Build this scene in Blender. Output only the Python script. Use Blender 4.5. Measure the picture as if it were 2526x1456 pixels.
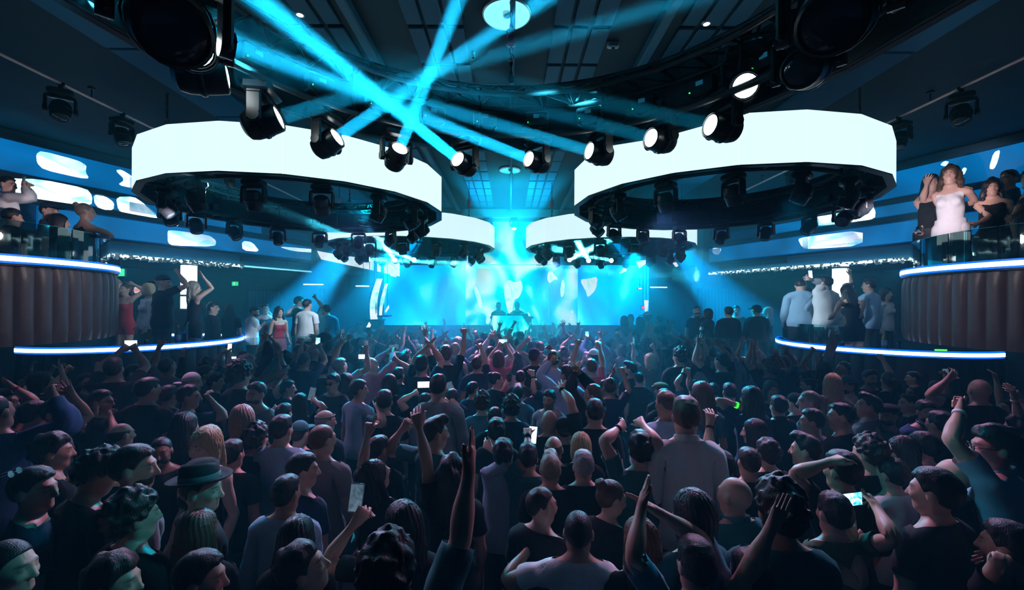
import bpy, bmesh, math, random
import numpy as np
from mathutils import Matrix, Vector, noise

for o in list(bpy.data.objects): bpy.data.objects.remove(o, do_unlink=True)
SC = bpy.context.scene
COL = SC.collection
random.seed(7)
RNG = random.Random(7)

# ------------------------------------------------------------ camera (a 15 mm lens, level, on a balcony at 2.5 m)
FPX, CXP, CYP, ROLL, CAMZ = 1070.0, 1258.0, 745.0, 0.0047, 2.5
cam_data = bpy.data.cameras.new('camera'); cam = bpy.data.objects.new('camera', cam_data); COL.objects.link(cam)
cam_data.sensor_fit = 'HORIZONTAL'; cam_data.sensor_width = 36.0; cam_data.lens = 36.0 * FPX / 2526.0
cam_data.shift_x = (1263 - CXP) / 2526.0; cam_data.shift_y = (CYP - 728) / 2526.0
cam_data.clip_start = .05; cam_data.clip_end = 100
xc = Vector((1, 0, ROLL)).normalized(); zc = Vector((0, -1, 0)); yc = zc.cross(xc)
M = Matrix((xc, yc, zc)).transposed().to_4x4(); M.translation = (0, 0, CAMZ); cam.matrix_world = M
SC.camera = cam

def pt(px, py, D):
    """the point at depth D along the sight line of a picture position"""
    u, v = px - CXP, CYP - py
    u, v = u - v * ROLL, v + u * ROLL
    return Vector((u * D / FPX, D, CAMZ + v * D / FPX))
def hor(px): return CYP + (px - CXP) * ROLL

# ------------------------------------------------------------ world, exposure
W = bpy.data.worlds.new('world'); SC.world = W; W.use_nodes = True
W.node_tree.nodes['Background'].inputs['Color'].default_value = (.05, .25, .45, 1)
W.node_tree.nodes['Background'].inputs['Strength'].default_value = .004
SC.view_settings.view_transform = 'Standard'; SC.view_settings.look = 'None'
SC.view_settings.exposure = 0.0; SC.view_settings.gamma = 1.0; SC.view_settings.use_curve_mapping = False
cy = SC.cycles
cy.max_bounces = 4; cy.diffuse_bounces = 1; cy.glossy_bounces = 2; cy.transmission_bounces = 4; cy.volume_bounces = 0
cy.transparent_max_bounces = 10; cy.caustics_reflective = False; cy.caustics_refractive = False
cy.sample_clamp_indirect = 3.0; cy.use_denoising = True; cy.use_adaptive_sampling = True; cy.adaptive_threshold = .10; cy.adaptive_min_samples = 24
try: cy.volume_step_rate = 4.0; cy.volume_max_steps = 64
except Exception: pass

# ------------------------------------------------------------ light levels (tuned here)
LED = 1.12           # the big white LED ring walls
LED_COL = (.74, 1.0, 1.04)
STRIP = 4.0          # booth edge strips
BEAM = 15.0          # moving head beams: factor
BEAM_COL = (.06, .72, .95)
HAZE_NEAR, HAZE_MID, HAZE_BACK = .011, .075, .20
STAGE_WASH = 105.0
LILAC, AQUA, WARM, PALE, CYAN = (1.0, .47, .92), (.03, .78, 1.0), (1.0, .80, .92), (.66, .84, 1.0), (.0, .66, 1.0)
# added fill spots: place, what it points at, watts, colour, cone, blend
FILL_SPOTS = [((-1.55, 4.75, 3.40), (-1.6, 2.4, 1.5), 230, LILAC, 80, .8), ((1.55, 4.55, 3.43), (1.6, 2.4, 1.5), 230, LILAC, 80, .8),
          ((-4.3, 5.6, 3.40), (-3.0, 3.4, 1.5), 180, LILAC, 85, .8), ((4.15, 5.4, 3.43), (3.0, 3.4, 1.5), 180, LILAC, 85, .8),
          ((0, 4.1, 3.55), (0, 5.2, 1.6), 30, LILAC, 110, .9),
          ((1.55, 2.9, 3.50), (-1.75, 1.9, 1.6), 190, AQUA, 15, .5), ((-1.55, 2.9, 3.50), (2.5, 2.7, 1.5), 130, AQUA, 14, .5), ((-3.2, 4.3, 3.40), (-2.6, 2.2, 1.5), 60, AQUA, 40, .8),
          ((3.6, 4.5, 3.43), (6.2, 6.2, 4.0), 520, WARM, 24, .6), ((-3.6, 4.7, 3.40), (-6.6, 6.0, 4.0), 260, WARM, 24, .6),
          ((3.0, 7.4, 3.43), (6.0, 8.2, 2.4), 420, PALE, 30, .6), ((-3.0, 7.4, 3.40), (-6.0, 8.1, 2.4), 330, PALE, 30, .6), ((-2.9, 8.2, 3.37), (-4.7, 9.4, 2.0), 320, PALE, 30, .6), ((2.9, 8.2, 3.37), (4.6, 9.4, 1.9), 60, PALE, 30, .6),
          ((-.9, 9.2, 3.37), (-1.1, 7.0, 1.5), 1150, LILAC, 58, .8), ((.9, 9.2, 3.37), (1.1, 7.0, 1.5), 1150, LILAC, 58, .8),
          ((-2.2, 7.7, 3.37), (-1.6, 5.4, 1.5), 1200, CYAN, 60, .8), ((2.2, 7.7, 3.37), (1.7, 5.4, 1.5), 1200, CYAN, 60, .8),
          ((-2.6, 4.05, 3.40), (-1.6, 1.8, 1.5), 95, CYAN, 56, .9), ((2.5, 3.9, 3.43), (1.6, 1.8, 1.5), 95, CYAN, 56, .9),
          ((0, 9.6, 3.75), (0, 9.9, 5), 900, CYAN, 150, .9), ((-2.6, 7.7, 3.9), (-3.0, 7.2, 5), 150, CYAN, 150, .9), ((2.6, 7.7, 3.9), (3.0, 7.2, 5), 150, CYAN, 150, .9),
          ((-3.9, 10.6, 3.4), (-5.9, 8.6, 1.0), 380, CYAN, 34, .6), ((3.9, 10.6, 3.4), (5.9, 8.6, 1.0), 380, CYAN, 34, .6),
          ((-3.9, 5.2, 3.40), (-6.0, 5.3, 2.3), 26, (1.0, .80, .82), 64, .8), ((3.8, 5.1, 3.43), (6.0, 5.3, 2.3), 26, (1.0, .80, .82), 64, .8)]

def lamp(kind, name, loc, energy, color, parent=None, **kw):
    l = bpy.data.lights.new(name, kind); l.energy = energy; l.color = color
    for k, v in kw.items(): setattr(l, k, v)
    o = bpy.data.objects.new(name, l); COL.objects.link(o)
    if parent is not None: o.parent = parent
    o.location = loc
    return o
def aim_obj(o, d):
    o.rotation_euler = Vector(d).to_track_quat('-Z', 'Y').to_euler()
for a, b, pw, col, ang, bl in FILL_SPOTS:  # fill light for crowd, booths and ceiling, tied to no fixture
    aim_obj(lamp('SPOT', 'added_fill', a, pw, col, spot_size=math.radians(ang), spot_blend=bl, shadow_soft_size=.06), Vector(b) - Vector(a))
# ------------------------------------------------------------ materials
MATS = {}
def _nt(name):
    m = bpy.data.materials.new(name); m.use_nodes = True
    nt = m.node_tree; return m, nt, nt.nodes['Principled BSDF']
def mat(name, col, rough=.6, metal=0., spec=.5, bump=None, vary=0., noise_scale=8., coat=0., sheen=0.):
    """a procedural surface: base colour with a little noise, optional bump (scale, strength)"""
    if name in MATS: return MATS[name]
    m, nt, b = _nt(name); N, L = nt.nodes, nt.links
    b.inputs['Roughness'].default_value = rough; b.inputs['Metallic'].default_value = metal
    b.inputs['Specular IOR Level'].default_value = spec
    b.inputs['Coat Weight'].default_value = coat
    if sheen: b.inputs['Sheen Weight'].default_value = sheen
    tc = N.new('ShaderNodeTexCoord')
    nz = N.new('ShaderNodeTexNoise'); nz.inputs['Scale'].default_value = noise_scale; nz.inputs['Detail'].default_value = 4
    L.new(tc.outputs['Object'], nz.inputs['Vector'])
    mx = N.new('ShaderNodeMix'); mx.data_type = 'RGBA'
    c = Vector(col); v = max(vary, .04)
    mx.inputs['A'].default_value = (*(c * (1 - v)), 1); mx.inputs['B'].default_value = (*[min(1, x) for x in c * (1 + v)], 1)
    L.new(nz.outputs['Fac'], mx.inputs['Factor']); L.new(mx.outputs['Result'], b.inputs['Base Color'])
    if bump:
        n2 = N.new('ShaderNodeTexNoise'); n2.inputs['Scale'].default_value = bump[0]; n2.inputs['Detail'].default_value = 5
        L.new(tc.outputs['Object'], n2.inputs['Vector'])
        bp = N.new('ShaderNodeBump'); bp.inputs['Strength'].default_value = bump[1]; bp.inputs['Distance'].default_value = .02
        L.new(n2.outputs['Fac'], bp.inputs['Height']); L.new(bp.outputs['Normal'], b.inputs['Normal'])
    MATS[name] = m; return m
def glow(name, col, strength, sample=True):
    if name in MATS: return MATS[name]
    m, nt, b = _nt(name)
    b.inputs['Base Color'].default_value = (.02, .02, .02, 1); b.inputs['Roughness'].default_value = .4
    b.inputs['Emission Color'].default_value = (*col, 1); b.inputs['Emission Strength'].default_value = strength
    if not sample: m.cycles.emission_sampling = 'NONE'
    MATS[name] = m; return m
def screen(name, cols, scale, strength, distort=2.0, seed=0., stretch=(1, 1, 1), sample=True, cuts=None, wide=False):
    """an LED video wall: bands of colour cut from warped noise, with the pixel grid of the modules"""
    if name in MATS: return MATS[name]
    m, nt, b = _nt(name); N, L = nt.nodes, nt.links
    b.inputs['Base Color'].default_value = (.01, .012, .015, 1); b.inputs['Roughness'].default_value = .35
    tc = N.new('ShaderNodeTexCoord'); mp = N.new('ShaderNodeMapping')
    mp.inputs['Location'].default_value = (seed, seed * .7, seed * .3); mp.inputs['Scale'].default_value = stretch
    nz = N.new('ShaderNodeTexNoise'); nz.inputs['Scale'].default_value = scale; nz.inputs['Detail'].default_value = 1.5; nz.inputs['Distortion'].default_value = distort
    ge = N.new('ShaderNodeNewGeometry'); L.new(ge.outputs['Position'] if wide else tc.outputs['Object'], mp.inputs['Vector']); L.new(mp.outputs['Vector'], nz.inputs['Vector'])
    cr = N.new('ShaderNodeValToRGB'); e = cr.color_ramp.elements
    n = len(cols); cuts = cuts or [.3 + .4 * i / max(1, n - 1) for i in range(n)]
    e[0].position = cuts[0]; e[0].color = (*cols[0], 1); e[1].position = cuts[-1]; e[1].color = (*cols[-1], 1)
    for i in range(1, n - 1):
        q = e.new(cuts[i]); q.color = (*cols[i], 1)
    L.new(nz.outputs['Fac'], cr.inputs['Fac']); L.new(cr.outputs['Color'], b.inputs['Emission Color'])
    b.inputs['Emission Strength'].default_value = strength
    if not sample: m.cycles.emission_sampling = 'NONE'
    MATS[name] = m; return m
def glass(name, col=(.75, .95, .95), tint=.12):
    if name in MATS: return MATS[name]
    m = bpy.data.materials.new(name); m.use_nodes = True; nt = m.node_tree; N, L = nt.nodes, nt.links
    for n in list(N): N.remove(n)
    out = N.new('ShaderNodeOutputMaterial'); tr = N.new('ShaderNodeBsdfTransparent'); gl = N.new('ShaderNodeBsdfGlossy')
    tr.inputs['Color'].default_value = (*col, 1); gl.inputs['Roughness'].default_value = .04; gl.inputs['Color'].default_value = (.9, 1, 1, 1)
    fr = N.new('ShaderNodeFresnel'); fr.inputs['IOR'].default_value = 1.5
    ma = N.new('ShaderNodeMath'); ma.operation = 'MULTIPLY_ADD'; ma.inputs[1].default_value = 1.2; ma.inputs[2].default_value = tint
    nz = N.new('ShaderNodeTexNoise'); nz.inputs['Scale'].default_value = 3; bp = N.new('ShaderNodeBump'); bp.inputs['Strength'].default_value = .03
    L.new(nz.outputs['Fac'], bp.inputs['Height']); L.new(bp.outputs['Normal'], gl.inputs['Normal'])
    mx = N.new('ShaderNodeMixShader'); L.new(fr.outputs['Fac'], ma.inputs[0]); L.new(ma.outputs['Value'], mx.inputs['Fac'])
    L.new(tr.outputs['BSDF'], mx.inputs[1]); L.new(gl.outputs['BSDF'], mx.inputs[2]); L.new(mx.outputs['Shader'], out.inputs['Surface'])
    MATS[name] = m; return m

# ------------------------------------------------------------ mesh helpers
class MB:
    """collects shapes into one mesh"""
    def __init__(s): s.v, s.f = [], []
    def add(s, vs, fs):
        n = len(s.v); s.v += [tuple(v) for v in vs]; s.f += [tuple(i + n for i in f) for f in fs]; return s
    def box(s, c, d, R=None, bev=0.):
        hx, hy, hz = d[0] / 2, d[1] / 2, d[2] / 2
        if bev <= 0:
            vs = [(x, y, z) for x in (-hx, hx) for y in (-hy, hy) for z in (-hz, hz)]
            fs = [(0, 1, 3, 2), (4, 6, 7, 5), (0, 4, 5, 1), (2, 3, 7, 6), (0, 2, 6, 4), (1, 5, 7, 3)]
        else:                                                # chamfered along the four upright edges and round top and bottom
            b = min(bev, hx * .9, hy * .9, hz * .9)
            ring = lambda z, k: [(-hx + b * k, -hy, z), (hx - b * k, -hy, z), (hx, -hy + b * k, z), (hx, hy - b * k, z), (hx - b * k, hy, z), (-hx + b * k, hy, z), (-hx, hy - b * k, z), (-hx, -hy + b * k, z)]
            def ins(z):
                return [(x * (hx - b) / hx, y * (hy - b) / hy, z) for x, y, _ in ring(z, 1)]
            R4 = [ins(-hz), ring(-hz + b, 1), ring(hz - b, 1), ins(hz)]
            vs = [p for r in R4 for p in r]
            fs = [tuple(range(7, -1, -1)), tuple(range(24, 32))]
            for k in range(3):
                for i in range(8): fs.append((k * 8 + i, k * 8 + (i + 1) % 8, k * 8 + 8 + (i + 1) % 8, k * 8 + 8 + i))
        c = Vector(c)
        vs = [c + (R @ Vector(v) if R is not None else Vector(v)) for v in vs]
        return s.add(vs, fs)
    def tube(s, pts, r, seg=8, closed=False, caps=True):
        P = [Vector(p) for p in pts]; n = len(P); rr = r if hasattr(r, '__len__') else [r] * n
        vs = []; prev = None
        for i, p in enumerate(P):
            a = P[(i - 1) % n] if closed or i else P[0]; b = P[(i + 1) % n] if closed or i < n - 1 else P[-1]
            t = (b - a).normalized()
            if prev is None:
                u = t.cross(Vector((0, 0, 1)));  u = u if u.length > .01 else t.cross(Vector((1, 0, 0)))
            else: u = prev - t * prev.dot(t)
            u.normalize(); prev = u; w = t.cross(u)
            vs += [p + (u * math.cos(2 * math.pi * k / seg) + w * math.sin(2 * math.pi * k / seg)) * rr[i] for k in range(seg)]
        fs = []
        for i in range(n if closed else n - 1):
            j = (i + 1) % n
            for k in range(seg): fs.append((i * seg + k, i * seg + (k + 1) % seg, j * seg + (k + 1) % seg, j * seg + k))
        if caps and not closed: fs += [tuple(range(seg - 1, -1, -1)), tuple(range((n - 1) * seg, n * seg))]
        return s.add(vs, fs)
    def lathe(s, prof, seg=16, R=None, o=(0, 0, 0), a0=0., a1=2 * math.pi):
        """prof: (radius, z) list"""
        full = abs(a1 - a0 - 2 * math.pi) < 1e-6; n = seg if full else seg + 1
        vs = []
        for k in range(n):
            a = a0 + (a1 - a0) * k / seg
            for r, z in prof: vs.append(Vector((r * math.cos(a), r * math.sin(a), z)))
        m = len(prof); fs = []
        for k in range(seg):
            for j in range(m - 1):
                A, B = k * m + j, ((k + 1) % n) * m + j
                fs.append((A, B, B + 1, A + 1))
        o = Vector(o); vs = [o + (R @ v if R is not None else v) for v in vs]
        return s.add(vs, fs)
    def arcwall(s, r0, r1, z0, z1, a0, a1, seg):
        """a curved slab between two radii"""
        vs = []
        for k in range(seg + 1):
            a = a0 + (a1 - a0) * k / seg; c, q = math.cos(a), math.sin(a)
            vs += [(r0 * c, r0 * q, z0), (r1 * c, r1 * q, z0), (r1 * c, r1 * q, z1), (r0 * c, r0 * q, z1)]
        fs = [(0, 1, 2, 3), tuple(4 * seg + i for i in (3, 2, 1, 0))]
        for k in range(seg):
            for j in range(4): fs.append((4 * k + j, 4 * k + 4 + j, 4 * k + 4 + (j + 1) % 4, 4 * k + (j + 1) % 4))
        return s.add(vs, fs)
    def mesh(s, name, m, smooth=False):
        me = bpy.data.meshes.new(name); me.from_pydata(s.v, [], s.f)
        bm = bmesh.new(); bm.from_mesh(me); bmesh.ops.recalc_face_normals(bm, faces=bm.faces); bm.to_mesh(me); bm.free()
        if m is not None: me.materials.append(m)
        if smooth:
            for p in me.polygons: p.use_smooth = True
            if smooth == 'auto': me.set_sharp_from_angle(angle=math.radians(40))
        return me
    def build(s, name, m, parent=None, smooth=False, loc=None):
        o = bpy.data.objects.new(name, s.mesh(name, m, smooth)); COL.objects.link(o)
        if parent is not None: o.parent = parent
        if loc is not None: o.location = loc
        return o
def npmesh(name, V, Q, m=None, smooth=True):
    me = bpy.data.meshes.new(name); k = Q.shape[1]
    me.vertices.add(len(V)); me.vertices.foreach_set('co', np.ascontiguousarray(V, np.float32).ravel())
    me.loops.add(len(Q) * k); me.loops.foreach_set('vertex_index', np.ascontiguousarray(Q, np.int32).ravel())
    me.polygons.add(len(Q)); me.polygons.foreach_set('loop_start', np.arange(0, len(Q) * k, k, dtype=np.int32))
    me.polygons.foreach_set('use_smooth', np.full(len(Q), smooth))
    me.update(calc_edges=True)
    if m is not None: me.materials.append(m)
    return me
def link(name, me, parent=None, loc=None, rz=None):
    o = bpy.data.objects.new(name, me); COL.objects.link(o)
    if parent is not None: o.parent = parent
    if loc is not None: o.location = loc
    if rz is not None: o.rotation_euler = (0, 0, rz)
    return o
def empty(name, loc, rz=0.):
    o = bpy.data.objects.new(name, None); COL.objects.link(o); o.location = loc; o.rotation_euler = (0, 0, rz); o.empty_display_size = .1
    return o
def tag(o, label, cat, group=None):
    o['label'] = label; o['category'] = cat
    if group: o['group'] = group
    return o
def struct(o): o['kind'] = 'structure'; return o
def copy_tree(o, parent=None):
    c = o.copy(); COL.objects.link(c)
    if parent is not None: c.parent = parent
    for ch in o.children: copy_tree(ch, c)
    return c
# ============================================================ PEOPLE: one sculpted rest body per sex, posed by skinning
def _cap(P, a, b, ra, rb):
    """distance to a tapered capsule"""
    a = np.array(a, np.float32); b = np.array(b, np.float32)
    ab = b - a; L2 = float(ab @ ab)
    t = np.clip(((P - a) @ ab) / L2, 0, 1)
    d = P - (a + t[..., None] * ab)
    return np.sqrt((d * d).sum(-1)) - (ra + (rb - ra) * t)
def _ell(P, c, r):
    q = (P - np.array(c, np.float32)) / np.array(r, np.float32)
    k = np.sqrt((q * q).sum(-1))
    return (k - 1.0) * min(r) * (0.6 + 0.4 * np.minimum(k, 2))
def _smin(a, b, k):
    h = np.clip(0.5 + 0.5 * (b - a) / k, 0, 1)
    return b + (a - b) * h - k * h * (1 - h)
def _smax(a, b, k): return -_smin(-a, -b, k)

def _axis(*segs):
    """segs: (start, step) ..., end -> coordinates"""
    out = []
    for i in range(len(segs) - 1):
        s, st = segs[i]; e = segs[i + 1][0] if isinstance(segs[i + 1], tuple) else segs[i + 1]
        n = max(1, int(round((e - s) / st)))
        out += list(np.linspace(s, e, n, endpoint=False))
    out.append(segs[-1])
    return np.array(out, np.float32)

def surface_nets(F, X, Y, Z):
    """naive surface nets on a rectilinear grid of values F[x,y,z] (inside < 0): verts, quads"""
    nx, ny, nz = F.shape
    S = F < 0
    cnt = np.zeros((nx - 1, ny - 1, nz - 1), np.float32)
    pos = np.zeros((nx - 1, ny - 1, nz - 1, 3), np.float32)
    A = [X, Y, Z]
    corners = [(i, j, k) for i in (0, 1) for j in (0, 1) for k in (0, 1)]
    sl = lambda c: (slice(c[0], nx - 1 + c[0]), slice(c[1], ny - 1 + c[1]), slice(c[2], nz - 1 + c[2]))
    gx, gy, gz = np.meshgrid(X, Y, Z, indexing='ij')
    G = np.stack([gx, gy, gz], -1)
    for c0 in corners:
        for ax in range(3):
            if c0[ax]: continue
            c1 = list(c0); c1[ax] = 1; c1 = tuple(c1)
            s0, s1 = S[sl(c0)], S[sl(c1)]
            m = s0 != s1
            f0, f1 = F[sl(c0)], F[sl(c1)]
            t = np.where(m, f0 / np.where(m, f0 - f1, 1), 0)
            p = G[sl(c0)] + t[..., None] * (G[sl(c1)] - G[sl(c0)])
            pos += p * m[..., None]; cnt += m
    act = cnt > 0
    idx = -np.ones(act.shape, np.int64); idx[act] = np.arange(act.sum())
    V = pos[act] / cnt[act][:, None]
    Q = []
    # edges along x, y, z
    e = S[:-1, 1:-1, 1:-1] != S[1:, 1:-1, 1:-1]
    i, j, k = np.nonzero(e); j += 1; k += 1
    q = np.stack([idx[i, j - 1, k - 1], idx[i, j, k - 1], idx[i, j, k], idx[i, j - 1, k]], -1)
    q[~S[i, j, k]] = q[~S[i, j, k]][:, ::-1]; Q.append(q)
    e = S[1:-1, :-1, 1:-1] != S[1:-1, 1:, 1:-1]
    i, j, k = np.nonzero(e); i += 1; k += 1
    q = np.stack([idx[i - 1, j, k - 1], idx[i - 1, j, k], idx[i, j, k], idx[i, j, k - 1]], -1)
    q[~S[i, j, k]] = q[~S[i, j, k]][:, ::-1]; Q.append(q)
    e = S[1:-1, 1:-1, :-1] != S[1:-1, 1:-1, 1:]
    i, j, k = np.nonzero(e); i += 1; j += 1
    q = np.stack([idx[i - 1, j - 1, k], idx[i, j - 1, k], idx[i, j, k], idx[i - 1, j, k]], -1)
    q[~S[i, j, k]] = q[~S[i, j, k]][:, ::-1]; Q.append(q)
    return V, np.concatenate(Q)

def evalgrid(prims, X, Y, Z, far=0.2):
    """prims: list of (fn, lo, hi, mode, k); each is evaluated only inside its own box"""
    F = np.full((len(X), len(Y), len(Z)), far, np.float32)
    gx, gy, gz = np.meshgrid(X, Y, Z, indexing='ij')
    G = np.stack([gx, gy, gz], -1).astype(np.float32)
    for fn, lo, hi, mode, k in prims:
        s = tuple(slice(max(0, np.searchsorted(A, lo[i]) - 1), np.searchsorted(A, hi[i]) + 1) for i, A in enumerate((X, Y, Z)))
        if any(q.stop <= q.start for q in s): continue
        d = fn(G[s])
        F[s] = _smin(F[s], d, k) if mode == '+' else _smax(F[s], -d, k)
    return F

def cap(a, b, ra, rb, k=.02):
    m = max(ra, rb) + k + .05
    return (lambda P: _cap(P, a, b, ra, rb), np.minimum(a, b) - m, np.maximum(a, b) + m, '+', k)
def ell(c, r, k=.03, mode='+'):
    m = k + .05
    return (lambda P: _ell(P, c, r), np.array(c) - np.array(r) - m, np.array(c) + np.array(r) + m, mode, k)

FINGERS = [(.034, .070, .0088), (.0115, .080, .0090), (-.0115, .074, .0086), (-.033, .058, .0076)]   # y at knuckle, length, radius
def body_joints(fem):
    s = .90 if fem else 1.0
    return dict(shx=.175 * s, shz=1.405, elx=.455 * (s * .3 + .7), wrx=.700 * (s * .3 + .7))

def make_rest(fem):
    J = body_joints(fem)
    sx, ex, wx, az = J['shx'], J['elx'], J['wrx'], J['shz']
    lim = .86 if fem else 1.0
    p = []
    # torso
    if fem:
        p += [ell((0, 0, 1.28), (.135, .095, .19)), ell((0, -.005, 1.10), (.115, .085, .15), .05), ell((0, -.012, .93), (.160, .112, .13), .06),
              ell((.062, .078, 1.275), (.058, .055, .058), .03), ell((-.062, .078, 1.275), (.058, .055, .058), .03)]
    else:
        p += [ell((0, 0, 1.29), (.168, .112, .20)), ell((0, .0, 1.08), (.145, .102, .17), .05), ell((0, -.008, .94), (.160, .110, .13), .06),
              ell((.07, .06, 1.31), (.075, .05, .06), .04), ell((-.07, .06, 1.31), (.075, .05, .06), .04)]
    p += [cap((-sx + .03, -.01, az), (sx - .03, -.01, az), .052 * lim, .052 * lim, .05)]
    for s in (-1, 1):
        p += [cap((s * .05, -.025, 1.475), (s * sx * .85, -.02, 1.415), .045 * lim, .042 * lim, .05)]
    p += [cap((0, -.022, 1.42), (0, -.004, 1.57), .058 * lim, .053 * lim, .04)]
    # arms
    for s in (-1, 1):
        p += [ell((s * sx, -.005, az - .003), (.062 * lim, .060 * lim, .058 * lim), .04),
              cap((s * sx, 0, az), (s * ex, -.004, az), .050 * lim, .038 * lim, .03),
              ell((s * (sx * .5 + ex * .5), .012, az + .002), (.09, .040 * lim, .038 * lim), .03),
              cap((s * ex, -.004, az), (s * wx, 0, az), .039 * lim, .0255 * lim, .02),
              ell((s * (ex + .075), .002, az), (.085, .042 * lim, .040 * lim), .03)]
        # palm
        p += [cap((s * wx, .006, az), (s * (wx + .075), .027, az), .021, .0155, .012), cap((s * wx, -.006, az), (s * (wx + .075), -.025, az), .021, .0145, .012),
              cap((s * (wx + .02), 0, az), (s * (wx + .075), 0, az), .018, .015, .015)]
        for i, (fy, L, r) in enumerate(FINGERS):
            p += [cap((s * (wx + .078), fy, az), (s * (wx + .085 + L), fy * 1.22, az - .001), r * 1.05, r * .82, .004)]
        p += [cap((s * (wx + .015), .022, az - .004), (s * (wx + .052), .056, az - .008), .0150, .0120, .012),
              cap((s * (wx + .052), .056, az - .008), (s * (wx + .084), .076, az - .010), .0112, .0090, .005)]
    # legs
    for s in (-1, 1):
        p += [cap((s * .088, -.005, .92), (s * .095, .01, .50), .090 if fem else .088, .056, .03),
              cap((s * .095, .008, .50), (s * .10, -.015, .09), .054, .037, .02), ell((s * .098, -.022, .37), (.048, .05, .11), .03),
              cap((s * .10, -.03, .045), (s * .108, .14, .03), .042, .032, .03)]
    # head
    jw = .90 if fem else 1.0
    hz = 1.655
    p += [ell((0, -.016, hz + .005), (.075, .096, .094), .02), ell((0, .022, hz - .040), (.062 * jw, .070, .080), .035),
          ell((0, .046, hz - .108), (.034 * jw, .036, .026), .035), cap((-.05 * jw, .0, hz - .085), (-.016, .055, hz - .116), .016, .016, .03),
          cap((.05 * jw, .0, hz - .085), (.016, .055, hz - .116), .016, .016, .03),
          cap((-.03, .080, hz + .008), (.03, .080, hz + .008), .011, .011, .018),
          ell((.034, .072, hz - .040), (.022, .018, .02), .02), ell((-.034, .072, hz - .040), (.022, .018, .02), .02)]
    for s in (-1, 1):
        p += [ell((s * .031, .104, hz - .012), (.019, .018, .012), .014, '-'), ell((s * .031, .078, hz - .013), (.0135, .0135, .012), .004),
              ell((s * .079, -.010, hz - .025), (.011, .021, .032), .006)]
    p += [cap((0, .088, hz - .004), (0, .112, hz - .050), .0095, .0125, .012), ell((.011, .098, hz - .054), (.009, .010, .008), .006), ell((-.011, .098, hz - .054), (.009, .010, .008), .006),
          cap((-.018, .080, hz - .0795), (.018, .080, hz - .0795), .0085, .0085, .008), cap((-.016, .078, hz - .0935), (.016, .078, hz - .0935), .0085, .0085, .006)]
    X1 = _axis((.0, .0095), (.10, .024), (wx - .03, .0075), wx + .19)
    X = np.concatenate([-X1[::-1][:-1], X1])
    Y = _axis((-.15, .012), (-.06, .0085), (.15, .02), .21)
    Z = _axis((-.02, .035), (.88, .026), (az - .055, .0075), (az + .035, .011), (1.50, .0088), 1.78)
    V, Q = surface_nets(evalgrid(p, X, Y, Z), X, Y, Z)
    # a light smoothing pass
    for _ in range(1): V = laplacian(V, Q, .35)
    return V.astype(np.float32), Q

def edges_of(Q):
    e = np.concatenate([Q[:, [i, (i + 1) % Q.shape[1]]] for i in range(Q.shape[1])])
    return e
def laplacian(V, Q, lam, mask=None):
    e = edges_of(Q); acc = np.zeros_like(V); n = np.zeros(len(V), V.dtype)
    for a, b in ((0, 1), (1, 0)):
        for c in range(3): acc[:, c] += np.bincount(e[:, a], V[e[:, b], c], len(V))
        n += np.bincount(e[:, a], None, len(V))
    avg = acc / np.maximum(n, 1)[:, None]
    l = lam if mask is None else (lam * mask)[:, None]
    return (V + (avg - V) * l).astype(V.dtype)
def vnormals(V, Q):
    a, b, c = V[Q[:, 0]], V[Q[:, 1]], V[Q[:, 2]]
    fn = np.cross(b - a, c - a)
    if Q.shape[1] == 4: fn += np.cross(c - a, V[Q[:, 3]] - a)
    N = np.zeros_like(V)
    for i in range(Q.shape[1]):
        for k in range(3): N[:, k] += np.bincount(Q[:, i], fn[:, k], len(V))
    return N / np.maximum(np.linalg.norm(N, axis=1), 1e-9)[:, None]

# ---- skeleton: name -> (parent, joint position at rest)
def skeleton(fem):
    J = body_joints(fem); sx, ex, wx, az = J['shx'], J['elx'], J['wrx'], J['shz']
    S = {'root': (None, (0, 0, .92)), 'spine': ('root', (0, 0, 1.02)), 'chest': ('spine', (0, 0, 1.18)), 'neck': ('chest', (0, -.015, 1.47)), 'head': ('neck', (0, -.005, 1.555))}
    for n, s in (('L', -1), ('R', 1)):
        S['clav' + n] = ('chest', (s * .04, 0, az)); S['arm' + n] = ('clav' + n, (s * sx, 0, az)); S['fore' + n] = ('arm' + n, (s * ex, 0, az)); S['hand' + n] = ('fore' + n, (s * wx, 0, az))
        for i, (fy, L, r) in enumerate(FINGERS):
            S['f%d%s' % (i, n)] = ('hand' + n, (s * (wx + .076), fy, az)); S['g%d%s' % (i, n)] = ('f%d%s' % (i, n), (s * (wx + .08 + L * .5), fy * 1.1, az))
        S['t' + n] = ('hand' + n, (s * (wx + .018), .026, az - .004)); S['u' + n] = ('t' + n, (s * (wx + .052), .056, az - .008))
        S['leg' + n] = ('root', (s * .09, 0, .90)); S['shin' + n] = ('leg' + n, (s * .095, .01, .50))
    return S
def _ss(x, a, b):
    t = np.clip((x - a) / (b - a), 0, 1); return t * t * (3 - 2 * t)
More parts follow.
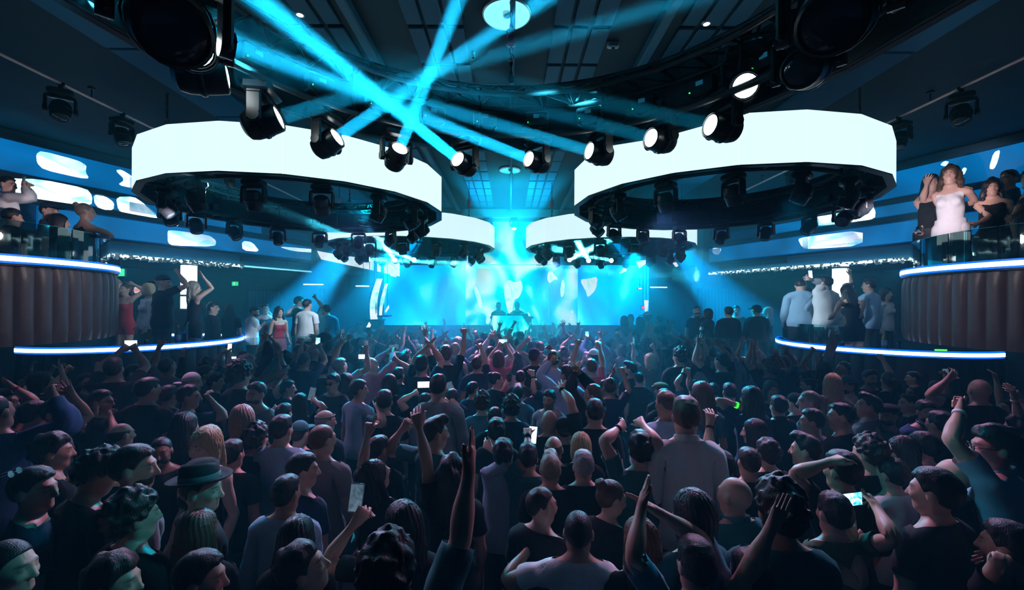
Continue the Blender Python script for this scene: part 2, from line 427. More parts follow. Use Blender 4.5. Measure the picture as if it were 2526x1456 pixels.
def weights(V, fem):
    J = body_joints(fem); sx, ex, wx, az = J['shx'], J['elx'], J['wrx'], J['shz']
    x, y, z = V.T; ax = np.abs(x)
    W = {}
    arm = _ss(ax, sx - .055, sx + .045) * _ss(z, 1.22, 1.33)
    up = 1 - arm
    hd = _ss(z, 1.515, 1.575) ; nk = _ss(z, 1.445, 1.50) * (1 - hd); ch = _ss(z, 1.08, 1.24) * (1 - nk - hd); sp = _ss(z, .97, 1.06) * (1 - ch - nk - hd)
    rt = 1 - hd - nk - ch - sp
    clav = _ss(ax, .05, sx) * _ss(z, 1.30, 1.40) * .8 * ch
    W['head'] = hd * up; W['neck'] = nk * up; W['spine'] = sp * up
    leg = (1 - _ss(z, .80, .95)); shin = 1 - _ss(z, .44, .56)
    W['root'] = rt * up * (1 - leg); W['chest'] = (ch - clav) * up
    for n, s in (('L', -1), ('R', 1)):
        side = (x * s > 0).astype(V.dtype)
        W['clav' + n] = clav * up * side
        lw = rt * up * leg * side
        W['leg' + n] = lw * (1 - shin); W['shin' + n] = lw * shin
        fo = _ss(ax, ex - .035, ex + .035); ha = _ss(ax, wx - .018, wx + .018)
        A = arm * side
        W['arm' + n] = A * (1 - fo); W['fore' + n] = A * fo * (1 - ha)
        H = A * ha
        used = np.zeros(len(V), V.dtype)
        for i, (fy, L, r) in enumerate(FINGERS):
            yy = fy * (1 + .22 * np.clip((ax - wx - .08) / L, 0, 1))
            near = (np.abs(y - yy) < .0118).astype(V.dtype) * (y < .047)
            f = near * _ss(ax, wx + .066, wx + .088) * H
            g = _ss(ax, wx + .08 + L * .5 - .012, wx + .08 + L * .5 + .012)
            W['f%d%s' % (i, n)] = f * (1 - g); W['g%d%s' % (i, n)] = f * g; used += f
        th = _ss(y - .9 * (ax - wx - .02), .016, .03) * (ax < wx + .1) * _ss(ax, wx + .006, wx + .022) * _ss(y, .026, .036) * H
        th = np.minimum(th, H - used)
        t2 = _ss(y, .048, .062)
        W['t' + n] = th * (1 - t2); W['u' + n] = th * t2; used += th
        W['hand' + n] = H - used
    return W

def rot(axis, ang):
    return np.array(Matrix.Rotation(ang, 3, Vector(axis)), np.float64)
def basis_from(d, up):
    """rotation whose x axis is d and whose z axis is near up"""
    d = d / np.linalg.norm(d); y = np.cross(up, d); ny = np.linalg.norm(y)
    if ny < 1e-5: y = np.cross((0.3, .9, .2), d); ny = np.linalg.norm(y)
    y /= ny; z = np.cross(d, y)
    return np.stack([d, y, z], 1)

class Rig:
    def __init__(s, fem, V, Q):
        s.fem, s.V, s.Q = fem, V, Q
        s.S = skeleton(fem); s.J = body_joints(fem); s.W = weights(V, fem)
        s.names = list(s.S)
    def solve(s, pose):
        """pose -> {bone: (R, t)} in body space. pose keys: lean, twist, side (torso), head=(yaw,pitch,roll), armL/armR specs"""
        G = {}
        P = {k: np.array(v[1], float) for k, v in s.S.items()}
        def put(b, Rl):
            par = s.S[b][0]
            if par is None: R0, o = np.eye(3), P[b] + np.array(pose.get('shift', (0, 0, 0)), float)
            else:
                Rp, tp = G[par]; R0, o = Rp, Rp @ P[b] + tp
            R = R0 @ Rl; G[b] = (R, o - R @ P[b])
        put('root', rot((0, 0, 1), 0))
        l, tw, sd = pose.get('lean', .03), pose.get('twist', 0), pose.get('side', 0)
        for b in ('spine', 'chest'):
            put(b, rot((0, 0, 1), tw / 2) @ rot((1, 0, 0), -l / 2) @ rot((0, 1, 0), sd / 2))
        hy, hp, hr = pose.get('head', (0, 0, 0))
        put('neck', rot((0, 0, 1), hy * .4) @ rot((1, 0, 0), hp * .4) @ rot((0, 1, 0), hr * .4))
        put('head', rot((0, 0, 1), hy * .6) @ rot((1, 0, 0), hp * .6) @ rot((0, 1, 0), hr * .6))
        for b in ('legL', 'legR', 'shinL', 'shinR'):
            a = pose.get(b, 0); ab = pose.get(b + '_out', 0) * (1 if b.endswith('R') else -1)
            put(b, rot((1, 0, 0), a) @ rot((0, 1, 0), -ab))
        for n, sg in (('L', -1), ('R', 1)):
            sp = pose.get('arm' + n, {})
            put('clav' + n, np.eye(3))
            sh = G['clav' + n][0] @ P['arm' + n] + G['clav' + n][1]
            L1 = s.J['elx'] - s.J['shx']; L2 = s.J['wrx'] - s.J['elx']
            if 'hand' in sp:                                   # two bone reach
                tgt = np.array(sp['hand'], float)
                raise_ = max(0., min(1., (tgt[2] - sh[2] + .05) / .5)) * .45
                put('clav' + n, rot((0, 1, 0), -sg * raise_))
                sh = G['clav' + n][0] @ P['arm' + n] + G['clav' + n][1]
                v = tgt - sh; d = np.linalg.norm(v); dm = (L1 + L2) * .995
                if d > dm: v *= dm / d; d = dm
                d = max(d, .12)
                v = v / max(np.linalg.norm(v), 1e-6)
                hint = np.array(sp.get('elbow', (sg * .8, -.25, -.5)), float)
                if sp.get('elbow_pt') is not None: hint = np.array(sp['elbow_pt'], float) - (sh + v * d * .5)
                hint = hint - v * (hint @ v)
                hint /= max(np.linalg.norm(hint), 1e-6)
                ca = (L1 * L1 + d * d - L2 * L2) / (2 * L1 * d); ca = max(-1, min(1, ca))
                el = sh + L1 * (v * ca + hint * math.sqrt(1 - ca * ca)); wr = sh + v * d
                d1, d2 = el - sh, wr - el
            else:
                d1 = np.array(sp.get('d1', (sg * .22, .02, -1)), float); d2 = np.array(sp.get('d2', (sg * .1, .25, -1)), float)
            palm = np.array(sp.get('palm', (0, 1, 0)), float)   # which way the palm faces
            bend = np.cross(d1, d2)
            upv = -palm if np.linalg.norm(np.cross(-palm, d1)) > .15 else np.array((0., -1., .2))
            up1 = -palm * .3 + np.array((0, -.6, .4)) if d1[2] > 0 else np.array((sg * .9, -.2, .3))
            Xs = np.diag([sg, 1., 1.]) if False else None
            def aim(b, d, up):
                d = d / np.linalg.norm(d)
                B = basis_from(d * sg, up)                       # rest arm lies on sg*x
                Rp = G[s.S[b][0]][0]
                o = Rp @ P[b] + G[s.S[b][0]][1]
                G[b] = (B, o - B @ P[b])
            aim('arm' + n, d1, up1); aim('fore' + n, d2, up1 * .5 + upv * .5)
            hd = np.array(sp.get('hdir', d2), float)
            up_h = -palm
            aim('hand' + n, hd, up_h)
            curl = sp.get('curl', .3); pt = sp.get('point', None); spread = sp.get('spread', 0.)
            for i in range(4):
                c = curl if pt is None else (0.05 if i in pt else 1.5)
                c = c * (1 + .12 * i) if c < 1.2 else c
                ax = (0, sg, 0)
                put('f%d%s' % (i, n), rot(ax, c) @ rot((0, 0, 1), sg * (1.5 - i) * spread * .12)); put('g%d%s' % (i, n), rot(ax, c * 1.15))
            tc = sp.get('thumb', .2 + .5 * min(curl, 1.2))
            put('t' + n, rot((0, 0, 1), -sg * tc * .6) @ rot((0, sg, 0), tc * .5)); put('u' + n, rot((0, 0, 1), -sg * tc * .8))
        return G
    def deform(s, G, V=None, W=None):
        V = s.V if V is None else V; W = s.W if W is None else W
        out = np.zeros_like(V, dtype=np.float64); tot = np.zeros(len(V))
        for b in s.names:
            w = W.get(b)
            if w is None: continue
            m = np.nonzero(w > 1e-4)[0]
            if not len(m): continue
            R, t = G[b]
            out[m] += w[m, None] * (V[m] @ R.T + t); tot[m] += w[m]
        return (out / np.maximum(tot, 1e-6)[:, None]).astype(np.float32)
# ============================================================ THE ROOM
m_floor = mat('floor_dark', (.012, .014, .018), .35, vary=.3, noise_scale=3)
m_ceil = mat('ceiling_black', (.008, .040, .062), .75, vary=.15, noise_scale=2)
m_panel = mat('ceiling_panel_grey', (.018, .13, .22), .7, vary=.12, noise_scale=3)
m_beam = mat('painted_steel_blue', (.02, .15, .24), .6, vary=.1)
m_strip = mat('soffit_board', (.012, .15, .28), .7, vary=.1, noise_scale=1.5)
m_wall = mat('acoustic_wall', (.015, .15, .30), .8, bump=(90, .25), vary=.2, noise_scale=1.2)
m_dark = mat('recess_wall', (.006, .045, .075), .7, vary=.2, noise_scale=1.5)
m_black = mat('black_metal', (.005, .007, .009), .42, spec=.5, vary=.2, noise_scale=30)
m_blackp = mat('black_plastic', (.007, .009, .011), .34, spec=.5, vary=.2, noise_scale=20)
m_steel = mat('steel', (.35, .38, .40), .3, metal=1., vary=.1, noise_scale=30)
m_leather = mat('brown_leather', (.15, .10, .095), .34, spec=.55, bump=(120, .12), vary=.22, noise_scale=10)
m_leather2 = mat('dark_leather', (.06, .055, .065), .33, spec=.55, bump=(120, .12), vary=.2, noise_scale=10)
m_blue = glow('halo_blue', (.0, .13, .85), 1.6)
m_led = glow('led_white', LED_COL, LED)
m_led_off = mat('led_panel_off', (.012, .014, .016), .4)
m_edge = glow('led_edge', (.62, .80, 1.0), STRIP)
m_lens = glow('lens_lit', (.85, .97, 1.0), 14.0, sample=False)
m_lens_off = mat('lens_glass_dark', (.03, .05, .06), .08, spec=.8)
m_pink = mat('pink_anodised', (.75, .28, .45), .35, metal=.7)

floor = struct(MB().box((0, 6.5, -.05), (26, 19, .1)).build('floor', m_floor))
CEIL = 5.0
ceiling = struct(MB().box((0, 6.5, CEIL + .06), (26, 19, .12)).build('ceiling', m_ceil))
rows = [(2.35 + .62 * i) for i in range(15)]
me_cp = {}
for x0, x1 in [(-2.06, -1.90), (-1.86, -1.70), (-1.66, -1.52), (-.935, -.795), (-.765, -.605), (-.575, -.43), (.38, .525), (.56, .70), (.735, .90), (1.52, 1.66), (1.70, 1.86), (1.90, 2.06)]:
    for y in rows:
        w = round(x1 - x0, 3)
        if w not in me_cp: me_cp[w] = MB().box((0, 0, 0), (w, .57, .03), bev=.006).mesh('ceiling_panel', m_panel)
        link('ceiling_panel', me_cp[w], ceiling, ((x0 + x1) / 2, y, CEIL - .014))
for x, w in [(-1.37, .09), (1.33, .09), (.012, .045), (-2.62, .09), (2.62, .09)]:
    struct(MB().box((x, 6.6, CEIL - .05), (w, 9.8, .1), bev=.012).build('ceiling_beam', m_beam))
for sx in (-1, 1):                                                     # the paler soffit boards along each side
    for i in range(8):
        struct(MB().box((sx * 3.66, .35 + 1.55 * i, CEIL - .03), (.56, 1.53, .05), bev=.01).build('trim_soffit', m_strip))

def wallx(D): return 9.87 - .394 * D
WALLDIR = {}
TRIM_Z = 3.275
def wall_frame(sx):
    a = Vector((sx * wallx(-1), -1, 0)); b = Vector((sx * wallx(12.3), 12.3, 0))
    t = (b - a).normalized(); n = Vector((-sx * t.y, sx * t.x, 0))      # n points into the room
    if n.x * sx > 0: n = -n
    return a, b, t, n
def wall_hit(sx, px, py, off=0.):
    a, b, t, n = wall_frame(sx); a = a + n * off
    o = Vector((0, 0, CAMZ)); d = pt(px, py, 1.0) - o
    k = (a - o).dot(n) / d.dot(n)
    return o + d * k
for sx, side in ((-1, 'left'), (1, 'right')):
    a, b, t, n = wall_frame(sx); L = (b - a).length
    R = Matrix((t, n, Vector((0, 0, 1)))).transposed()
    mid = (a + b) / 2
    struct(MB().box(mid - n * .08 + Vector((0, 0, (CEIL + TRIM_Z) / 2)), (L, .16, CEIL - TRIM_Z), R).build('wall_' + side, m_wall))
    # acoustic boards on it, three courses with open joints
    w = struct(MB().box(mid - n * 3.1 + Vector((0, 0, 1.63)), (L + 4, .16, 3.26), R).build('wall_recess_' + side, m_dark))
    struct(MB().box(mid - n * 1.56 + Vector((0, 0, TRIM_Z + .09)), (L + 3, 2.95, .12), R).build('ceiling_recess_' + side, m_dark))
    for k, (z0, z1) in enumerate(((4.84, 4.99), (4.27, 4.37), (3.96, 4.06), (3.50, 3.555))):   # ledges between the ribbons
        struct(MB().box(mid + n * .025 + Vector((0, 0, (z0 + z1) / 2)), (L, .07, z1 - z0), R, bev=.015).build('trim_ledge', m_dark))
# the back of the room
struct(MB().box((0, 13.75, 2.5), (18, .2, 5.0)).build('wall_back', m_dark))
for sx, side in ((-1, 'left'), (1, 'right')):
    struct(MB().box((sx * 5.35, 12.6, 2.5), (.5, 2.2, 5.0), bev=.02).build('wall_stage_' + side, mat('stage_pier', (.05, .12, .17), .7)))
struct(MB().box((0, 11.75, CEIL - .11), (8.8, .25, .22), bev=.02).build('trim_header', mat('header', (.25, .35, .4), .5)))
struct(MB().box((0, -2.6, 2.5), (26, .2, 5)).build('wall_front', m_dark))

# ------------------------------------------------------------ LED ribbons on the slanted walls
RIB = [(.95, .98, 1.0), (.55, .95, 1.0), (.10, .80, .95), (.95, .97, 1.0)]
m_rib = screen('ribbon_image', [(.05, .75, .95), (.45, .95, 1.0), (1, 1, 1), (.85, .97, 1.0)], 1.6, 3.2, distort=1.2, stretch=(1, 1, 2))
m_rib_dim = screen('ribbon_dim', [(.0, .09, .26), (.0, .26, .75), (.0, .15, .45)], .7, .7, distort=.6)
def wall_poly(sx, pts, name, m, label, off=.06, th=.02, group=None, cat='screen', parent=None):
    a, b, t, n = wall_frame(sx)
    P = [wall_hit(sx, x, y, off) for x, y in pts]
    c = sum(P, Vector()) / len(P)
    k = len(P); vs = [p - c for p in P] + [p - c - n * th for p in P]
    fs = [tuple(range(k)), tuple(range(2 * k - 1, k - 1, -1))] + [(i, k + i, k + (i + 1) % k, (i + 1) % k) for i in range(k)]
    o = MB().add(vs, fs).build(name, m, loc=c)
    if parent is not None:
        o.parent = parent; o.location = c - parent.location
    else: tag(o, label, cat, group)
    return o
def rounded(p):
    """smooth a closed outline once"""
    out = []
    for i in range(len(p)):
        a, b = p[i], p[(i + 1) % len(p)]
        out += [(a[0] * .8 + b[0] * .2, a[1] * .8 + b[1] * .2), (a[0] * .2 + b[0] * .8, a[1] * .2 + b[1] * .8)]
    return out
for sx, side in ((-1, 'left'), (1, 'right')):
    a, b, t, n = wall_frame(sx); R = Matrix((t, n, Vector((0, 0, 1)))).transposed()
    for (z0, z1, s0, s1, nm) in ((4.385, 4.83, 1.5, 12.5, 'upper'), (4.07, 4.26, 1.5, 12.0, 'middle'), (3.575, 3.93, 8.2, 13.9, 'lower')):
        L = s1 - s0; c = a + t * (s0 + s1) / 2 + n * .035 + Vector((0, 0, (z0 + z1) / 2))
        o = MB().box((0, 0, 0), (L, .05, z1 - z0), R, bev=.01).build('ribbon_screen', m_rib_dim, loc=c)
        tag(o, '%s blue ribbon screen along the slanted %s wall' % (nm, side), 'screen', 'ribbon screens on the slanted walls')
LP = [([(89, 380), (102, 372), (190, 395), (214, 408), (211, 424), (220, 441), (195, 439), (108, 419), (91, 402)], 'white cloud image on the upper ribbon near the balcony'),
      ([(284, 420), (300, 418), (334, 440), (334, 466), (290, 456), (308, 444)], 'white wedge image on the upper ribbon beside the big ring'),
      ([(8, 440), (100, 442), (214, 465), (228, 484), (226, 507), (190, 505), (60, 486), (8, 479)], 'long white image glowing behind the phone man'),
      ([(230, 480), (262, 485), (282, 500), (280, 518), (255, 518), (234, 505)], 'small cyan rimmed image after the long white one'),
      ([(286, 486), (330, 485), (352, 500), (392, 533), (388, 539), (330, 529), (292, 521)], 'cyan image tapering away under the big ring'),
      ([(413, 571), (421, 567), (515, 580), (534, 594), (530, 609), (430, 606), (414, 600)], 'pale cyan image at the start of the lower ribbon'),
      ([(597, 594), (622, 597), (642, 622), (598, 618)], 'grey wedge image on the lower ribbon'),
      ([(686, 608), (740, 612), (800, 618), (800, 625), (720, 620)], 'thin white sliver image on the lower ribbon')]
for p, l in LP: wall_poly(-1, rounded(p), 'ribbon_image', m_rib, l)
RP = [([(1968, 590), (1984, 585), (2128, 567), (2128, 606), (1986, 616), (1976, 606)], 'bright cyan parallelogram image on the lower right ribbon'),
      ([(2008, 536), (2060, 528), (2150, 507), (2160, 520), (2158, 540), (2090, 549), (2010, 559)], 'white image on the ribbon below the right ring'),
      ([(2439, 416), (2451, 376), (2468, 369), (2462, 397), (2452, 418)], 'slanted bright slot image above the curly haired woman'),
      ([(2318, 407), (2330, 397), (2342, 399), (2332, 411)], 'small white spot image above the white dress'),
      ([(2370, 424), (2377, 413), (2386, 415), (2378, 432)], 'small white spot image behind the white dress woman'),
      ([(2414, 494), (2433, 484), (2442, 490), (2424, 497)], 'small white arrow shaped image beside the curly haired woman'),
      ([(1720, 576), (1745, 574), (1746, 592), (1722, 591)], 'small pale square image far along the right wall'),
      ([(1756, 612), (1781, 612), (1773, 629), (1758, 626)], 'small pale bowl shaped image far along the right wall')]
for p, l in RP: wall_poly(1, rounded(p), 'ribbon_image', m_rib, l)

# ------------------------------------------------------------ sparkling light trim under the ribbons
m_trim = glow('trim_light', (.80, 1.0, .97), 3.2)
m_trim2 = glow('trim_dim', (.25, .85, .95), 1.6, sample=False)
m_cryst = mat('crystal', (.85, .95, .95), .08, spec=.9)
for sx, side, s0, s1 in ((-1, 'left', 8.45, 13.8), (1, 'right', 8.3, 13.8)):
    a, b, t, n = wall_frame(sx); R = Matrix((t, n, Vector((0, 0, 1)))).transposed()
    e = empty('light_trim', a + t * s0 + n * .05 + Vector((0, 0, TRIM_Z)))
    tag(e, 'sparkling white light trim edging the %s overhang above the booths' % side, 'light trim', 'light trims under the ribbon walls')
    cut = 3.1 if sx < 0 else 5.4
    MB().box(t * cut / 2, (cut, .05, .05), R, bev=.012).build('led_bar', m_trim, e)
    if sx < 0: MB().box(t * (cut + 5.3) / 2, (5.3 - cut, .045, .035), R, bev=.01).build('led_bar', m_trim2, e)
    c = MB(); q = random.Random(3)
    for i in range(230):
        s = q.uniform(0, cut if sx < 0 else 5.4)
        c.box(t * s + n * q.uniform(0, .06) + Vector((0, 0, q.uniform(-.055, .03))), (q.uniform(.02, .06), .02, q.uniform(.02, .04)), R @ Matrix.Rotation(q.uniform(-1, 1), 3, 'Y'))
    o = c.build('crystals', m_cryst, e); o['kind'] = 'stuff'
    for i in range(3):                                                 # slatted vents above it
        cc = a + t * (s0 + 3.3 + i * .62) + n * .05 + Vector((0, 0, 3.43))
        v = empty('wall_vent', cc); tag(v, 'slotted dark vent in the %s overhang, %s along the trim' % (side, ('first', 'second', 'third')[i]), 'vent', 'vents above the light trims')
        MB().box((0, 0, 0), (.56, .03, .12), R, bev=.008).build('frame', m_dark, v)
        for z in (-.035, 0, .035): MB().box(n * .02 + Vector((0, 0, z)), (.5, .012, .012), R).build('slat', m_beam, v)

# ------------------------------------------------------------ booths: a round platform with a padded wall, a lit edge and a glass parapet
m_glass = glass('parapet_glass', (.78, .97, .97), .09)
m_glass_edge = mat('glass_edge', (.10, .55, .50), .15, spec=.9)
def pad_mesh(w, h, name='pad', m=None):
    """one upright upholstered channel, pinched at both ends"""
    V, F = [], []; seg, hs = 7, 9
    for j in range(hs + 1):
        z = j / hs; k = 1 - abs(2 * z - 1) ** 7 * .55
        for i in range(seg + 1):
            u = i / seg; x = (u - .5) * w
            V.append((x, -(math.sin(math.pi * u) ** .55) * w * .30 * k - (.0 if 0 < i < seg else 0), z * h))
    for j in range(hs):
        for i in range(seg): A = j * (seg + 1) + i; F.append((A, A + 1, A + seg + 2, A + seg + 1))
    F.append(tuple(range(seg, -1, -1))); F.append(tuple(range(hs * (seg + 1), (hs + 1) * (seg + 1))))
    F.append(tuple(j * (seg + 1) for j in range(hs + 1)) + tuple(j * (seg + 1) + seg for j in range(hs, -1, -1)))
    return MB().add(V, F).mesh(name, m, smooth='auto')
def booth(sx, c, r, zfloor, z0, z1, npad, label, leather, glass_h, a_lo, a_hi, led_lo, led_hi, glass_rng, ng, zbase=None):
    """angles run from 0 (towards the dance floor) to +-180; negative is towards the camera"""
    e = empty('curved_booth', (sx * c[0], c[1], 0)); tag(e, label, 'booth', 'curved booths at the sides')
    ang = lambda d: (math.radians(d) if sx < 0 else math.pi - math.radians(d))
    def arc(mb, r0, r1, zz0, zz1, d0, d1, seg):
        A, B = ang(d0), ang(d1); return mb.arcwall(r0, r1, zz0, zz1, min(A, B), max(A, B), seg)
    arc(MB(), .02, r - .02, zfloor - .12, zfloor, a_lo, a_hi, 40).build('platform', m_floor, e)
    arc(MB(), r - .10, r - .02, z0, z1 + .02, a_lo, a_hi, 48).build('wall_core', m_dark, e)
    if zbase is not None: arc(MB(), r - .25, r - .08, 0, z0 + .02, a_lo, a_hi, 40).build('plinth', m_black, e)
    w = math.radians((a_hi - a_lo) / npad) * r
    me = pad_mesh(w * 1.01, z1 - z0, 'pad', leather)
    for i in range(npad):
        a = ang(a_lo + (a_hi - a_lo) * (i + .5) / npad)
        o = link('pad', me, e, ((r - .02) * math.cos(a), (r - .02) * math.sin(a), z0)); o.rotation_euler = (0, 0, a + math.pi / 2)
    # ledge and light
    arc(MB(), r - .14, r + .035, z1 - .012, z1 + .012, a_lo, a_hi, 48).build('ledge', m_blackp, e)
    arc(MB(), r + .005, r + .055, z1 + .036, z1 + .092, led_lo, led_hi, 64).build('led_strip', m_edge, e)
    for zz in (z1 + .012, z1 + .0925): arc(MB(), r + .004, r + .050, zz, zz + .0235, led_lo, led_hi, 64).build('halo_band', m_blue, e)  # blue halo around the strip, built as glowing bands
    arc(MB(), r - .14, r + .004, z1 + .095, z1 + .115, a_lo, a_hi, 48).build('ledge', m_blackp, e)
    g0, g1 = glass_rng
    for i in range(ng):
        d0 = g0 + (g1 - g0) * i / ng; d1 = g0 + (g1 - g0) * (i + 1) / ng
        gp = arc(MB(), r - .075, r - .063, z1 + .115, z1 + .115 + glass_h, d0 + .35, d1 - .35, 6).build('glass_panel', m_glass, e)
        arc(MB(), r - .076, r - .062, z1 + .115 + glass_h, z1 + .119 + glass_h, d0 + .35, d1 - .35, 6).build('edge', m_glass_edge, gp)
    return e
UP_C, UP_R, UP_FL = (7.58, 5.44), 1.95, 2.55
LO_C, LO_R, LO_FL = (7.05, 8.25), 1.65, 1.18
booth(-1, UP_C, UP_R, UP_FL, 1.96, 2.90, 40, 'upper curved booth of brown leather pads with glass parapet, nearest on the left', m_leather, .40, -115, 110, -112, 104, (-112, 40), 9)
booth(1, UP_C, UP_R, UP_FL, 1.96, 2.90, 40, 'upper curved booth of brown leather pads with glass parapet, nearest on the right', m_leather, .40, -115, 110, -112, 104, (-112, 40), 9)
booth(-1, LO_C, LO_R, LO_FL, .55, 1.66, 34, 'lower curved booth of dark pads with bright edge, below the left balcony', m_leather2, .34, -112, 125, -108, 118, (40, 118), 4, zbase=0)
booth(1, LO_C, LO_R, LO_FL, .55, 1.66, 34, 'lower curved booth of dark pads with bright edge, below the right balcony', m_leather2, .34, -112, 125, -108, 118, (-30, 70), 5, zbase=0)
# raised side terraces behind the dance floor
TERR_FL = .80
for sx, side in ((-1, 'left'), (1, 'right')):
    e = empty('side_terrace', (0, 0, 0)); tag(e, 'straight dark terrace with bright edge beyond the %s lower booth' % side, 'terrace', 'straight side terraces')
    P = [Vector((sx * x, y, 0)) for x, y in ((5.55, 8.25), (3.95, 9.12), (3.75, 11.4), (6.0, 11.4))]
    if sx > 0: P = P[::-1]
    k = 4; vs = [p for p in P] + [p + Vector((0, 0, TERR_FL)) for p in P]
    MB().add(vs, [tuple(range(k))[::-1], tuple(range(k, 2 * k))] + [(i, (i + 1) % k, k + (i + 1) % k, k + i) for i in range(k)]).build('platform', m_floor, e)
    A, B = Vector((sx * 5.55, 8.25, 0)), Vector((sx * 3.95, 9.12, 0)); d = (B - A).normalized(); nrm = Vector((-d.y, d.x, 0)); nrm = nrm if nrm.y < 0 else -nrm
    R = Matrix((d, nrm, Vector((0, 0, 1)))).transposed(); L = (B - A).length
    MB().box((A + B) / 2 - nrm * .04 + Vector((0, 0, .70)), (L, .08, 1.36), R).build('front_wall', m_leather2, e)
    for i in range(12):
        o = link('pad', pad_mesh(L / 12 * .98, 1.2, 'pad', m_leather2) if i == 0 else bpy.data.objects[pn].data, e, A + d * L * (i + .5) / 12 + Vector((0, 0, .12)))
        o.rotation_euler = (0, 0, math.atan2(d.y, d.x) if sx < 0 else math.atan2(-d.y, -d.x)); pn = o.name
    MB().box((A + B) / 2 + nrm * .02 + Vector((0, 0, 1.40)), (L, .05, .03), R).build('led_strip', m_edge, e)
    for i in range(3):
        gp = MB().box(A + d * L * (i + .5) / 3 - nrm * .03 + Vector((0, 0, 1.60)), (L / 3 - .02, .012, .32), R).build('glass_panel', m_glass, e)
        MB().box(A + d * L * (i + .5) / 3 - nrm * .03 + Vector((0, 0, 1.763)), (L / 3 - .02, .013, .005), R).build('edge', m_glass_edge, gp)
# ============================================================ LIGHT RINGS AND MOVING HEADS
# ---- one moving head: clamp and base on top, a yoke with two arms, the head with its lens
def make_head_meshes():
    base = MB().box((0, 0, -.035), (.20, .16, .07), bev=.018)
    base.tube([(0, 0, .0), (0, 0, .05)], .022, 10).box((0, 0, .06), (.06, .03, .03))
    yoke = MB().box((0, 0, -.082), (.235, .085, .025), bev=.008)
    for s in (-1, 1):
        yoke.box((s * .112, 0, -.165), (.024, .08, .155), bev=.008); yoke.tube([(s * .098, 0, -.215), (s * .13, 0, -.215)], .034, 12)
    # head: a rounded can along -y (lens towards -y)
    R = Matrix.Rotation(math.radians(90), 3, 'X')
    head = MB().lathe([(.0, -.105), (.045, -.102), (.072, -.085), (.083, -.05), (.085, .0), (.080, .06), (.076, .095), (.068, .10), (.066, .094), (.0, .094)], 20, R)
    head.lathe([(.088, -.012), (.092, -.006), (.092, .006), (.088, .012)], 20, R)
    lens = MB().lathe([(.0, .104), (.030, .102), (.055, .096), (.064, .092)], 20, R)
    return base.mesh('fixture_base', m_blackp, 'auto'), yoke.mesh('yoke', m_blackp, 'auto'), head.mesh('lamp_head', m_blackp, 'auto'), lens
_b, _y, _h, _l = make_head_meshes()
_lens_on = _l.mesh('lens', m_lens, True); _lens_off = _l.mesh('lens_dark', m_lens_off, True)
PIVOT = Vector((0, 0, -.215))
N_BEAM = 0
def moving_head(loc, aim, label, group, lit=False, beam=0., size=1.0, cone=3.2, col=BEAM_COL, cat='stage light'):
    """loc: where it hangs from; aim: direction of the lens"""
    aim = Vector(aim).normalized(); pan = math.atan2(aim.x, -aim.y); tilt = math.asin(max(-1, min(1, aim.z)))
    e = empty('moving_head_light', loc, pan); e.scale = (size,) * 3; tag(e, label, cat, group)
    link('fixture_base', _b, e); link('yoke', _y, e)
    h = link('lamp_head', _h, e, PIVOT); h.rotation_euler = (-tilt, 0, 0)
    link('lens', _lens_on if lit else _lens_off, h)
    if beam:
        d = aim; o = lamp('AREA', 'beam', Vector(loc) + Vector((0, 0, -.215 * size)) + d * .125 * size, beam * BEAM, col, shape='DISK', size=.085 * size, spread=math.radians(cone))
        aim_obj(o, d)
    return e
def lens_point(loc, aim, size=1.0): return Vector(loc) + PIVOT * size + Vector(aim).normalized() * .1 * size

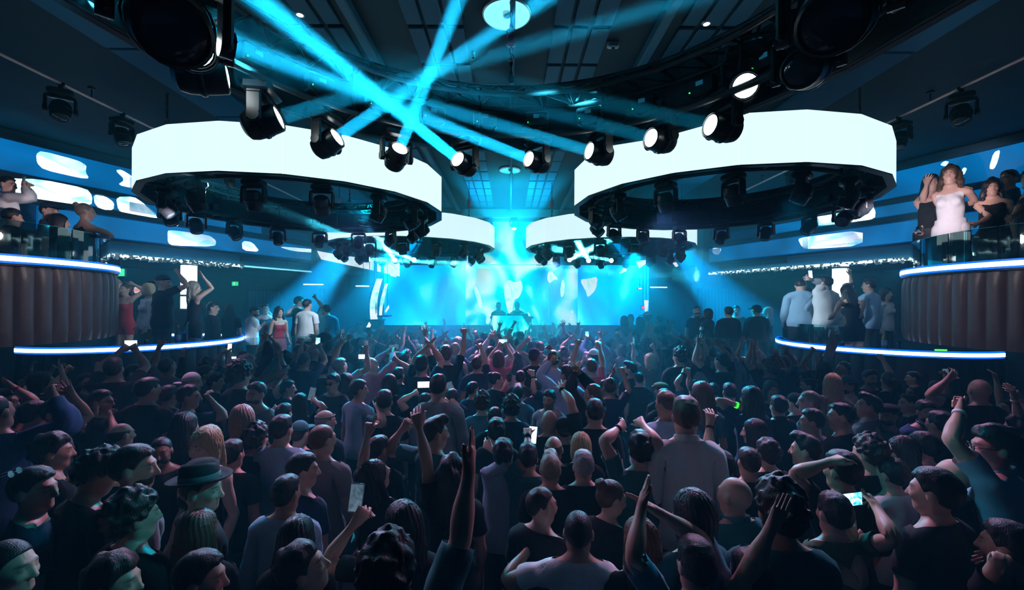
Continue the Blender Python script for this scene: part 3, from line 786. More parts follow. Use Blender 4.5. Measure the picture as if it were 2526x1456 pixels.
# ---- a ring: 20 flat LED panels on a truss hoop
def led_ring(c, R, z0, label, group, h=.478, facets=20, lit=True):
    e = empty('led_ring', (c[0], c[1], z0)); tag(e, label, 'light ring', group)
    w = 2 * R * math.tan(math.pi / facets)
    mp = MB().box((0, 0, h / 2), (w * .998, .025, h)).mesh('led_panel', m_led if lit else m_led_off)
    mb = MB().box((0, 0, h / 2 - .006), (w * 1.0, .045, h + .012), bev=.004).box((0, -.03, -.008), (w * 1.0, .05, .012)).mesh('panel_back', m_black)
    for i in range(facets):
        a = 2 * math.pi * (i + .5) / facets
        o = link('led_panel', mp, e, (R * math.cos(a), R * math.sin(a), 0)); o.rotation_euler = (0, 0, a + math.pi / 2)
        b = link('panel_back', mb, e, ((R - .037) * math.cos(a), (R - .037) * math.sin(a), 0)); b.rotation_euler = (0, 0, a + math.pi / 2)
    circ = lambda r, z, n=48: [(r * math.cos(2 * math.pi * k / n), r * math.sin(2 * math.pi * k / n), z) for k in range(n)]
    zb, zt = h - .15, h - .035
    for r in (R - .10, R - .36): MB().tube(circ(r, zb), .021, 8, closed=True).build('bottom_chord', m_black, e, True)
    MB().tube(circ(R - .23, zt), .021, 8, closed=True).build('top_chord', m_black, e, True)
    MB().tube(circ(R - .26, .035), .026, 8, closed=True).build('lamp_hoop', m_black, e, True)
    p = lambda r, a, z: (r * math.cos(a), r * math.sin(a), z)
    L = MB(); n = 44
    for k in range(n):
        a0, a1 = 2 * math.pi * k / n, 2 * math.pi * (k + .5) / n
        for r in (R - .10, R - .36):
            L.tube([p(r, a0, zb), p(R - .23, a1, zt)], .010, 5); L.tube([p(R - .23, a1, zt), p(r, a0 + 2 * math.pi / n, zb)], .010, 5)
        L.tube([p(R - .10, a0, zb), p(R - .36, a0, zb)], .010, 5); L.tube([p(R - .10, a0, zb), p(R - .36, a1 + math.pi / n, zb)], .009, 5)
        if k % 4 == 0:
            L.tube([p(R - .26, a0, .035), p(R - .23, a0, zt)], .014, 6); L.tube([p(R - .26, a0, .035), p(R - .06, a0, .03)], .014, 6)
    o = L.build('lattice', m_black, e); o['kind'] = 'stuff'
    bx = MB().box((0, 0, 0), (.13, .07, .10), bev=.01).mesh('power_box', m_blackp)
    for k in range(14):
        a = 2 * math.pi * (k + .3) / 14
        o = link('power_box', bx, e, ((R - .09) * math.cos(a), (R - .09) * math.sin(a), .16)); o.rotation_euler = (0, 0, a + math.pi / 2)
    return e
RINGS = dict(nl=((-2.80, 6.0), 1.81, 3.745), nr=((2.70, 5.80), 1.81, 3.79), fl=((-2.20, 9.75), 1.81, 3.70), fr=((2.20, 9.75), 1.81, 3.70), over=((0, 1.84), 2.0, 3.84))
led_ring(*RINGS['nl'], 'large glowing white ring nearest on the left, black lamps beneath', 'hanging light rings')
led_ring(*RINGS['nr'], 'large glowing white ring nearest on the right, black lamps beneath', 'hanging light rings')
led_ring(*RINGS['fl'], 'glowing white ring farther back, left of the stage gap', 'hanging light rings')
led_ring(*RINGS['fr'], 'glowing white ring farther back, right of the stage gap', 'hanging light rings')
led_ring(*RINGS['over'], 'dark ring truss directly overhead, seen from inside with lamps pointing in', 'hanging light rings', lit=False)

WHERE = {'nl': 'the near left ring', 'nr': 'the near right ring', 'fl': 'the far left ring', 'fr': 'the far right ring'}
ORD = ['first', 'second', 'third', 'fourth', 'fifth', 'sixth', 'seventh', 'eighth', 'ninth', 'tenth', 'eleventh', 'twelfth', 'thirteenth', 'fourteenth', 'fifteenth', 'sixteenth']
def ring_head_pos(key, a, inset=.26):
    (cx, cy), R, z0 = RINGS[key]; return Vector((cx + (R - inset) * math.cos(a), cy + (R - inset) * math.sin(a), z0 - .0))
q = random.Random(11)
for key in ('nl', 'nr', 'fl', 'fr'):
    n = 15
    (cx, cy_), R, z0 = RINGS[key]
    for k in range(n):
        a = 2 * math.pi * (k + .5) / n
        p = ring_head_pos(key, a)
        far = math.sin(a) > .1
        aim = Vector((-math.cos(a) * .55 + q.uniform(-.2, .2), -math.sin(a) * .5 - (.25 if not far else 0) + q.uniform(-.2, .2), -.62 + q.uniform(-.25, .2)))
        lit = False
        moving_head(p, aim, 'black moving head lamp, %s counted along %s' % (ORD[k], WHERE[key]), 'lamps under the rings', lit=lit)
# ---- the overhead ring's lamps, lens by lens: picture place of the lens, a second place on the sight of the beam with its depth
def arc_depth(px, r, c=(0, 1.84)):
    t = (px - CXP) / FPX                                    # X = t D ; (tD-cx)^2 + (D-cy)^2 = r^2, the far crossing
    A = t * t + 1; B = -2 * (t * c[0] + c[1]); Cc = c[0] ** 2 + c[1] ** 2 - r * r
    return (-B + math.sqrt(max(0, B * B - 4 * A * Cc))) / (2 * A)
OVER = [  # px, py, aim px, py, depth, beam power, lit, size, label
    (562, 188, 950, 215, 2.9, .4, True, 1.30, 'black moving head with oval lit lens, lowest in the dark cluster up left'),
    (690, 290, 1000, 200, 2.9, 1.6, True, 1.12, 'moving head with round lit lens against the left ring top edge'),
    (833, 338, 1250, 60, 2.8, 6., True, 1.0, 'moving head throwing a beam up across the ceiling dish'),
    (987, 365, 1130, 0, 2.6, 6., True, 1.0, 'moving head throwing a steep beam up beside the ceiling dish'),
    (1128, 392, 640, 0, 2.2, 12., True, 1.0, 'moving head throwing the strongest beam to the upper left corner'),
    (1303, 392, 640, 130, 2.4, 6., True, 1.0, 'moving head throwing a long low beam leftwards, beside the gap'),
    (1452, 372, 900, 215, 2.8, 2.5, True, 1.05, 'moving head with a faint beam at the edge of the right ring'),
    (1604, 340, 1250, 250, 2.7, .6, True, 1.08, 'moving head seen from its side against the right ring, the inner one'),
    (1750, 308, 1400, 235, 2.7, .4, True, 1.12, 'moving head seen from its side against the right ring, the outer one'),
    (1838, 212, 1780, 240, 1.2, 0, True, 1.2, 'moving head with a patchy lit lens in the dark cluster up right')]
for px, py, ax, ay, D2, pw, lit, size, lab in OVER:
    D = arc_depth(px, 1.76)
    L0 = pt(px, py, D); tgt = pt(ax, ay, D2); d = (tgt - L0).normalized()
    loc = L0 - d * .1 * size - PIVOT * size
    loc.z = max(loc.z, 3.80)
    moving_head(loc, tgt - (loc + PIVOT * size), lab, 'lamps on the overhead ring', lit=lit, beam=pw, size=size, cone=2.9 if pw > 6 else 2.3)
for px, py, D, ax, ay, D2, lab in ((478, 118, 2.05, 500, 150, 1.2, 'moving head with half hidden lit lens, under a big black lamp up left'), (1975, 170, 2.25, 1800, 190, 1.6, 'big black moving head in the dark cluster up right, lens hidden')):
    L0 = pt(px, py, D); d = (pt(ax, ay, D2) - L0).normalized(); loc = L0 - d * .13 - PIVOT * 1.3
    loc.z = max(loc.z, 3.82)
    moving_head(loc, d, lab, 'lamps on the overhead ring', lit=px < 1000, size=1.3)
for px, py, D, ax, ay, D2, lab in ((420, 60, 1.75, 520, 240, 1.2, 'large black wash light filling the upper left corner'), (2060, 40, 1.85, 1960, 200, 1.2, 'large black wash light filling the upper right corner')):
    L0 = pt(px, py, D); d = (pt(ax, ay, D2) - L0).normalized(); loc = L0 - PIVOT * 1.7
    loc.z = max(loc.z, 3.83)
    moving_head(loc, d, lab, 'lamps on the overhead ring', size=1.7)
for i, (px, py, D) in enumerate(((1003, 430, 3.4), (1700, 400, 3.0))): pass
# a second layer of small lamps and boxes riding on the overhead truss
q = random.Random(5)
for i in range(16):
    a = math.radians(-10 + 200 * i / 15); R = 1.93
    p = Vector((R * math.cos(a), 1.84 + R * math.sin(a), 4.06))
    e = empty('power_unit', p, a + math.pi / 2); tag(e, 'small black dimmer box, %s along the overhead ring' % ORD[i], 'box', 'dimmer boxes on the overhead ring')
    MB().box((0, .02, 0), (.20, .10, .13), bev=.012).build('case', m_blackp, e)
    MB().box((0, .072, .02), (.05, .008, .03)).build('display', glow('display_blue', (.05, .5, .9), .12, False), e)
    MB().box((.07, .072, -.03), (.008, .008, .008)).build('indicator', glow('led_green', (.05, 1, .1), 2.0, False), e)
    c = MB(); z = -.07; pts = [(-.09 + .18 * k / 6, .09, -.06 - .05 * math.sin(math.pi * k / 6)) for k in range(7)]
    c.tube(pts, .006, 5).build('cable', m_blackp, e)

# ---- chain hoists that carry the rings
m_chain = mat('chain_black', (.02, .03, .035), .4, metal=.6)
def hoist(loc, z_ring, label, body=m_pink):
    """loc: x, y; from the ceiling to the ring"""
    e = empty('chain_hoist', (loc[0], loc[1], z_ring)); tag(e, label, 'hoist', 'chain hoists carrying the rings')
    H = CEIL - z_ring; ch = MB()
    n = int(H / .05)
    for k in range(n):
        z = H - .025 - k * .05; R = Matrix.Rotation(math.pi / 2 * (k % 2), 3, 'Z')
        pts = [R @ Vector((.011 * math.cos(t), 0, z + .033 * math.sin(t))) for t in [2 * math.pi * j / 8 for j in range(8)]]
        ch.tube(pts, .0045, 5, closed=True)
    o = ch.build('chain', m_chain, e); o['kind'] = 'stuff'
    MB().box((0, 0, .36), (.075, .055, .15), bev=.014).tube([(0, 0, .43), (0, 0, .47)], .012, 8).build('motor', body, e)
    MB().tube([(0, 0, .28), (0, 0, .24), (.02, 0, .21), (.02, 0, .185), (0, 0, .165), (-.016, 0, .175)], .008, 6).build('hook', body, e)
    MB().tube([(0, 0, .17), (0, 0, -.01)], .007, 6).box((0, 0, .02), (.05, .05, .05), bev=.01).build('sling', m_black, e)
    return e
for key, lab in (('nl', 'the near left ring'), ('nr', 'the near right ring'), ('fl', 'the far left ring'), ('fr', 'the far right ring'), ('over', 'the overhead ring')):
    (cx, cy_), R, z0 = RINGS[key]
    for a, w in ((90, 'back'), (-30, 'near right'), (210, 'near left')):
        if key == 'over' and a != 90: a = {-30: 20, 210: 160}[a]
        a = math.radians(a); hoist((cx + (R - .26) * math.cos(a), cy_ + (R - .26) * math.sin(a)), z0 + .478, 'pink chain hoist holding %s at its %s' % (lab, w))

# ---- ceiling dishes and small lamps
m_dish = mat('spun_aluminium', (.55, .70, .75), .30, metal=.6)
m_dish_glow = glow('dish_glow', (.20, .80, .95), 1.5)
for (px, py), r, lab, st in (((1250, 36), .205, 'round white ceiling dish lamp behind the hanging chain', 1), ((1258, 420), .20, 'smaller looking round ceiling dish lamp above the stage gap', 0)):
    D = 2.48 * FPX / (hor(px) - py); p = pt(px, py, D)
    e = empty('ceiling_dish', (p.x, p.y, CEIL)); tag(e, lab, 'ceiling lamp', 'ceiling dish lamps')
    MB().lathe([(r, 0), (r * 1.05, -.012), (r * 1.02, -.03), (r * .97, -.03)], 40).build('rim', m_dish, e, True)
    MB().lathe([(r * .97, -.03), (r * .9, -.022), (r * .6, -.010), (.035, -.006)], 40).build('reflector', m_dish_glow if st else m_dish, e, True)
    MB().lathe([(.0, -.05), (.025, -.045), (.034, -.03), (.034, -.004)], 16).build('bulb', m_dish, e, True)
for px, py, lab in ((740, 38, 'tiny lit downlight in the dark ceiling, far up left'), (1743, 60, 'tiny lit downlight on the ceiling panels, up right')):
    D = 2.47 * FPX / (hor(px) - py); p = pt(px, py, D)
    e = empty('downlight', (p.x, p.y, CEIL)); tag(e, lab, 'ceiling lamp', 'small downlights')
    MB().lathe([(.045, 0), (.048, -.012), (.038, -.03), (.03, -.03)], 20).build('rim', m_steel, e, True)
    MB().lathe([(0, -.034), (.02, -.034), (.032, -.026)], 16).build('lens', glow('downlight_lens', (.85, .95, 1), 3.5, False), e, True)
for px, py, lab in ((1512, 124, 'small pale conduit box on the ceiling between panel strips'), (1168, 148, 'thin pale sensor hanging beside the ceiling panels')):
    D = 2.42 * FPX / (hor(px) - py); p = pt(px, py, D)
    e = empty('ceiling_sensor', (p.x, p.y, CEIL)); tag(e, lab, 'sensor')
    MB().box((0, 0, -.03), (.11, .05, .06) if px > 1300 else (.03, .03, .06), bev=.01).build('case', mat('pale_case', (.5, .75, .8), .4), e)
    MB().lathe([(0, -.075), (.012, -.072), (.018, -.06)], 10).build('lens', m_lens_off, e, True)

# ---- lighting rails along both sides with hanging moving lights
m_rail = mat('rail_pink_copper', (.95, .60, .60), .4)
for sx, side in ((-1, 'left'), (1, 'right')):
    e = empty('lighting_rail', (sx * 4.93, 1.2, CEIL - .13)); tag(e, 'thin pinkish pipe rail under the ceiling along the %s side' % side, 'rail', 'lighting rails')
    MB().tube([(0, 0, 0), (0, 9.4, 0)], .016, 10).build('pipe', m_rail, e, True)
    for i in range(6): MB().tube([(0, .5 + 1.7 * i, 0), (0, .5 + 1.7 * i, .13)], .008, 6).box((0, .5 + 1.7 * i, .12), (.05, .05, .02)).build('hanger', m_black, e)
    for i, y in enumerate((4.75, 5.5, 6.35, 7.6)):
        moving_head((sx * 4.93, y, CEIL - .20), (-sx * .25, -.3 + .25 * i, -.9), 'dark moving light, %s along the %s pipe rail' % (ORD[i], side), 'lights on the pipe rails', size=1.05)

# ---- beams of the big rings
def ring_beam(key, px, py, ax, ay, D2, pw, cone, lab, size=.95):
    (cx, cy_), R, z0 = RINGS[key]
    D = arc_depth(px, R - .26, (cx, cy_)); L0 = pt(px, py, D); tgt = pt(ax, ay, D2); d = (tgt - L0).normalized()
    loc = L0 - d * .1 * size - PIVOT * size; loc.z = max(loc.z, z0 - .02) if loc.z < z0 + .1 else z0
    moving_head(loc, tgt - (loc + PIVOT * size), lab, 'lit lamps on the far rings', lit=True, beam=pw, size=size, cone=cone, col=(.45, .90, 1.0) if cone < 4 else BEAM_COL)
ring_beam('fl', 974, 642, 935, 585, 8.4, 5, 3, 'lit lamp under the far left ring, its beam rising left')
ring_beam('fl', 912, 640, 1080, 648, 10.9, 4, 3, 'lit lamp under the far left ring, its beam lying flat to the right')
ring_beam('fl', 1021, 641, 955, 615, 9.4, 2.5, 3, 'lit lamp under the far left ring, its beam crossing leftwards')
ring_beam('fr', 1405, 641, 1475, 605, 9.2, 5, 3, 'lit lamp under the far right ring, its beam rising right')
ring_beam('fr', 1452, 643, 1412, 575, 8.6, 6, 3, 'lit lamp under the far right ring, its beam rising left')
ring_beam('fr', 1508, 643, 1330, 605, 9.0, 3, 3, 'lit lamp under the far right ring, its beam lying flat to the left')
# ============================================================ STAGE
m_stage = mat('stage_black', (.02, .04, .055), .5, vary=.1)
e = empty('stage', (0, 12.95, 0)); tag(e, 'low dark stage across the far end below the video wall', 'stage')
MB().box((0, 0, .425), (9.6, 1.3, .85), bev=.02).build("deck", m_stage, e)
CY = [(.0, .16, .62), (.0, .45, .95), (.0, .78, .98), (.45, .95, .95)]
m_v1 = screen('video_wall_blue', [(.0, .22, .75), (.0, .40, .95), (.0, .62, .98), (.15, .9, .92)], .5, 3.2, distort=1.5, seed=1.3, stretch=(1, 1, .6), cuts=[.36, .47, .57, .70], wide=True)
m_v2 = screen('video_wall_cyan', [(.0, .45, .85), (.0, .75, .90), (.35, .93, .86), (.75, .95, .92)], .7, 2.0, distort=2.5, seed=4.1, stretch=(1, 1, .6), cuts=[.34, .46, .56, .66], wide=True)
m_v3 = screen('video_figures', [(.55, .95, .90), (.85, 1, .96), (.30, .9, .88)], 3.0, 2.2, distort=2, seed=2.2)
def bill(name, x0, x1, y0, y1, D, m, label, parent=None, th=.06, bev=.01):
    """a flat upright panel that fills a picture rectangle at depth D"""
    a, b = pt(x0, y1, D), pt(x1, y0, D); c = (a + b) / 2
    o = MB().box((0, 0, 0), (abs(b.x - a.x), th, abs(b.z - a.z)), bev=bev).build(name, m, parent)
    o.location = c if parent is None else c - parent.location
    return o
vw = empty('video_wall', (0, 13.5, 1.2)); tag(vw, 'glowing blue and cyan video wall behind the stage', 'video wall')
for i, (x0, x1, m) in enumerate(((944, 1021, m_v1), (1021, 1099, m_v1), (1099, 1149, m_v1), (1149, 1213, m_v2), (1213, 1291, m_v2), (1291, 1353, m_v2), (1353, 1425, m_v2), (1425, 1501, m_v1), (1501, 1600, m_v1))):
    for j, (y0, y1) in enumerate(((655, 728.5), (728.5, 802))):
        bill('screen_glow_panel', x0, x1, y0, y1, 13.5, m, '', vw, bev=.001)
bill('screen_glow_panel', 1152, 1372, 535, 652, 13.55, m_v2, '', vw)  # glowing panel standing in for the haze glow above the screens
def fig(pts, name='lit_figure', D=13.42, m=m_v3):
    P = [pt(x, y, D) for x, y in rounded(pts)]; c = sum(P, Vector()) / len(P); k = len(P)
    vs = [p - c for p in P] + [p - c + Vector((0, .02, 0)) for p in P]
    o = MB().add(vs, [tuple(range(k)), tuple(range(2 * k - 1, k - 1, -1))] + [(i, k + i, k + (i + 1) % k, (i + 1) % k) for i in range(k)]).build(name, m, vw)
    o.location = c - vw.location; return o
for p in ([(1242, 702), (1255, 690), (1270, 698), (1285, 690), (1290, 712), (1280, 735), (1268, 740), (1262, 775), (1254, 775), (1246, 740)],
          [(1350, 690), (1352, 672), (1360, 668), (1378, 690), (1366, 690), (1356, 700)], [(1388, 688), (1394, 700), (1390, 730), (1384, 734), (1382, 712)],
          [(1168, 705), (1174, 706), (1184, 725), (1190, 755), (1184, 762), (1176, 738)], [(1160, 690), (1165, 692), (1166, 705), (1161, 706)], [(1150, 718), (1157, 722), (1156, 734), (1150, 730)],
          [(1430, 690), (1452, 688), (1475, 682), (1470, 715), (1450, 735), (1446, 720)], [(1202, 770), (1210, 770), (1206, 800), (1198, 798)], [(1300, 772), (1306, 772), (1312, 802), (1304, 804)], [(1410, 766), (1414, 766), (1412, 790), (1405, 790)]): fig(p)
dj = empty("dj_booth", (.05, 12.55, .85)); tag(dj, 'cyan lit console at the stage front with two people behind', 'console')
def quad_panel(px, D, name, m, parent, th=.05):
    P = [pt(x, y, D) for x, y in px]; c = sum(P, Vector()) / len(P); k = len(P)
    vs = [p - c for p in P] + [p - c + Vector((0, th, 0)) for p in P]
    o = MB().add(vs, [tuple(range(k)), tuple(range(2 * k - 1, k - 1, -1))] + [(i, k + i, k + (i + 1) % k, (i + 1) % k) for i in range(k)]).build(name, m, parent)
    o.location = c - parent.location if parent else c
    return o
quad_panel([(1216, 779), (1288, 779), (1312, 815), (1300, 830), (1222, 830), (1208, 812)], 12.35, 'front_screen', m_v2, dj)
MB().box((0, .12, 1.20), (1.25, .55, .06), bev=.015).build('desk_top', m_stage, dj)
MB().box((0, .15, .59), (1.15, .4, 1.17), bev=.01).build('desk_body', m_stage, dj)
for x in (-.34, .0, .34):
    d = MB().box((x, .1, 1.27), (.28, .34, .08), bev=.012).build('deck_player', m_black, dj)
    MB().lathe([(0, 1.325), (.08, 1.32), (.10, 1.312)], 20, None, (x, .1, 0)).build('jog_wheel', m_steel, d, True)
for x in (-.62, .62): pass
# side screens and shards of light in the haze
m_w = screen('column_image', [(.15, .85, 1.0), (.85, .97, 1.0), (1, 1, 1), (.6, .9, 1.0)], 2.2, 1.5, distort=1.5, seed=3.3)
def curved_column(px_l, px_r, y0, y1, D, bulge, label):
    e = empty('curved_screen', pt((px_l + px_r) / 2, y1, D)); tag(e, label, 'screen', 'curved column screens')
    n = 10; V = []
    for k in range(n + 1):
        t = k / n; y = y0 + (y1 - y0) * t; off = -bulge * math.sin(math.pi * t)
        a = pt(px_l + off + 26 * (1 - t) * .6, y, D) - e.location; b = pt(px_r + off * .8 + 20 * (1 - t) * .6, y, D + .1) - e.location
        V += [a, b, b + Vector((0, .06, 0)), a + Vector((0, .06, 0))]
    F = [(0, 1, 2, 3), tuple(4 * n + i for i in (3, 2, 1, 0))] + [(4 * k + j, 4 * k + 4 + j, 4 * k + 4 + (j + 1) % 4, 4 * k + (j + 1) % 4) for k in range(n) for j in range(4)]
    MB().add(V, F).build('display_face', m_w, e, 'auto')
    MB().tube([(0, .12, 0), (0, .12, 2.0)], .04, 10).box((0, .12, .02), (.4, .4, .04)).build('stand', m_black, e)
    return e
curved_column(914, 930, 688, 792, 10.9, 8, 'bent column screen with white horse like shapes, left of the stage')
curved_column(935, 944, 700, 782, 11.1, 4, 'slim bent column screen beside the wider one left of the stage')
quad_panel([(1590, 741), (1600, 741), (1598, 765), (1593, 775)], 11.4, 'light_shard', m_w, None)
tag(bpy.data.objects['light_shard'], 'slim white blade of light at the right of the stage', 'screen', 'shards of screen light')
def rod(o, top, r=.008):
    z = max(v.co.z for v in o.data.vertices) if o.type == 'MESH' else 0
    MB().tube([(0, .045, z * .4), (0, .045, top - o.location.z)], r, 6).build('drop_rod', m_black, o)
rod(bpy.data.objects['light_shard'], CEIL)
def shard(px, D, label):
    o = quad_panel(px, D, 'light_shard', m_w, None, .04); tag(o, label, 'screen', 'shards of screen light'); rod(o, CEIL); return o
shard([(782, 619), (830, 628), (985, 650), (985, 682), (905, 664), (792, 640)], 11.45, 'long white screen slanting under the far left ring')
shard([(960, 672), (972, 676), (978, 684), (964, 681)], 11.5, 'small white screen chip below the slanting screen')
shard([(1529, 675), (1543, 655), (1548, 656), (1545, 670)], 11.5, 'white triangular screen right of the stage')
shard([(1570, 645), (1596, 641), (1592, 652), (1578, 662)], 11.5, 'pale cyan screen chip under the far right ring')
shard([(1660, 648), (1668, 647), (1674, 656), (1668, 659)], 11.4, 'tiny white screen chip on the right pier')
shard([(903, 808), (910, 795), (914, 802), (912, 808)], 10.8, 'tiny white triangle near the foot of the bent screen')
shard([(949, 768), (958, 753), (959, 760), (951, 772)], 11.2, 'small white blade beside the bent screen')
# recess slat walls with strip lights, and doors in the recess
for sx, x0, x1, y0, y1, D, nm in ((-1, 745, 800, 712, 790, 11.6, 'left'), (-1, 612, 700, 718, 800, 11.2, 'farther left'), (1, 1722, 1830, 712, 800, 11.4, 'right')):
    a, b = pt(x0, y1, D), pt(x1, y0, D); w = b.x - a.x; h = b.z - a.z
    e = empty('slat_wall', (a.x, D, 1.3)); tag(e, 'wall of upright blue slats in the %s recess behind the crowd' % nm, 'panelling', 'slatted recess walls')
    hh = b.z - 1.3; n = max(6, int(w / .085))
    me = MB().box((0, 0, hh / 2), (w / n * .7, .05, hh), bev=.012).mesh('slat', m_strip)
    for i in range(n): link('slat', me, e, (w * (i + .5) / n, 0, 0))
    MB().box((w / 2, .05, hh / 2), (w, .04, hh)).build('backing', m_dark, e)
for x0, x1, y, D, lab in ((748, 798, 702, 11.4, 'white strip light over the left slat wall'), (877, 913, 706, 11.4, 'white strip light left of the bent screen'), (1603, 1646, 709, 11.6, 'white strip light on the right pier'), (1574, 1584, 712, 11.6, 'short white strip light near the right pier')):
    a, b = pt(x0, y, D), pt(x1, y, D)
    e = empty('strip_light', (a + b) / 2); tag(e, lab, 'strip light', 'strip lights in the recesses')
    MB().box((0, 0, 0), (b.x - a.x, .03, .032), bev=.01).build('tube', glow('strip_tube', (.80, .93, 1), 2.2, False), e)
    MB().box((0, .035, 0), (b.x - a.x + .03, .04, .05)).build('housing', m_black, e)
    MB().tube([(0, .035, 0), (0, .035, (CEIL if abs(e.location.x) < 5 else TRIM_Z + .05) - e.location.z)], .006, 6).build('drop_rod', m_black, e)
# mirror columns in the booths, their reflected glitter built as emission
m_mir = screen('emitted_glitter', [(.5, .9, .95), (1, 1, 1), (.75, 1, .95)], 9, 2.6, distort=1)
for px, w, y0, y1, D, lab in ((466, 34, 660, 730, 9.0, 'white mirror column behind the left lower booth, glitter given as emission'), (2073, 34, 660, 745, 9.0, 'white mirror column behind the right lower booth, glitter given as emission')):
    a, b = pt(px - w / 2, y1, D), pt(px + w / 2, y0, D); r = (b.x - a.x) / 2
    e = empty('mirror_column', ((a.x + b.x) / 2, D, 0)); tag(e, lab, 'column', 'mirror columns in the booths')
    MB().tube([(0, 0, a.z - .3), (0, 0, TRIM_Z + .02)], r, 12).build('glitter_shaft', m_mir, e)
    MB().box((0, 0, (a.z - .3) / 2), (2 * r + .08, 2 * r + .08, a.z - .3), bev=.03).build('pedestal', m_black, e)
    for z in (a.z - .28, 2.6, 3.24): MB().lathe([(r, z - .02), (r + .02, z - .015), (r + .02, z + .015), (r, z + .02)], 20).build('collar', m_steel, e, True)
# ---- exit signs
def text_mesh(s, size, m, name, parent, loc, R):
    cu = bpy.data.curves.new(name, 'FONT'); cu.body = s; cu.size = size; cu.extrude = .003; cu.align_x = 'CENTER'; cu.align_y = 'CENTER'
    o = bpy.data.objects.new(name, cu); COL.objects.link(o); dg = bpy.context.evaluated_depsgraph_get()
    me = bpy.data.meshes.new_from_object(o.evaluated_get(dg)); bpy.data.objects.remove(o); me.materials.clear(); me.materials.append(m)
    t = link(name, me, parent, loc); t.rotation_euler = R; return t
m_green = glow('exit_green', (.03, .75, .28), 1.6, False); m_signw = glow('exit_white', (.80, 1, .9), 1.5, False); m_red = glow('exit_red', (.95, .03, .04), 1.3, False)
m_signpale = glow('sign_pale', (.75, .78, .80), .9, False)
def runner(parent, s, y):
    """the running figure pictogram, from small flat limbs"""
    mb = MB(); T = lambda a, b, r: mb.tube([(a[0] * s, y, a[1] * s), (b[0] * s, y, b[1] * s)], r * s, 6)
    mb.lathe([(0, -.1 * s), (.07 * s, -.07 * s), (.1 * s, 0), (.07 * s, .07 * s), (0, .1 * s)], 8, None, (.05 * s, y, .33 * s))
    T((.0, .2), (-.08, -.08), .08); T((.0, .18), (.2, .08), .045); T((-.02, .17), (-.2, .05), .045); T((-.08, -.08), (.1, -.2), .055); T((.1, -.2), (.05, -.4), .05); T((-.08, -.08), (-.22, -.3), .055); T((-.22, -.3), (-.38, -.3), .05)
    return mb.build('pictogram', m_signw, parent)
for px, py, w, h, D, kind, lab in ((290, 672, 24, 18, 8.0, 'g', 'green exit sign beside the left upper booth pads'), (578, 700, 14, 10, 10.5, 'g', 'small green exit sign deep in the left recess'), (2248, 678, 22, 22, 8.2, 'g', 'green exit sign beside the right upper booth pads'), (338, 716, 17, 15, 8.6, 'r', 'white exit sign with red letters behind a raised hand'), (1588, 759, 9, 9, 11.7, 'p', 'small red exit sign beside the stage at right')):
    c = pt(px, py, D); W_, H_ = w * D / FPX, h * D / FPX
    e = empty('exit_sign', c); tag(e, lab, 'exit sign', 'lit exit signs')
    MB().box((0, .03, 0), (W_, .05, H_), bev=.008).build('sign_face', m_green if kind == 'g' else (m_signpale if kind == 'r' else m_red), e)
    MB().box((0, .06, 0), (W_ + .02, .03, H_ + .02)).build('housing', m_black, e)
    MB().tube([(0, .06, H_ / 2), (0, .06, (CEIL if abs(c.x) < 4.5 else TRIM_Z) - c.z + .02)], .008, 6).build('drop_rod', m_black, e)
    if kind == 'g': runner(e, H_ * .8, .0)
    else: text_mesh('EXIT', H_ * .62 if kind == 'r' else H_ * .5, m_red if kind == 'r' else m_signpale, 'lettering', e, (0, -.002, 0), (math.radians(90), 0, 0))

# ============================================================ HAZE: one thin body of mist in the hall, a thicker one over the stage end
def haze(name, x, y0, y1, z0, z1, dens, col, aniso, label):
    m = bpy.data.materials.new(name); m.use_nodes = True; nt = m.node_tree; nt.nodes.clear()
    out = nt.nodes.new('ShaderNodeOutputMaterial'); v = nt.nodes.new('ShaderNodeVolumeScatter')
    v.inputs['Color'].default_value = (*col, 1); v.inputs['Density'].default_value = dens; v.inputs['Anisotropy'].default_value = aniso
    ab = nt.nodes.new('ShaderNodeVolumeAbsorption'); ab.inputs['Color'].default_value = (*col, 1); ab.inputs['Density'].default_value = dens
    ad = nt.nodes.new('ShaderNodeAddShader'); nt.links.new(v.outputs['Volume'], ad.inputs[0]); nt.links.new(ab.outputs['Volume'], ad.inputs[1])
    nt.links.new(ad.outputs['Shader'], out.inputs['Volume'])
    o = MB().box((0, (y0 + y1) / 2, (z0 + z1) / 2), (2 * x, y1 - y0, z1 - z0)).build(name, m); o['kind'] = 'stuff'; o['label'] = label; return o
haze('haze', 8.6, -1.5, 6.4, .02, 4.97, HAZE_NEAR, (.12, .72, 1.0), .1, 'thin mist hanging in the hall')
haze('middle_haze', 7.9, 6.41, 9.4, .02, 4.97, HAZE_MID, (.10, .80, 1.0), .1, 'lit mist drifting over the middle of the dance floor')
haze('stage_haze', 7.5, 9.41, 13.40, .02, 4.97, HAZE_BACK, (.10, .80, 1.0), .1, 'thick lit mist in front of the stage')
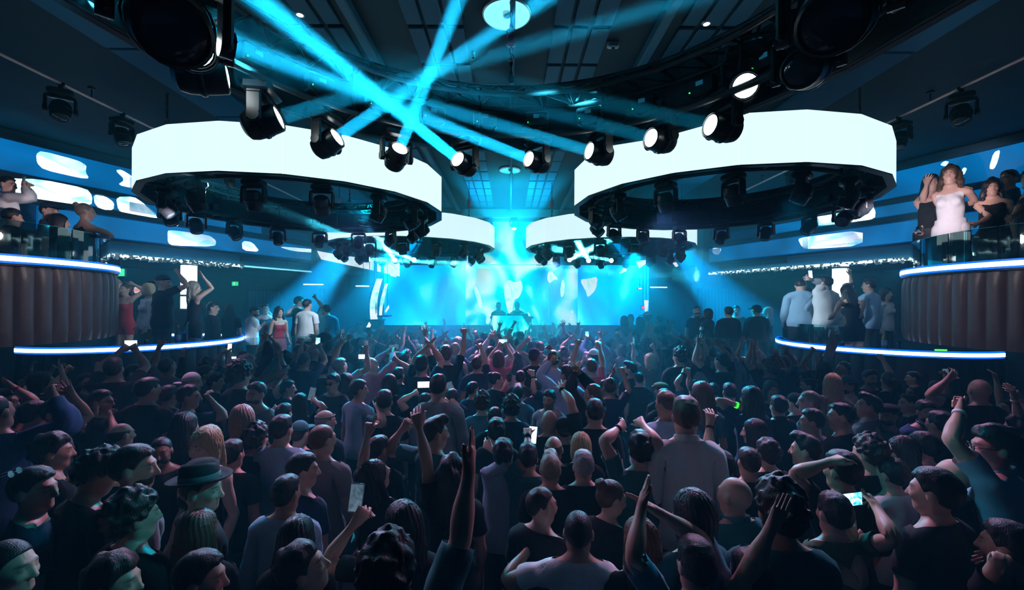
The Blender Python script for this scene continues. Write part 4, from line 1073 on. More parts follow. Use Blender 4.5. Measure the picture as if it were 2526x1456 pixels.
# stage wash lamps on the header and the piers that fill the mist with cyan
for x, y, z, tx, ty, tz, pw, ang in ((-2.2, 11.6, 4.7, -4.2, 9.2, 1.0, 90, 26), (2.4, 11.6, 4.7, 4.6, 9.2, 1.0, 90, 26), (-.6, 11.6, 4.75, -1.9, 9.6, 1.2, 70, 20), (.9, 11.6, 4.75, 2.6, 9.6, 1.2, 70, 20), (-4.0, 11.75, 4.78, -5.6, 9.6, 1.2, 70, 28), (4.0, 11.75, 4.78, 6.0, 9.4, 1.2, 70, 28), (0.1, 11.75, 4.7, 0.05, 10.2, 1.2, 22, 60)):
    d = Vector((tx - x, ty - y, tz - z))
    h = moving_head((x, 11.75, 4.78), d, 'stage wash lamp on the header, %s from the left' % ORD[N_BEAM], 'stage wash lamps', lit=True); N_BEAM += 1
    o = lamp('SPOT', 'stage_wash', Vector((x, 11.75, 4.78 - .215)) + d.normalized() * .13, pw * STAGE_WASH, (.0, .78, .92) if ang > 50 else (.0, .50, 1.0), spot_size=math.radians(ang), spot_blend=.6, shadow_soft_size=.05); aim_obj(o, d)
# ============================================================ HAIR, CLOTHES, DETAIL LEVELS
HZ = 1.655
def lod(V, Q, ratio):
    me = npmesh('tmp', V, Q, None); o = link('tmp', me); md = o.modifiers.new('d', 'DECIMATE'); md.ratio = ratio
    dg = bpy.context.evaluated_depsgraph_get(); dg.update(); ev = o.evaluated_get(dg).to_mesh()
    n = len(ev.vertices); a = np.empty(n * 3, np.float32); ev.vertices.foreach_get('co', a)
    ev.calc_loop_triangles(); t = np.empty(len(ev.loop_triangles) * 3, np.int32); ev.loop_triangles.foreach_get('vertices', t)
    o.evaluated_get(dg).to_mesh_clear(); bpy.data.objects.remove(o); bpy.data.meshes.remove(me)
    return a.reshape(-1, 3), t.reshape(-1, 3)
RIGS = {}
for fem in (0, 1):
    V, Q = make_rest(fem)
    V0, Q0 = lod(V, Q, .40); RIGS[fem, 0] = Rig(fem, V0, Q0)
    V1, Q1 = lod(V, Q, .142); RIGS[fem, 1] = Rig(fem, V1, Q1)
    V2, Q2 = lod(V, Q, .07); RIGS[fem, 2] = Rig(fem, V2, Q2)

def features(V, fem):
    """natural colours of the face: eyes, brows, lips; alpha says how much"""
    x, y, z = V.T; ax = np.abs(x); C = np.zeros((len(V), 4), np.float32)
    def put(d, r, col, a):
        w = np.clip(1.4 - d / r, 0, 1) * a
        for k in range(3): C[:, k] = C[:, k] * (1 - w) + col[k] * w
        C[:, 3] = np.maximum(C[:, 3], w)
    front = y > .055
    e = lambda c, s: np.where(front, np.sqrt(((ax - c[0]) / s[0]) ** 2 + ((z - c[1]) / s[1]) ** 2), 9)
    put(e((.031, HZ + .010), (.022, .006)), 1, (.03, .02, .015), .85)          # brows
    put(e((.031, HZ - .013), (.016, .008)), 1, (.10, .07, .06), .9)            # lids and lashes
    put(e((.031, HZ - .013), (.006, .005)), 1, (.02, .015, .012), .9)
    put(e((0, HZ - .086), (.022, .010)), 1, (.42, .14, .13) if fem else (.38, .17, .14), .75 if fem else .5)
    return C
for k, r in RIGS.items(): r.feat = features(r.V, k[0])

def noise3(P, f, seed):
    a = P * f + seed
    return (np.sin(a[..., 0] + 1.7 * np.sin(a[..., 1] * .9 + seed)) + np.sin(a[..., 1] * 1.13 + 1.3 * np.sin(a[..., 2])) + np.sin(a[..., 2] * 1.07 + 1.5 * np.sin(a[..., 0] * 1.1))) / 3
def hairline(P, low=0.):
    y = P[..., 1]
    h = np.interp(y, [-.13, -.07, -.035, -.01, .018, .040, .062, .10], np.array([-.085, -.082, -.050, .012, -.018, .030, .052, .056]) + low).astype(np.float32) + HZ
    return h - P[..., 2]
def earcut(P):
    x = np.abs(P[..., 0]); return np.sqrt(((x - .083) / 1.6) ** 2 + (P[..., 1] + .006) ** 2 + (P[..., 2] - HZ + .026) ** 2) - .030
def hair_sdf(style):
    def skull(P, t, top=0., seed=1., f=70, amp=.004, back=0.):
        d = _ell(P, (0, -.018 - back * .5, HZ + .010 + top * .4), (.0755 + t, .0965 + t + back * .5, .0945 + t + top * .6))
        return d + noise3(P, f, seed) * amp
    if style == 'buzz': return lambda P: _smax(_smax(skull(P, .004, amp=.001), hairline(P, .002), .006), -earcut(P), .006)
    if style == 'short': return lambda P: _smax(_smax(_smin(skull(P, .009, .006, 2.3, 85, .0035), _ell(P, (0, .004, HZ + .072), (.066, .076, .042)) + noise3(P, 95, 1) * .005, .02), hairline(P), .008), -earcut(P), .006)
    if style == 'crop': return lambda P: _smax(_smax(_smin(skull(P, .006, .004, 5.1, 110, .003), _ell(P, (0, .01, HZ + .072), (.062, .080, .038)) + noise3(P, 120, 4) * .004, .02), hairline(P, .012), .006), -earcut(P), .006)
    if style == 'quiff': return lambda P: _smax(_smax(_smin(skull(P, .008, .004, 1.3, 80, .003), _ell(P, (0, .045, HZ + .092), (.058, .058, .042)) + noise3(P, 70, 9) * .007, .02), hairline(P, .004), .008), -earcut(P), .006)
    if style == 'curly': return lambda P: _smax(_smax(skull(P, .026, .018, 3.7, 95, .013), hairline(P, -.004), .012), -earcut(P), .006)
    if style == 'afro': return lambda P: _smax(skull(P, .048, .03, 3.1, 110, .012), hairline(P, -.006), .014)
    if style == 'messy': return lambda P: _smax(_smax(_smin(skull(P, .016, .012, 8.2, 60, .009), _ell(P, (.01, .004, HZ + .082), (.07, .08, .04)) + noise3(P, 62, 3) * .010, .02), hairline(P, -.006), .01), -earcut(P), .006)
    face = lambda P: _ell(P, (0, .115, HZ - .045), (.060, .085, .105))
    strands = lambda P: np.sin(np.arctan2(P[..., 0], -P[..., 1] + .02) * 34 + 2.2 * np.sin(P[..., 2] * 26)) * .0028
    if style == 'long': return lambda P: _smax(_smin(skull(P, .013, .006, 1.1, 40, .002), _smin(_ell(P, (0, -.075, HZ - .16), (.105, .050, .235)), _smin(_cap(P, (.068, -.02, HZ - .02), (.085, .005, HZ - .30), .030, .024), _cap(P, (-.068, -.02, HZ - .02), (-.085, .0, HZ - .29), .030, .024), .02), .03), .03) + strands(P), -face(P), .012)
    if style == 'longwavy': return lambda P: _smax(_smin(skull(P, .018, .008, 1.1, 40, .004), _smin(_ell(P, (0, -.070, HZ - .15), (.125, .065, .22)), _smin(_cap(P, (.075, -.01, HZ - .03), (.105, .01, HZ - .27), .034, .038), _cap(P, (-.075, -.01, HZ - .03), (-.105, .01, HZ - .27), .034, .038), .02), .03), .03) + strands(P) * .6 + noise3(P, 48, 6) * .010, -face(P), .012)
    if style == 'bob': return lambda P: _smax(_smin(skull(P, .016, .006, 1.1, 40, .002), _smax(_ell(P, (0, -.02, HZ - .07), (.098, .100, .14)), (HZ - .150) - P[..., 2], .015), .03) + strands(P), -face(P), .012)
    if style == 'ponytail': return lambda P: _smin(_smax(_smax(skull(P, .006, .0, 1.1, 60, .0015), hairline(P), .006), -earcut(P), .006), _smin(_cap(P, (0, -.10, HZ + .045), (0, -.150, HZ + .02), .022, .030), _cap(P, (0, -.150, HZ + .02), (0, -.130, HZ - .20), .032, .014), .02) + strands(P), .015)
    if style == 'bun': return lambda P: _smin(_smax(_smax(skull(P, .007, .0, 1.1, 60, .002), hairline(P), .006), -earcut(P), .006), _ell(P, (0, -.105, HZ + .075), (.040, .038, .036)) + noise3(P, 90, 2) * .005, .012)
    if style == 'receding': return lambda P: _smax(_smax(skull(P, .005, .0, 1.1, 90, .002), hairline(P + np.array((0, .045, 0), np.float32), -.0), .006), -earcut(P), .006)
    if style == 'fringe': return lambda P: _smax(_smax(skull(P, .004, .0, 1.1, 90, .0015), P[..., 2] - HZ - .035, .01), np.maximum(hairline(P), 0) + np.where(hairline(P) < 0, hairline(P), 0), .006)
    if style == 'beard': return lambda P: _smax(_smax(_smin(_ell(P, (0, .026, HZ - .086), (.068, .064, .050)), _cap(P, (-.025, .080, HZ - .070), (.025, .080, HZ - .070), .010, .010), .012) + noise3(P, 130, 2) * .002, P[..., 2] - (HZ - .058 - np.clip(.06 - P[..., 1], 0, .1) * -.9), .006), (.012 - P[..., 1]), .006)
    if style == 'cap': return lambda P: _smin(_smax(_ell(P, (0, -.010, HZ + .020), (.086, .106, .104)), HZ + .028 - P[..., 2] - .10 * P[..., 1], .006), _smax(_ell(P, (0, .12, HZ + .030), (.068, .085, .014)), .06 - P[..., 1], .01), .008)
    if style == 'capback': return lambda P: _smin(_smax(_ell(P, (0, -.010, HZ + .020), (.086, .106, .104)), HZ + .022 - P[..., 2] + .20 * P[..., 1], .006), _smax(_ell(P, (0, -.13, HZ - .012), (.066, .080, .013)), .06 + P[..., 1], .01), .008)
    if style == 'flatcap': return lambda P: _smin(_smax(_ell(P, (0, .0, HZ + .060), (.096, .124, .058)), HZ + .030 - P[..., 2], .01), _smax(_ell(P, (0, .11, HZ + .040), (.066, .055, .014)), .05 - P[..., 1], .01), .01)
HATS = ('cap', 'capback', 'flatcap')
HAIR_MESH = {}
def hair_mesh(style, coarse=False):
    k = (style, coarse)
    if k not in HAIR_MESH:
        st = .0155 if coarse else .0078
        X = _axis((-.17, st), .17); Y = _axis((-.22, st), .225); Z = _axis((HZ - .42, st), HZ + .20)
        G = np.stack(np.meshgrid(X, Y, Z, indexing='ij'), -1).astype(np.float32)
        V, Q = surface_nets(hair_sdf(style)(G).astype(np.float32), X, Y, Z)
        HAIR_MESH[k] = npmesh(style + ('_far' if coarse else ''), V.astype(np.float32), Q)
    return HAIR_MESH[k]
def fedora_meshes():
    c = MB().lathe([(.082, 0), (.084, .03), (.080, .085), (.066, .105), (.03, .098), (0, .092)], 28)
    c.v = [(x, y * 1.22, z - .018 * math.exp(-((x / .03) ** 2)) * (z > .08)) for x, y, z in c.v]
    b = MB().lathe([(.082, .0), (.12, -.006), (.138, .004), (.140, .012), (.12, .001), (.083, .008)], 32); b.v = [(x, y * 1.18, z + .012 * (abs(x) / .14) ** 2) for x, y, z in b.v]
    r = MB().lathe([(.0855, .004), (.0868, .006), (.086, .034), (.0845, .036)], 28); r.v = [(x, y * 1.22, z) for x, y, z in r.v]
    return c, b, r

# ---- clothes are cut from the resting body, pushed outwards, smoothed, and posed with the same weights
CUT = {}
def garment(rk, kind):
    key = (rk, kind)
    if key in CUT: return CUT[key]
    rig = RIGS[rk]; fem = rk[0]; V, Q = rig.V, rig.Q; J = rig.J
    def g(P):
        x, y, z = P[:, 0], P[:, 1], P[:, 2]; ax = np.abs(x)
        if kind in ('tee', 'shirt', 'vneck', 'loose'):
            hem = .86; sl = {'tee': J['shx'] + .17, 'vneck': J['shx'] + .17, 'loose': J['elx'] - .02, 'shirt': J['wrx'] - .02}[kind]
            nk = (1.478 - .38 * y - z) if not fem else (1.470 - .62 * y - z)
            if kind == 'vneck': nk = 1.475 - .25 * y - np.where(y > 0, np.clip(.075 - ax, 0, 1) * 1.1, 0) - z
            return np.minimum(np.minimum(z - hem, nk), sl - ax)
        if kind in ('tank', 'dress'):
            hem = .86 if kind == 'tank' else .70
            nk = 1.425 - .55 * np.abs(y + .01) + np.where((ax > .065) & (ax < .105), .08, 0) - z
            return np.minimum(np.minimum(z - hem, nk), np.where(z > 1.28, (.128 if fem else .145), .5) - ax)
        if kind == 'strapless': return np.minimum(np.minimum(z - .70, 1.335 - z), np.where(z > 1.22, .145, .5) - ax)
        if kind == 'trousers': return np.minimum(np.minimum(1.00 - z, z - .075), .3 - ax)
        if kind == 'shoes': return np.minimum(.088 - z, .3 - ax)
    gv = g(V); fm = gv[Q].mean(1) > 0
    F = Q[fm]; used = np.unique(F); mp = -np.ones(len(V), int); mp[used] = np.arange(len(used)); F = mp[F]
    P = V[used].astype(np.float64); N = vnormals(V, Q)[used]
    x, y, z = P.T; ax = np.abs(x)
    e = np.sort(edges_of(F), 1); _, idx, cnt = np.unique(e, axis=0, return_inverse=True, return_counts=True)
    idx = idx.ravel(); b = np.zeros(len(P), bool); b[e[cnt[idx] == 1].ravel()] = True
    for _ in range(3):                                          # pull the cut edge onto the clean cut line
        B = P[b]; g0 = g(B); h = 1e-3
        gr = np.stack([(g(B + np.eye(3)[k] * h) - g0) / h for k in range(3)], 1)
        st = -(g0[:, None] * gr) / np.maximum((gr * gr).sum(1), .2)[:, None]
        P[b] += np.clip(st, -.014, .014)
    if kind == 'shoes': d = np.full(len(P), .009)
    elif kind == 'trousers': d = .013 + .010 * (1 - _ss(z, .2, .8))
    else:
        d = .009 + .016 * (1 - _ss(z, 1.0, 1.28)) * (0 if kind in ('dress', 'strapless', 'tank') else 1)
        if kind in ('loose', 'shirt'): d = d + .006 + .008 * _ss(ax, .2, .4) * (1 - _ss(ax, .55, .66))
        if kind in ('tee', 'vneck'): d = d + .010 * _ss(ax, .22, .34)
    be = e[cnt[idx] == 1]
    for _ in range(6):                                          # even out the cut edge along itself
        acc = np.zeros_like(P); n = np.zeros(len(P))
        for i_, j_ in ((0, 1), (1, 0)):
            for c_ in range(3): acc[:, c_] += np.bincount(be[:, i_], P[be[:, j_], c_], len(P))
            n += np.bincount(be[:, i_], None, len(P))
        m_ = n > 0; P[m_] = P[m_] * .5 + acc[m_] / n[m_][:, None] * .5
    P = P + N * d[:, None]
    for _ in range(5 if rk[1] == 0 else 2): P = laplacian(P, F, .45, (~b).astype(float) * .9 + .0)
    if kind not in ('shoes',):
        N2 = vnormals(P, F); f = noise3(P * np.array((1, 1, .55)), 42, 2.0) * .0045 + noise3(P * np.array((.8, 1, 1.4)), 85, 7.0) * .0018
        if kind == 'shirt': f = f * 1.3
        P = P + N2 * (np.maximum(f, -.006) + .002)[:, None]
    P = P.astype(np.float32)
    CUT[key] = (P, F, {n: w[used] for n, w in rig.W.items()})
    return CUT[key]

# ---- materials of people
def skin_mat(name, col):
    if name in MATS: return MATS[name]
    m, nt, b = _nt(name); N, L = nt.nodes, nt.links
    at = N.new('ShaderNodeAttribute'); at.attribute_name = 'feat'
    nz = N.new('ShaderNodeTexNoise'); nz.inputs['Scale'].default_value = 14; nz.inputs['Detail'].default_value = 4
    tc = N.new('ShaderNodeTexCoord'); L.new(tc.outputs['Object'], nz.inputs['Vector'])
    mx = N.new('ShaderNodeMix'); mx.data_type = 'RGBA'; c = Vector(col)
    mx.inputs['A'].default_value = (*(c * .88), 1); mx.inputs['B'].default_value = (*[min(1, v) for v in (c.x * 1.12, c.y * 1.06, c.z * 1.04)], 1)
    L.new(nz.outputs['Fac'], mx.inputs['Factor'])
    m2 = N.new('ShaderNodeMix'); m2.data_type = 'RGBA'
    L.new(at.outputs['Alpha'], m2.inputs['Factor']); L.new(mx.outputs['Result'], m2.inputs['A']); L.new(at.outputs['Color'], m2.inputs['B'])
    L.new(m2.outputs['Result'], b.inputs['Base Color']); b.inputs['Roughness'].default_value = .48; b.inputs['Specular IOR Level'].default_value = .45
    MATS[name] = m; return m
SKIN = {'fair': (.62, .40, .32), 'light': (.54, .33, .25), 'tan': (.44, .25, .18), 'olive': (.40, .24, .16), 'brown': (.24, .125, .08), 'deep': (.11, .055, .035)}
HAIRC = {'black': (.010, .009, .010), 'dark': (.022, .015, .012), 'brown': (.075, .040, .022), 'auburn': (.13, .045, .02), 'blond': (.42, .30, .16), 'ash': (.26, .21, .16), 'grey': (.30, .30, .31), 'white': (.6, .6, .6)}
CLOTHC = {'black': (.012, .013, .015), 'charcoal': (.035, .038, .042), 'navy': (.02, .035, .075), 'grey': (.22, .23, .25), 'white': (.75, .75, .76), 'teal': (.04, .16, .18), 'lightblue': (.30, .47, .62), 'blue': (.06, .13, .30), 'red': (.45, .03, .05), 'pink': (.55, .14, .20), 'olive': (.11, .12, .07), 'lavender': (.42, .38, .55), 'denim': (.05, .09, .16), 'cream': (.62, .55, .45)}
def hair_mat(c):
    n = 'hair_' + c
    if n in MATS: return MATS[n]
    m = mat(n, HAIRC[c], .44, spec=.38, vary=.35, noise_scale=60); nt = m.node_tree; N, L = nt.nodes, nt.links; b = N['Principled BSDF']
    tc = N.new('ShaderNodeTexCoord'); mp = N.new('ShaderNodeMapping'); mp.inputs['Scale'].default_value = (170, 170, 22)
    nz = N.new('ShaderNodeTexNoise'); nz.inputs['Scale'].default_value = 1; nz.inputs['Detail'].default_value = 2; bp = N.new('ShaderNodeBump'); bp.inputs['Strength'].default_value = .55; bp.inputs['Distance'].default_value = .006
    L.new(tc.outputs['Object'], mp.inputs['Vector']); L.new(mp.outputs['Vector'], nz.inputs['Vector']); L.new(nz.outputs['Fac'], bp.inputs['Height']); L.new(bp.outputs['Normal'], b.inputs['Normal'])
    return m
def cloth_mat(c, kind='cotton'): return mat('cloth_' + c, CLOTHC[c], .85, spec=.2, bump=(160, .12), vary=.08, noise_scale=20)

# ---- small worn things (children)
GEAR = {}
def gear(k):
    if k in GEAR: return GEAR[k]
    mb = MB()
    if k in ('glasses', 'sunglasses'):
        for s in (-1, 1):
            pts = [(s * .031 + .023 * math.cos(t), .104, HZ - .013 + .018 * math.sin(t)) for t in [2 * math.pi * j / 14 for j in range(14)]]
            if k == 'glasses': mb.tube(pts, .0026, 5, closed=True)
            else: mb.add(pts + [(p[0], p[1] - .004, p[2]) for p in pts], [tuple(range(14)), tuple(range(27, 13, -1))] + [(i, 14 + i, 14 + (i + 1) % 14, (i + 1) % 14) for i in range(14)])
            mb.tube([(s * .053, .102, HZ - .008), (s * .072, .09, HZ - .006), (s * .080, .0, HZ - .008), (s * .082, -.02, HZ - .02)], .0024, 5)
        mb.tube([(-.009, .106, HZ - .010), (.009, .106, HZ - .010)], .0024, 5)
        GEAR[k] = mb.mesh(k, m_blackp if k == 'glasses' else mat('sunglass', (.02, .03, .035), .06, spec=1.))
    elif k in ('band', 'watch', 'cuff'):
        w = {'band': .010, 'watch': .016, 'cuff': .02}[k]
        mb.lathe([(.030, -w), (.0335, -w), (.0335, w), (.030, w)], 16, Matrix.Rotation(math.pi / 2, 3, 'Y'))
        if k == 'watch': mb.tube([(0, 0, .03), (0, 0, .042)], .018, 12)
        GEAR[k] = mb.mesh(k, None, True)
    elif k == 'collar':
        mb.lathe([(.074, -.022), (.069, .012), (.070, .022), (.076, .018), (.083, -.020), (.074, -.022)], 24)
        mb.v = [(x, y * .98, z - .28 * y) for x, y, z in mb.v]
        for s in (-1, 1): mb.add([(s * .012, .074, -.008), (s * .05, .062, -.004), (s * .055, .075, -.055), (s * .012, .074, -.008), (s * .05, .066, -.004), (s * .055, .082, -.055)], [(0, 1, 2), (3, 5, 4), (0, 2, 5, 3), (1, 4, 5, 2)])
        GEAR[k] = mb.mesh(k, None, 'auto')
    return GEAR[k]
# ============================================================ ONE PERSON
def mat4(RT):
    R, t = RT; m = Matrix(R.tolist()).to_4x4(); m.translation = Vector(t.tolist()); return m
HANDS = {'open': dict(curl=.06, spread=.9, thumb=-.2), 'flat': dict(curl=.05, spread=-.75, thumb=.35), 'relax': dict(curl=.42, spread=-.4), 'fist': dict(curl=1.45, spread=-.9, thumb=1.1), 'point': dict(point=(0,), curl=1.4, spread=-.6, thumb=.9),
         'rock': dict(point=(0, 3), curl=1.4, spread=-.2, thumb=.8), 'peace': dict(point=(0, 1), curl=1.4, spread=.3, thumb=.9), 'grip': dict(curl=.85, spread=-.6, thumb=.7), 'claw': dict(curl=.55, spread=.6, thumb=.1)}
PEOPLE = []; FEM = {}
def person(label, loc, yaw=0., s=1., fem=0, skin='light', hair='short', hcol='dark', top='tee', tcol='black', bottom='trousers', bcol='charcoal', lodn=0, pose=None, group=None, hyaw=0., hpitch=0., hroll=0., worn=(), hatcol='black', beard=False, shoes=False, name='person', width=1.0):
    """loc: where the feet stand; yaw 0 faces the stage, + turns to its left; returns (body, skeleton pose)"""
    rk = (fem, lodn); rig = RIGS[rk]; pose = dict(pose or {})
    pose.setdefault('head', (hyaw, hpitch, hroll))
    G = rig.solve(pose); V = rig.deform(G)
    me = npmesh('body', V, rig.Q, skin_mat('skin_' + skin, SKIN[skin]))
    ca = me.color_attributes.new('feat', 'FLOAT_COLOR', 'POINT'); ca.data.foreach_set('color', rig.feat.ravel())
    o = link(name, me, None, loc, yaw); o.scale = (s * width, s * width, s)
    tag(o, label, 'person', group)
    for kind, col, nm in ((bottom, bcol, {'trousers': 'trousers'}.get(bottom)), (top, tcol, {'tee': 'tee_shirt', 'vneck': 'vneck_shirt', 'loose': 'loose_shirt', 'shirt': 'buttoned_shirt', 'tank': 'tank_top', 'dress': 'dress', 'strapless': 'dress'}.get(top))):
        if not kind or nm is None: continue
        P, F, Wt = garment((fem, 2) if kind == 'trousers' and not shoes else rk, kind); link(nm, npmesh(nm, rig.deform(G, P, Wt), F, cloth_mat(col)), o)
    if shoes:
        P, F, Wt = garment(rk, 'shoes'); link('shoes', npmesh('shoes', rig.deform(G, P, Wt), F, cloth_mat('black')), o)
    H = mat4(G['head'])
    def head_item(nm, me, m):
        c = link(nm, me, o); c.matrix_basis = H
        if not len(me.materials): me.materials.append(m)
        c.material_slots[0].link = 'OBJECT'; c.material_slots[0].material = m; return c
    if hair and hair not in ('bald', 'fedora'):
        isHat = hair in HATS
        head_item('cap' if isHat else 'hair', hair_mesh(hair, lodn == 2), cloth_mat(hatcol) if isHat else hair_mat(hcol))
        if isHat: head_item('hair', hair_mesh('buzz', lodn == 2), hair_mat(hcol))
    if hair == 'fedora':
        head_item('hair', hair_mesh('buzz'), hair_mat(hcol))
        for mb_, nm, cc in zip(fedora_meshes(), ('hat_crown', 'hat_brim', 'hat_ribbon'), ('charcoal', 'charcoal', 'grey')):
            c = mb_.build(nm, cloth_mat(cc), o, True); c.matrix_basis = H @ Matrix.Translation((0, -.012, HZ + .045)) @ Matrix.Rotation(.08, 4, 'X')
    if beard: head_item('beard', hair_mesh('beard', lodn == 2), hair_mat(hcol))
    for w in worn:
        if w in ('glasses', 'sunglasses'): head_item(w, gear(w), GEAR[w].materials[0])
        elif w == 'sunglasses_up':
            c = head_item('sunglasses', gear('sunglasses'), GEAR['sunglasses'].materials[0]); c.matrix_basis = H @ Matrix.Translation((0, -.035, .098)) @ Matrix.Rotation(.35, 4, 'X')
        elif w == 'headband':
            c = MB().lathe([(.083, -.010), (.087, -.010), (.087, .012), (.083, .012)], 24).build('headband', cloth_mat('grey'), o, True)
            c.matrix_basis = H @ Matrix.Translation((0, -.012, HZ + .045)) @ Matrix.Scale(1.22, 4, (0, 1, 0))
        elif w == 'collar':
            c = link('collar', gear('collar'), o); c.matrix_basis = mat4(G['neck']) @ Matrix.Translation((0, -.012, 1.508))
            if not len(GEAR['collar'].materials): GEAR['collar'].materials.append(cloth_mat('white'))
            c.material_slots[0].link = 'OBJECT'; c.material_slots[0].material = cloth_mat(tcol)
        else:                                                    # 'bandR:red', 'watchL:black'
            k, colr = w.split(':'); sd = k[-1]; k = k[:-1]
            c = link({'band': 'wristband', 'watch': 'wristwatch', 'cuff': 'cuff'}[k], gear(k), o)
            x = (rig.J['wrx'] - .03) * (1 if sd == 'R' else -1)
            c.matrix_basis = mat4(G['fore' + sd]) @ Matrix.Translation((x, 0, rig.J['shz']))
            if not len(gear(k).materials): gear(k).materials.append(m_black)
            c.material_slots[0].link = 'OBJECT'; c.material_slots[0].material = {'green': glow('band_green', (.05, 1, .05), 1.6, False)}.get(colr) or cloth_mat(colr) if colr != 'silver' else m_steel
    PEOPLE.append((o, G)); FEM[o.name] = fem; return o, G
def hand_world(o, G, sd, off=(.10, 0, -.03)):
    """a point in the palm, in the room"""
    sg = 1 if sd == 'R' else -1; S = skeleton(FEM.get(o.name, 0))
    R, t = G['hand' + sd]
    w = np.array(S['hand' + sd][1], float) + np.array((sg * off[0], off[1], off[2]))
    p = R @ w + t
    return Matrix.LocRotScale(o.location, o.rotation_euler, o.scale) @ Vector(p.tolist()), Matrix.Rotation(o.rotation_euler[2], 3, 'Z') @ Matrix(R.tolist())

CROWD_POS = []
def spot(px, py, h, scale=None, D=None):
    """head centre in the picture and head height in pixels -> (depth, body scale)"""
    dy = py - hor(px)
    if scale is None: scale = max(.84, min(1.13, 2.5 * h / (.25 * dy + 1.645 * h)))
    return FPX * (CAMZ - 1.645 * scale) / dy, scale
def body_frame(loc, yaw, s):
    return Matrix.LocRotScale(Vector(loc), Matrix.Rotation(yaw, 3, 'Z').to_quaternion(), Vector((s, s, s))).inverted()
def reach(px, py, D, inv): return np.array(inv @ pt(px, py, D))
def crowd_person(px, py, h, yaw, label, fem=0, arms=None, by=None, floor=0., D=None, s=None, pose=None, **kw):
    """yaw (degrees): the way the head looks; the body turns half as far. arms: {'R': (x, y, dz, hand), 'Re': (x, y)} in picture places of wrist and elbow"""
    if floor == 0. and D is None:
        D, s = spot(px, py, h, s)
    elif D is None:
        D = .25 * FPX / h * (s or 1.); s = s or 1.
    s = s or 1.
    c = pt(px, py, D)
    if floor is None: floor = c.z - 1.645 * s
    by = (yaw * .5 if abs(yaw) < 120 else yaw) if by is None else by
    ry = math.radians(by); hy = math.radians(yaw - by)
    hy = max(-1.3, min(1.3, hy))
    loc = Vector((c.x, c.y, floor))
    if floor == 0.: CROWD_POS.append((loc.x, loc.y))
    inv = body_frame(loc, ry, s); P = dict(pose or {})
    for sd in 'LR':
        a = (arms or {}).get(sd)
        if a is None:
            if 'arm' + sd not in P:
                sg = 1 if sd == 'R' else -1
                P['arm' + sd] = dict(d1=(sg * .16, -.05 + .1 * math.sin(px), -1), d2=(sg * .02, .30 + .3 * math.sin(px * 1.7), -1), palm=(-sg, 0, 0), **HANDS['relax'])
            continue
        dz = a[2] if len(a) > 2 else .0; hd = a[3] if len(a) > 3 else 'relax'
        q_ = dict(HANDS[hd]); q_['palm'] = a[4] if len(a) > 4 else (0, 1, 0)
        e = (arms or {}).get(sd + 'e')
        hx, hy_ = a[0], a[1]
        if e: hx, hy_ = hx + (e[0] - hx) * .25, hy_ + (e[1] - hy_) * .25
        else: hy_ += .08 * FPX / D
        tgt = reach(hx, hy_, D + dz, inv); q_['hand'] = tgt
        if e: q_['elbow_pt'] = reach(e[0], e[1], D + (e[2] if len(e) > 2 else dz * .4), inv)
        P['arm' + sd] = q_
    kw.setdefault('hpitch', 0.)
    lodn = kw.pop('lodn', None)
    if lodn is None: lodn = 0 if h >= 58 else (1 if h >= 24 else 2)
    o, G = person(label, loc, ry, s, fem, lodn=lodn, pose=P, hyaw=hy, **kw)
    return o, G
# ============================================================ THE CROWD, person by person where the photo shows them
TX = {1: 0, 2: 600, 3: 1200, 4: 1800}
def tp(t, x, y): return TX[t] + x / 2.443, 860 + y / 2.443
def C(t, x, y, h, yaw, label, arms=None, **k):
    """positions in the 2.443x enlarged quarter t of the lower picture; h = head height there"""
    px, py = tp(t, x, y); A = {}
    for s_, a in (arms or {}).items():
        q_ = tp(t, a[0], a[1]); A[s_] = q_ + tuple(a[2:])
    return crowd_person(px, py, h / 2.443, yaw, label, arms=A, **k)
F, Pn, O, R_, Fl, Gr = 'fist', 'point', 'open', 'relax', 'flat', 'grip'
BK = (0, -1, 0)
# --- quarter 1 (lower left)
C(1, 185, 850, 262, -80, 'man in navy tee in sharp profile, cyan light on his face, lower left', skin='light', hair='short', hcol='black', tcol='navy')
C(1, 790, 1020, 290, -35, 'person with thick curly hair lit green, seen from behind, black tee', hair='curly', hcol='dark', tcol='black')
C(1, 790, 720, 268, -68, 'bearded man with sunglasses pushed up on his dark hair, grey tee', hair='short', hcol='dark', tcol='grey', beard=True, worn=('sunglasses_up',))
C(1, 510, 760, 262, -55, 'man with curly dark hair looking down, beside the man with sunglasses', hair='curly', hcol='black', hpitch=-.4, skin='tan')
C(1, 1195, 850, 265, -82, 'person in a dark fedora hat seen in profile', hair='fedora', hcol='dark', tcol='black', skin='fair')
C(1, 1240, 575, 205, 172, 'woman with long straight blond hair facing away from the stage', fem=1, hair='long', hcol='blond', skin='fair', tcol='black', top='tank')
C(1, 1190, 1110, 250, 5, 'woman with long brown hair from behind, below the fedora hat', fem=1, hair='long', hcol='brown', tcol='black')
C(1, 1190, 1390, 300, -75, 'dark haired man at the bottom edge turned to the right, nose lit', hair='short', hcol='black', skin='light', tcol='charcoal')
C(1, 665, 1410, 270, -78, 'person at the bottom edge with short wavy hair lit green', hair='messy', hcol='dark', tcol='black')
C(1, 30, 1320, 330, -85, 'man cut by the lower left corner, cyan lit face edge', hair='buzz', hcol='black', tcol='black')
C(1, 300, 625, 215, -50, 'dark haired man with hidden face above the navy tee man', hair='messy', hcol='black', tcol='black', skin='tan')
C(1, 325, 390, 165, -80, 'man in grey tee with glasses in profile, one bent arm up', {'R': (415, 235, .1, O, (-.6, .6, 0)), 'Re': (510, 415, .12)}, hair='short', hcol='dark', tcol='grey', worn=('glasses',), beard=True)
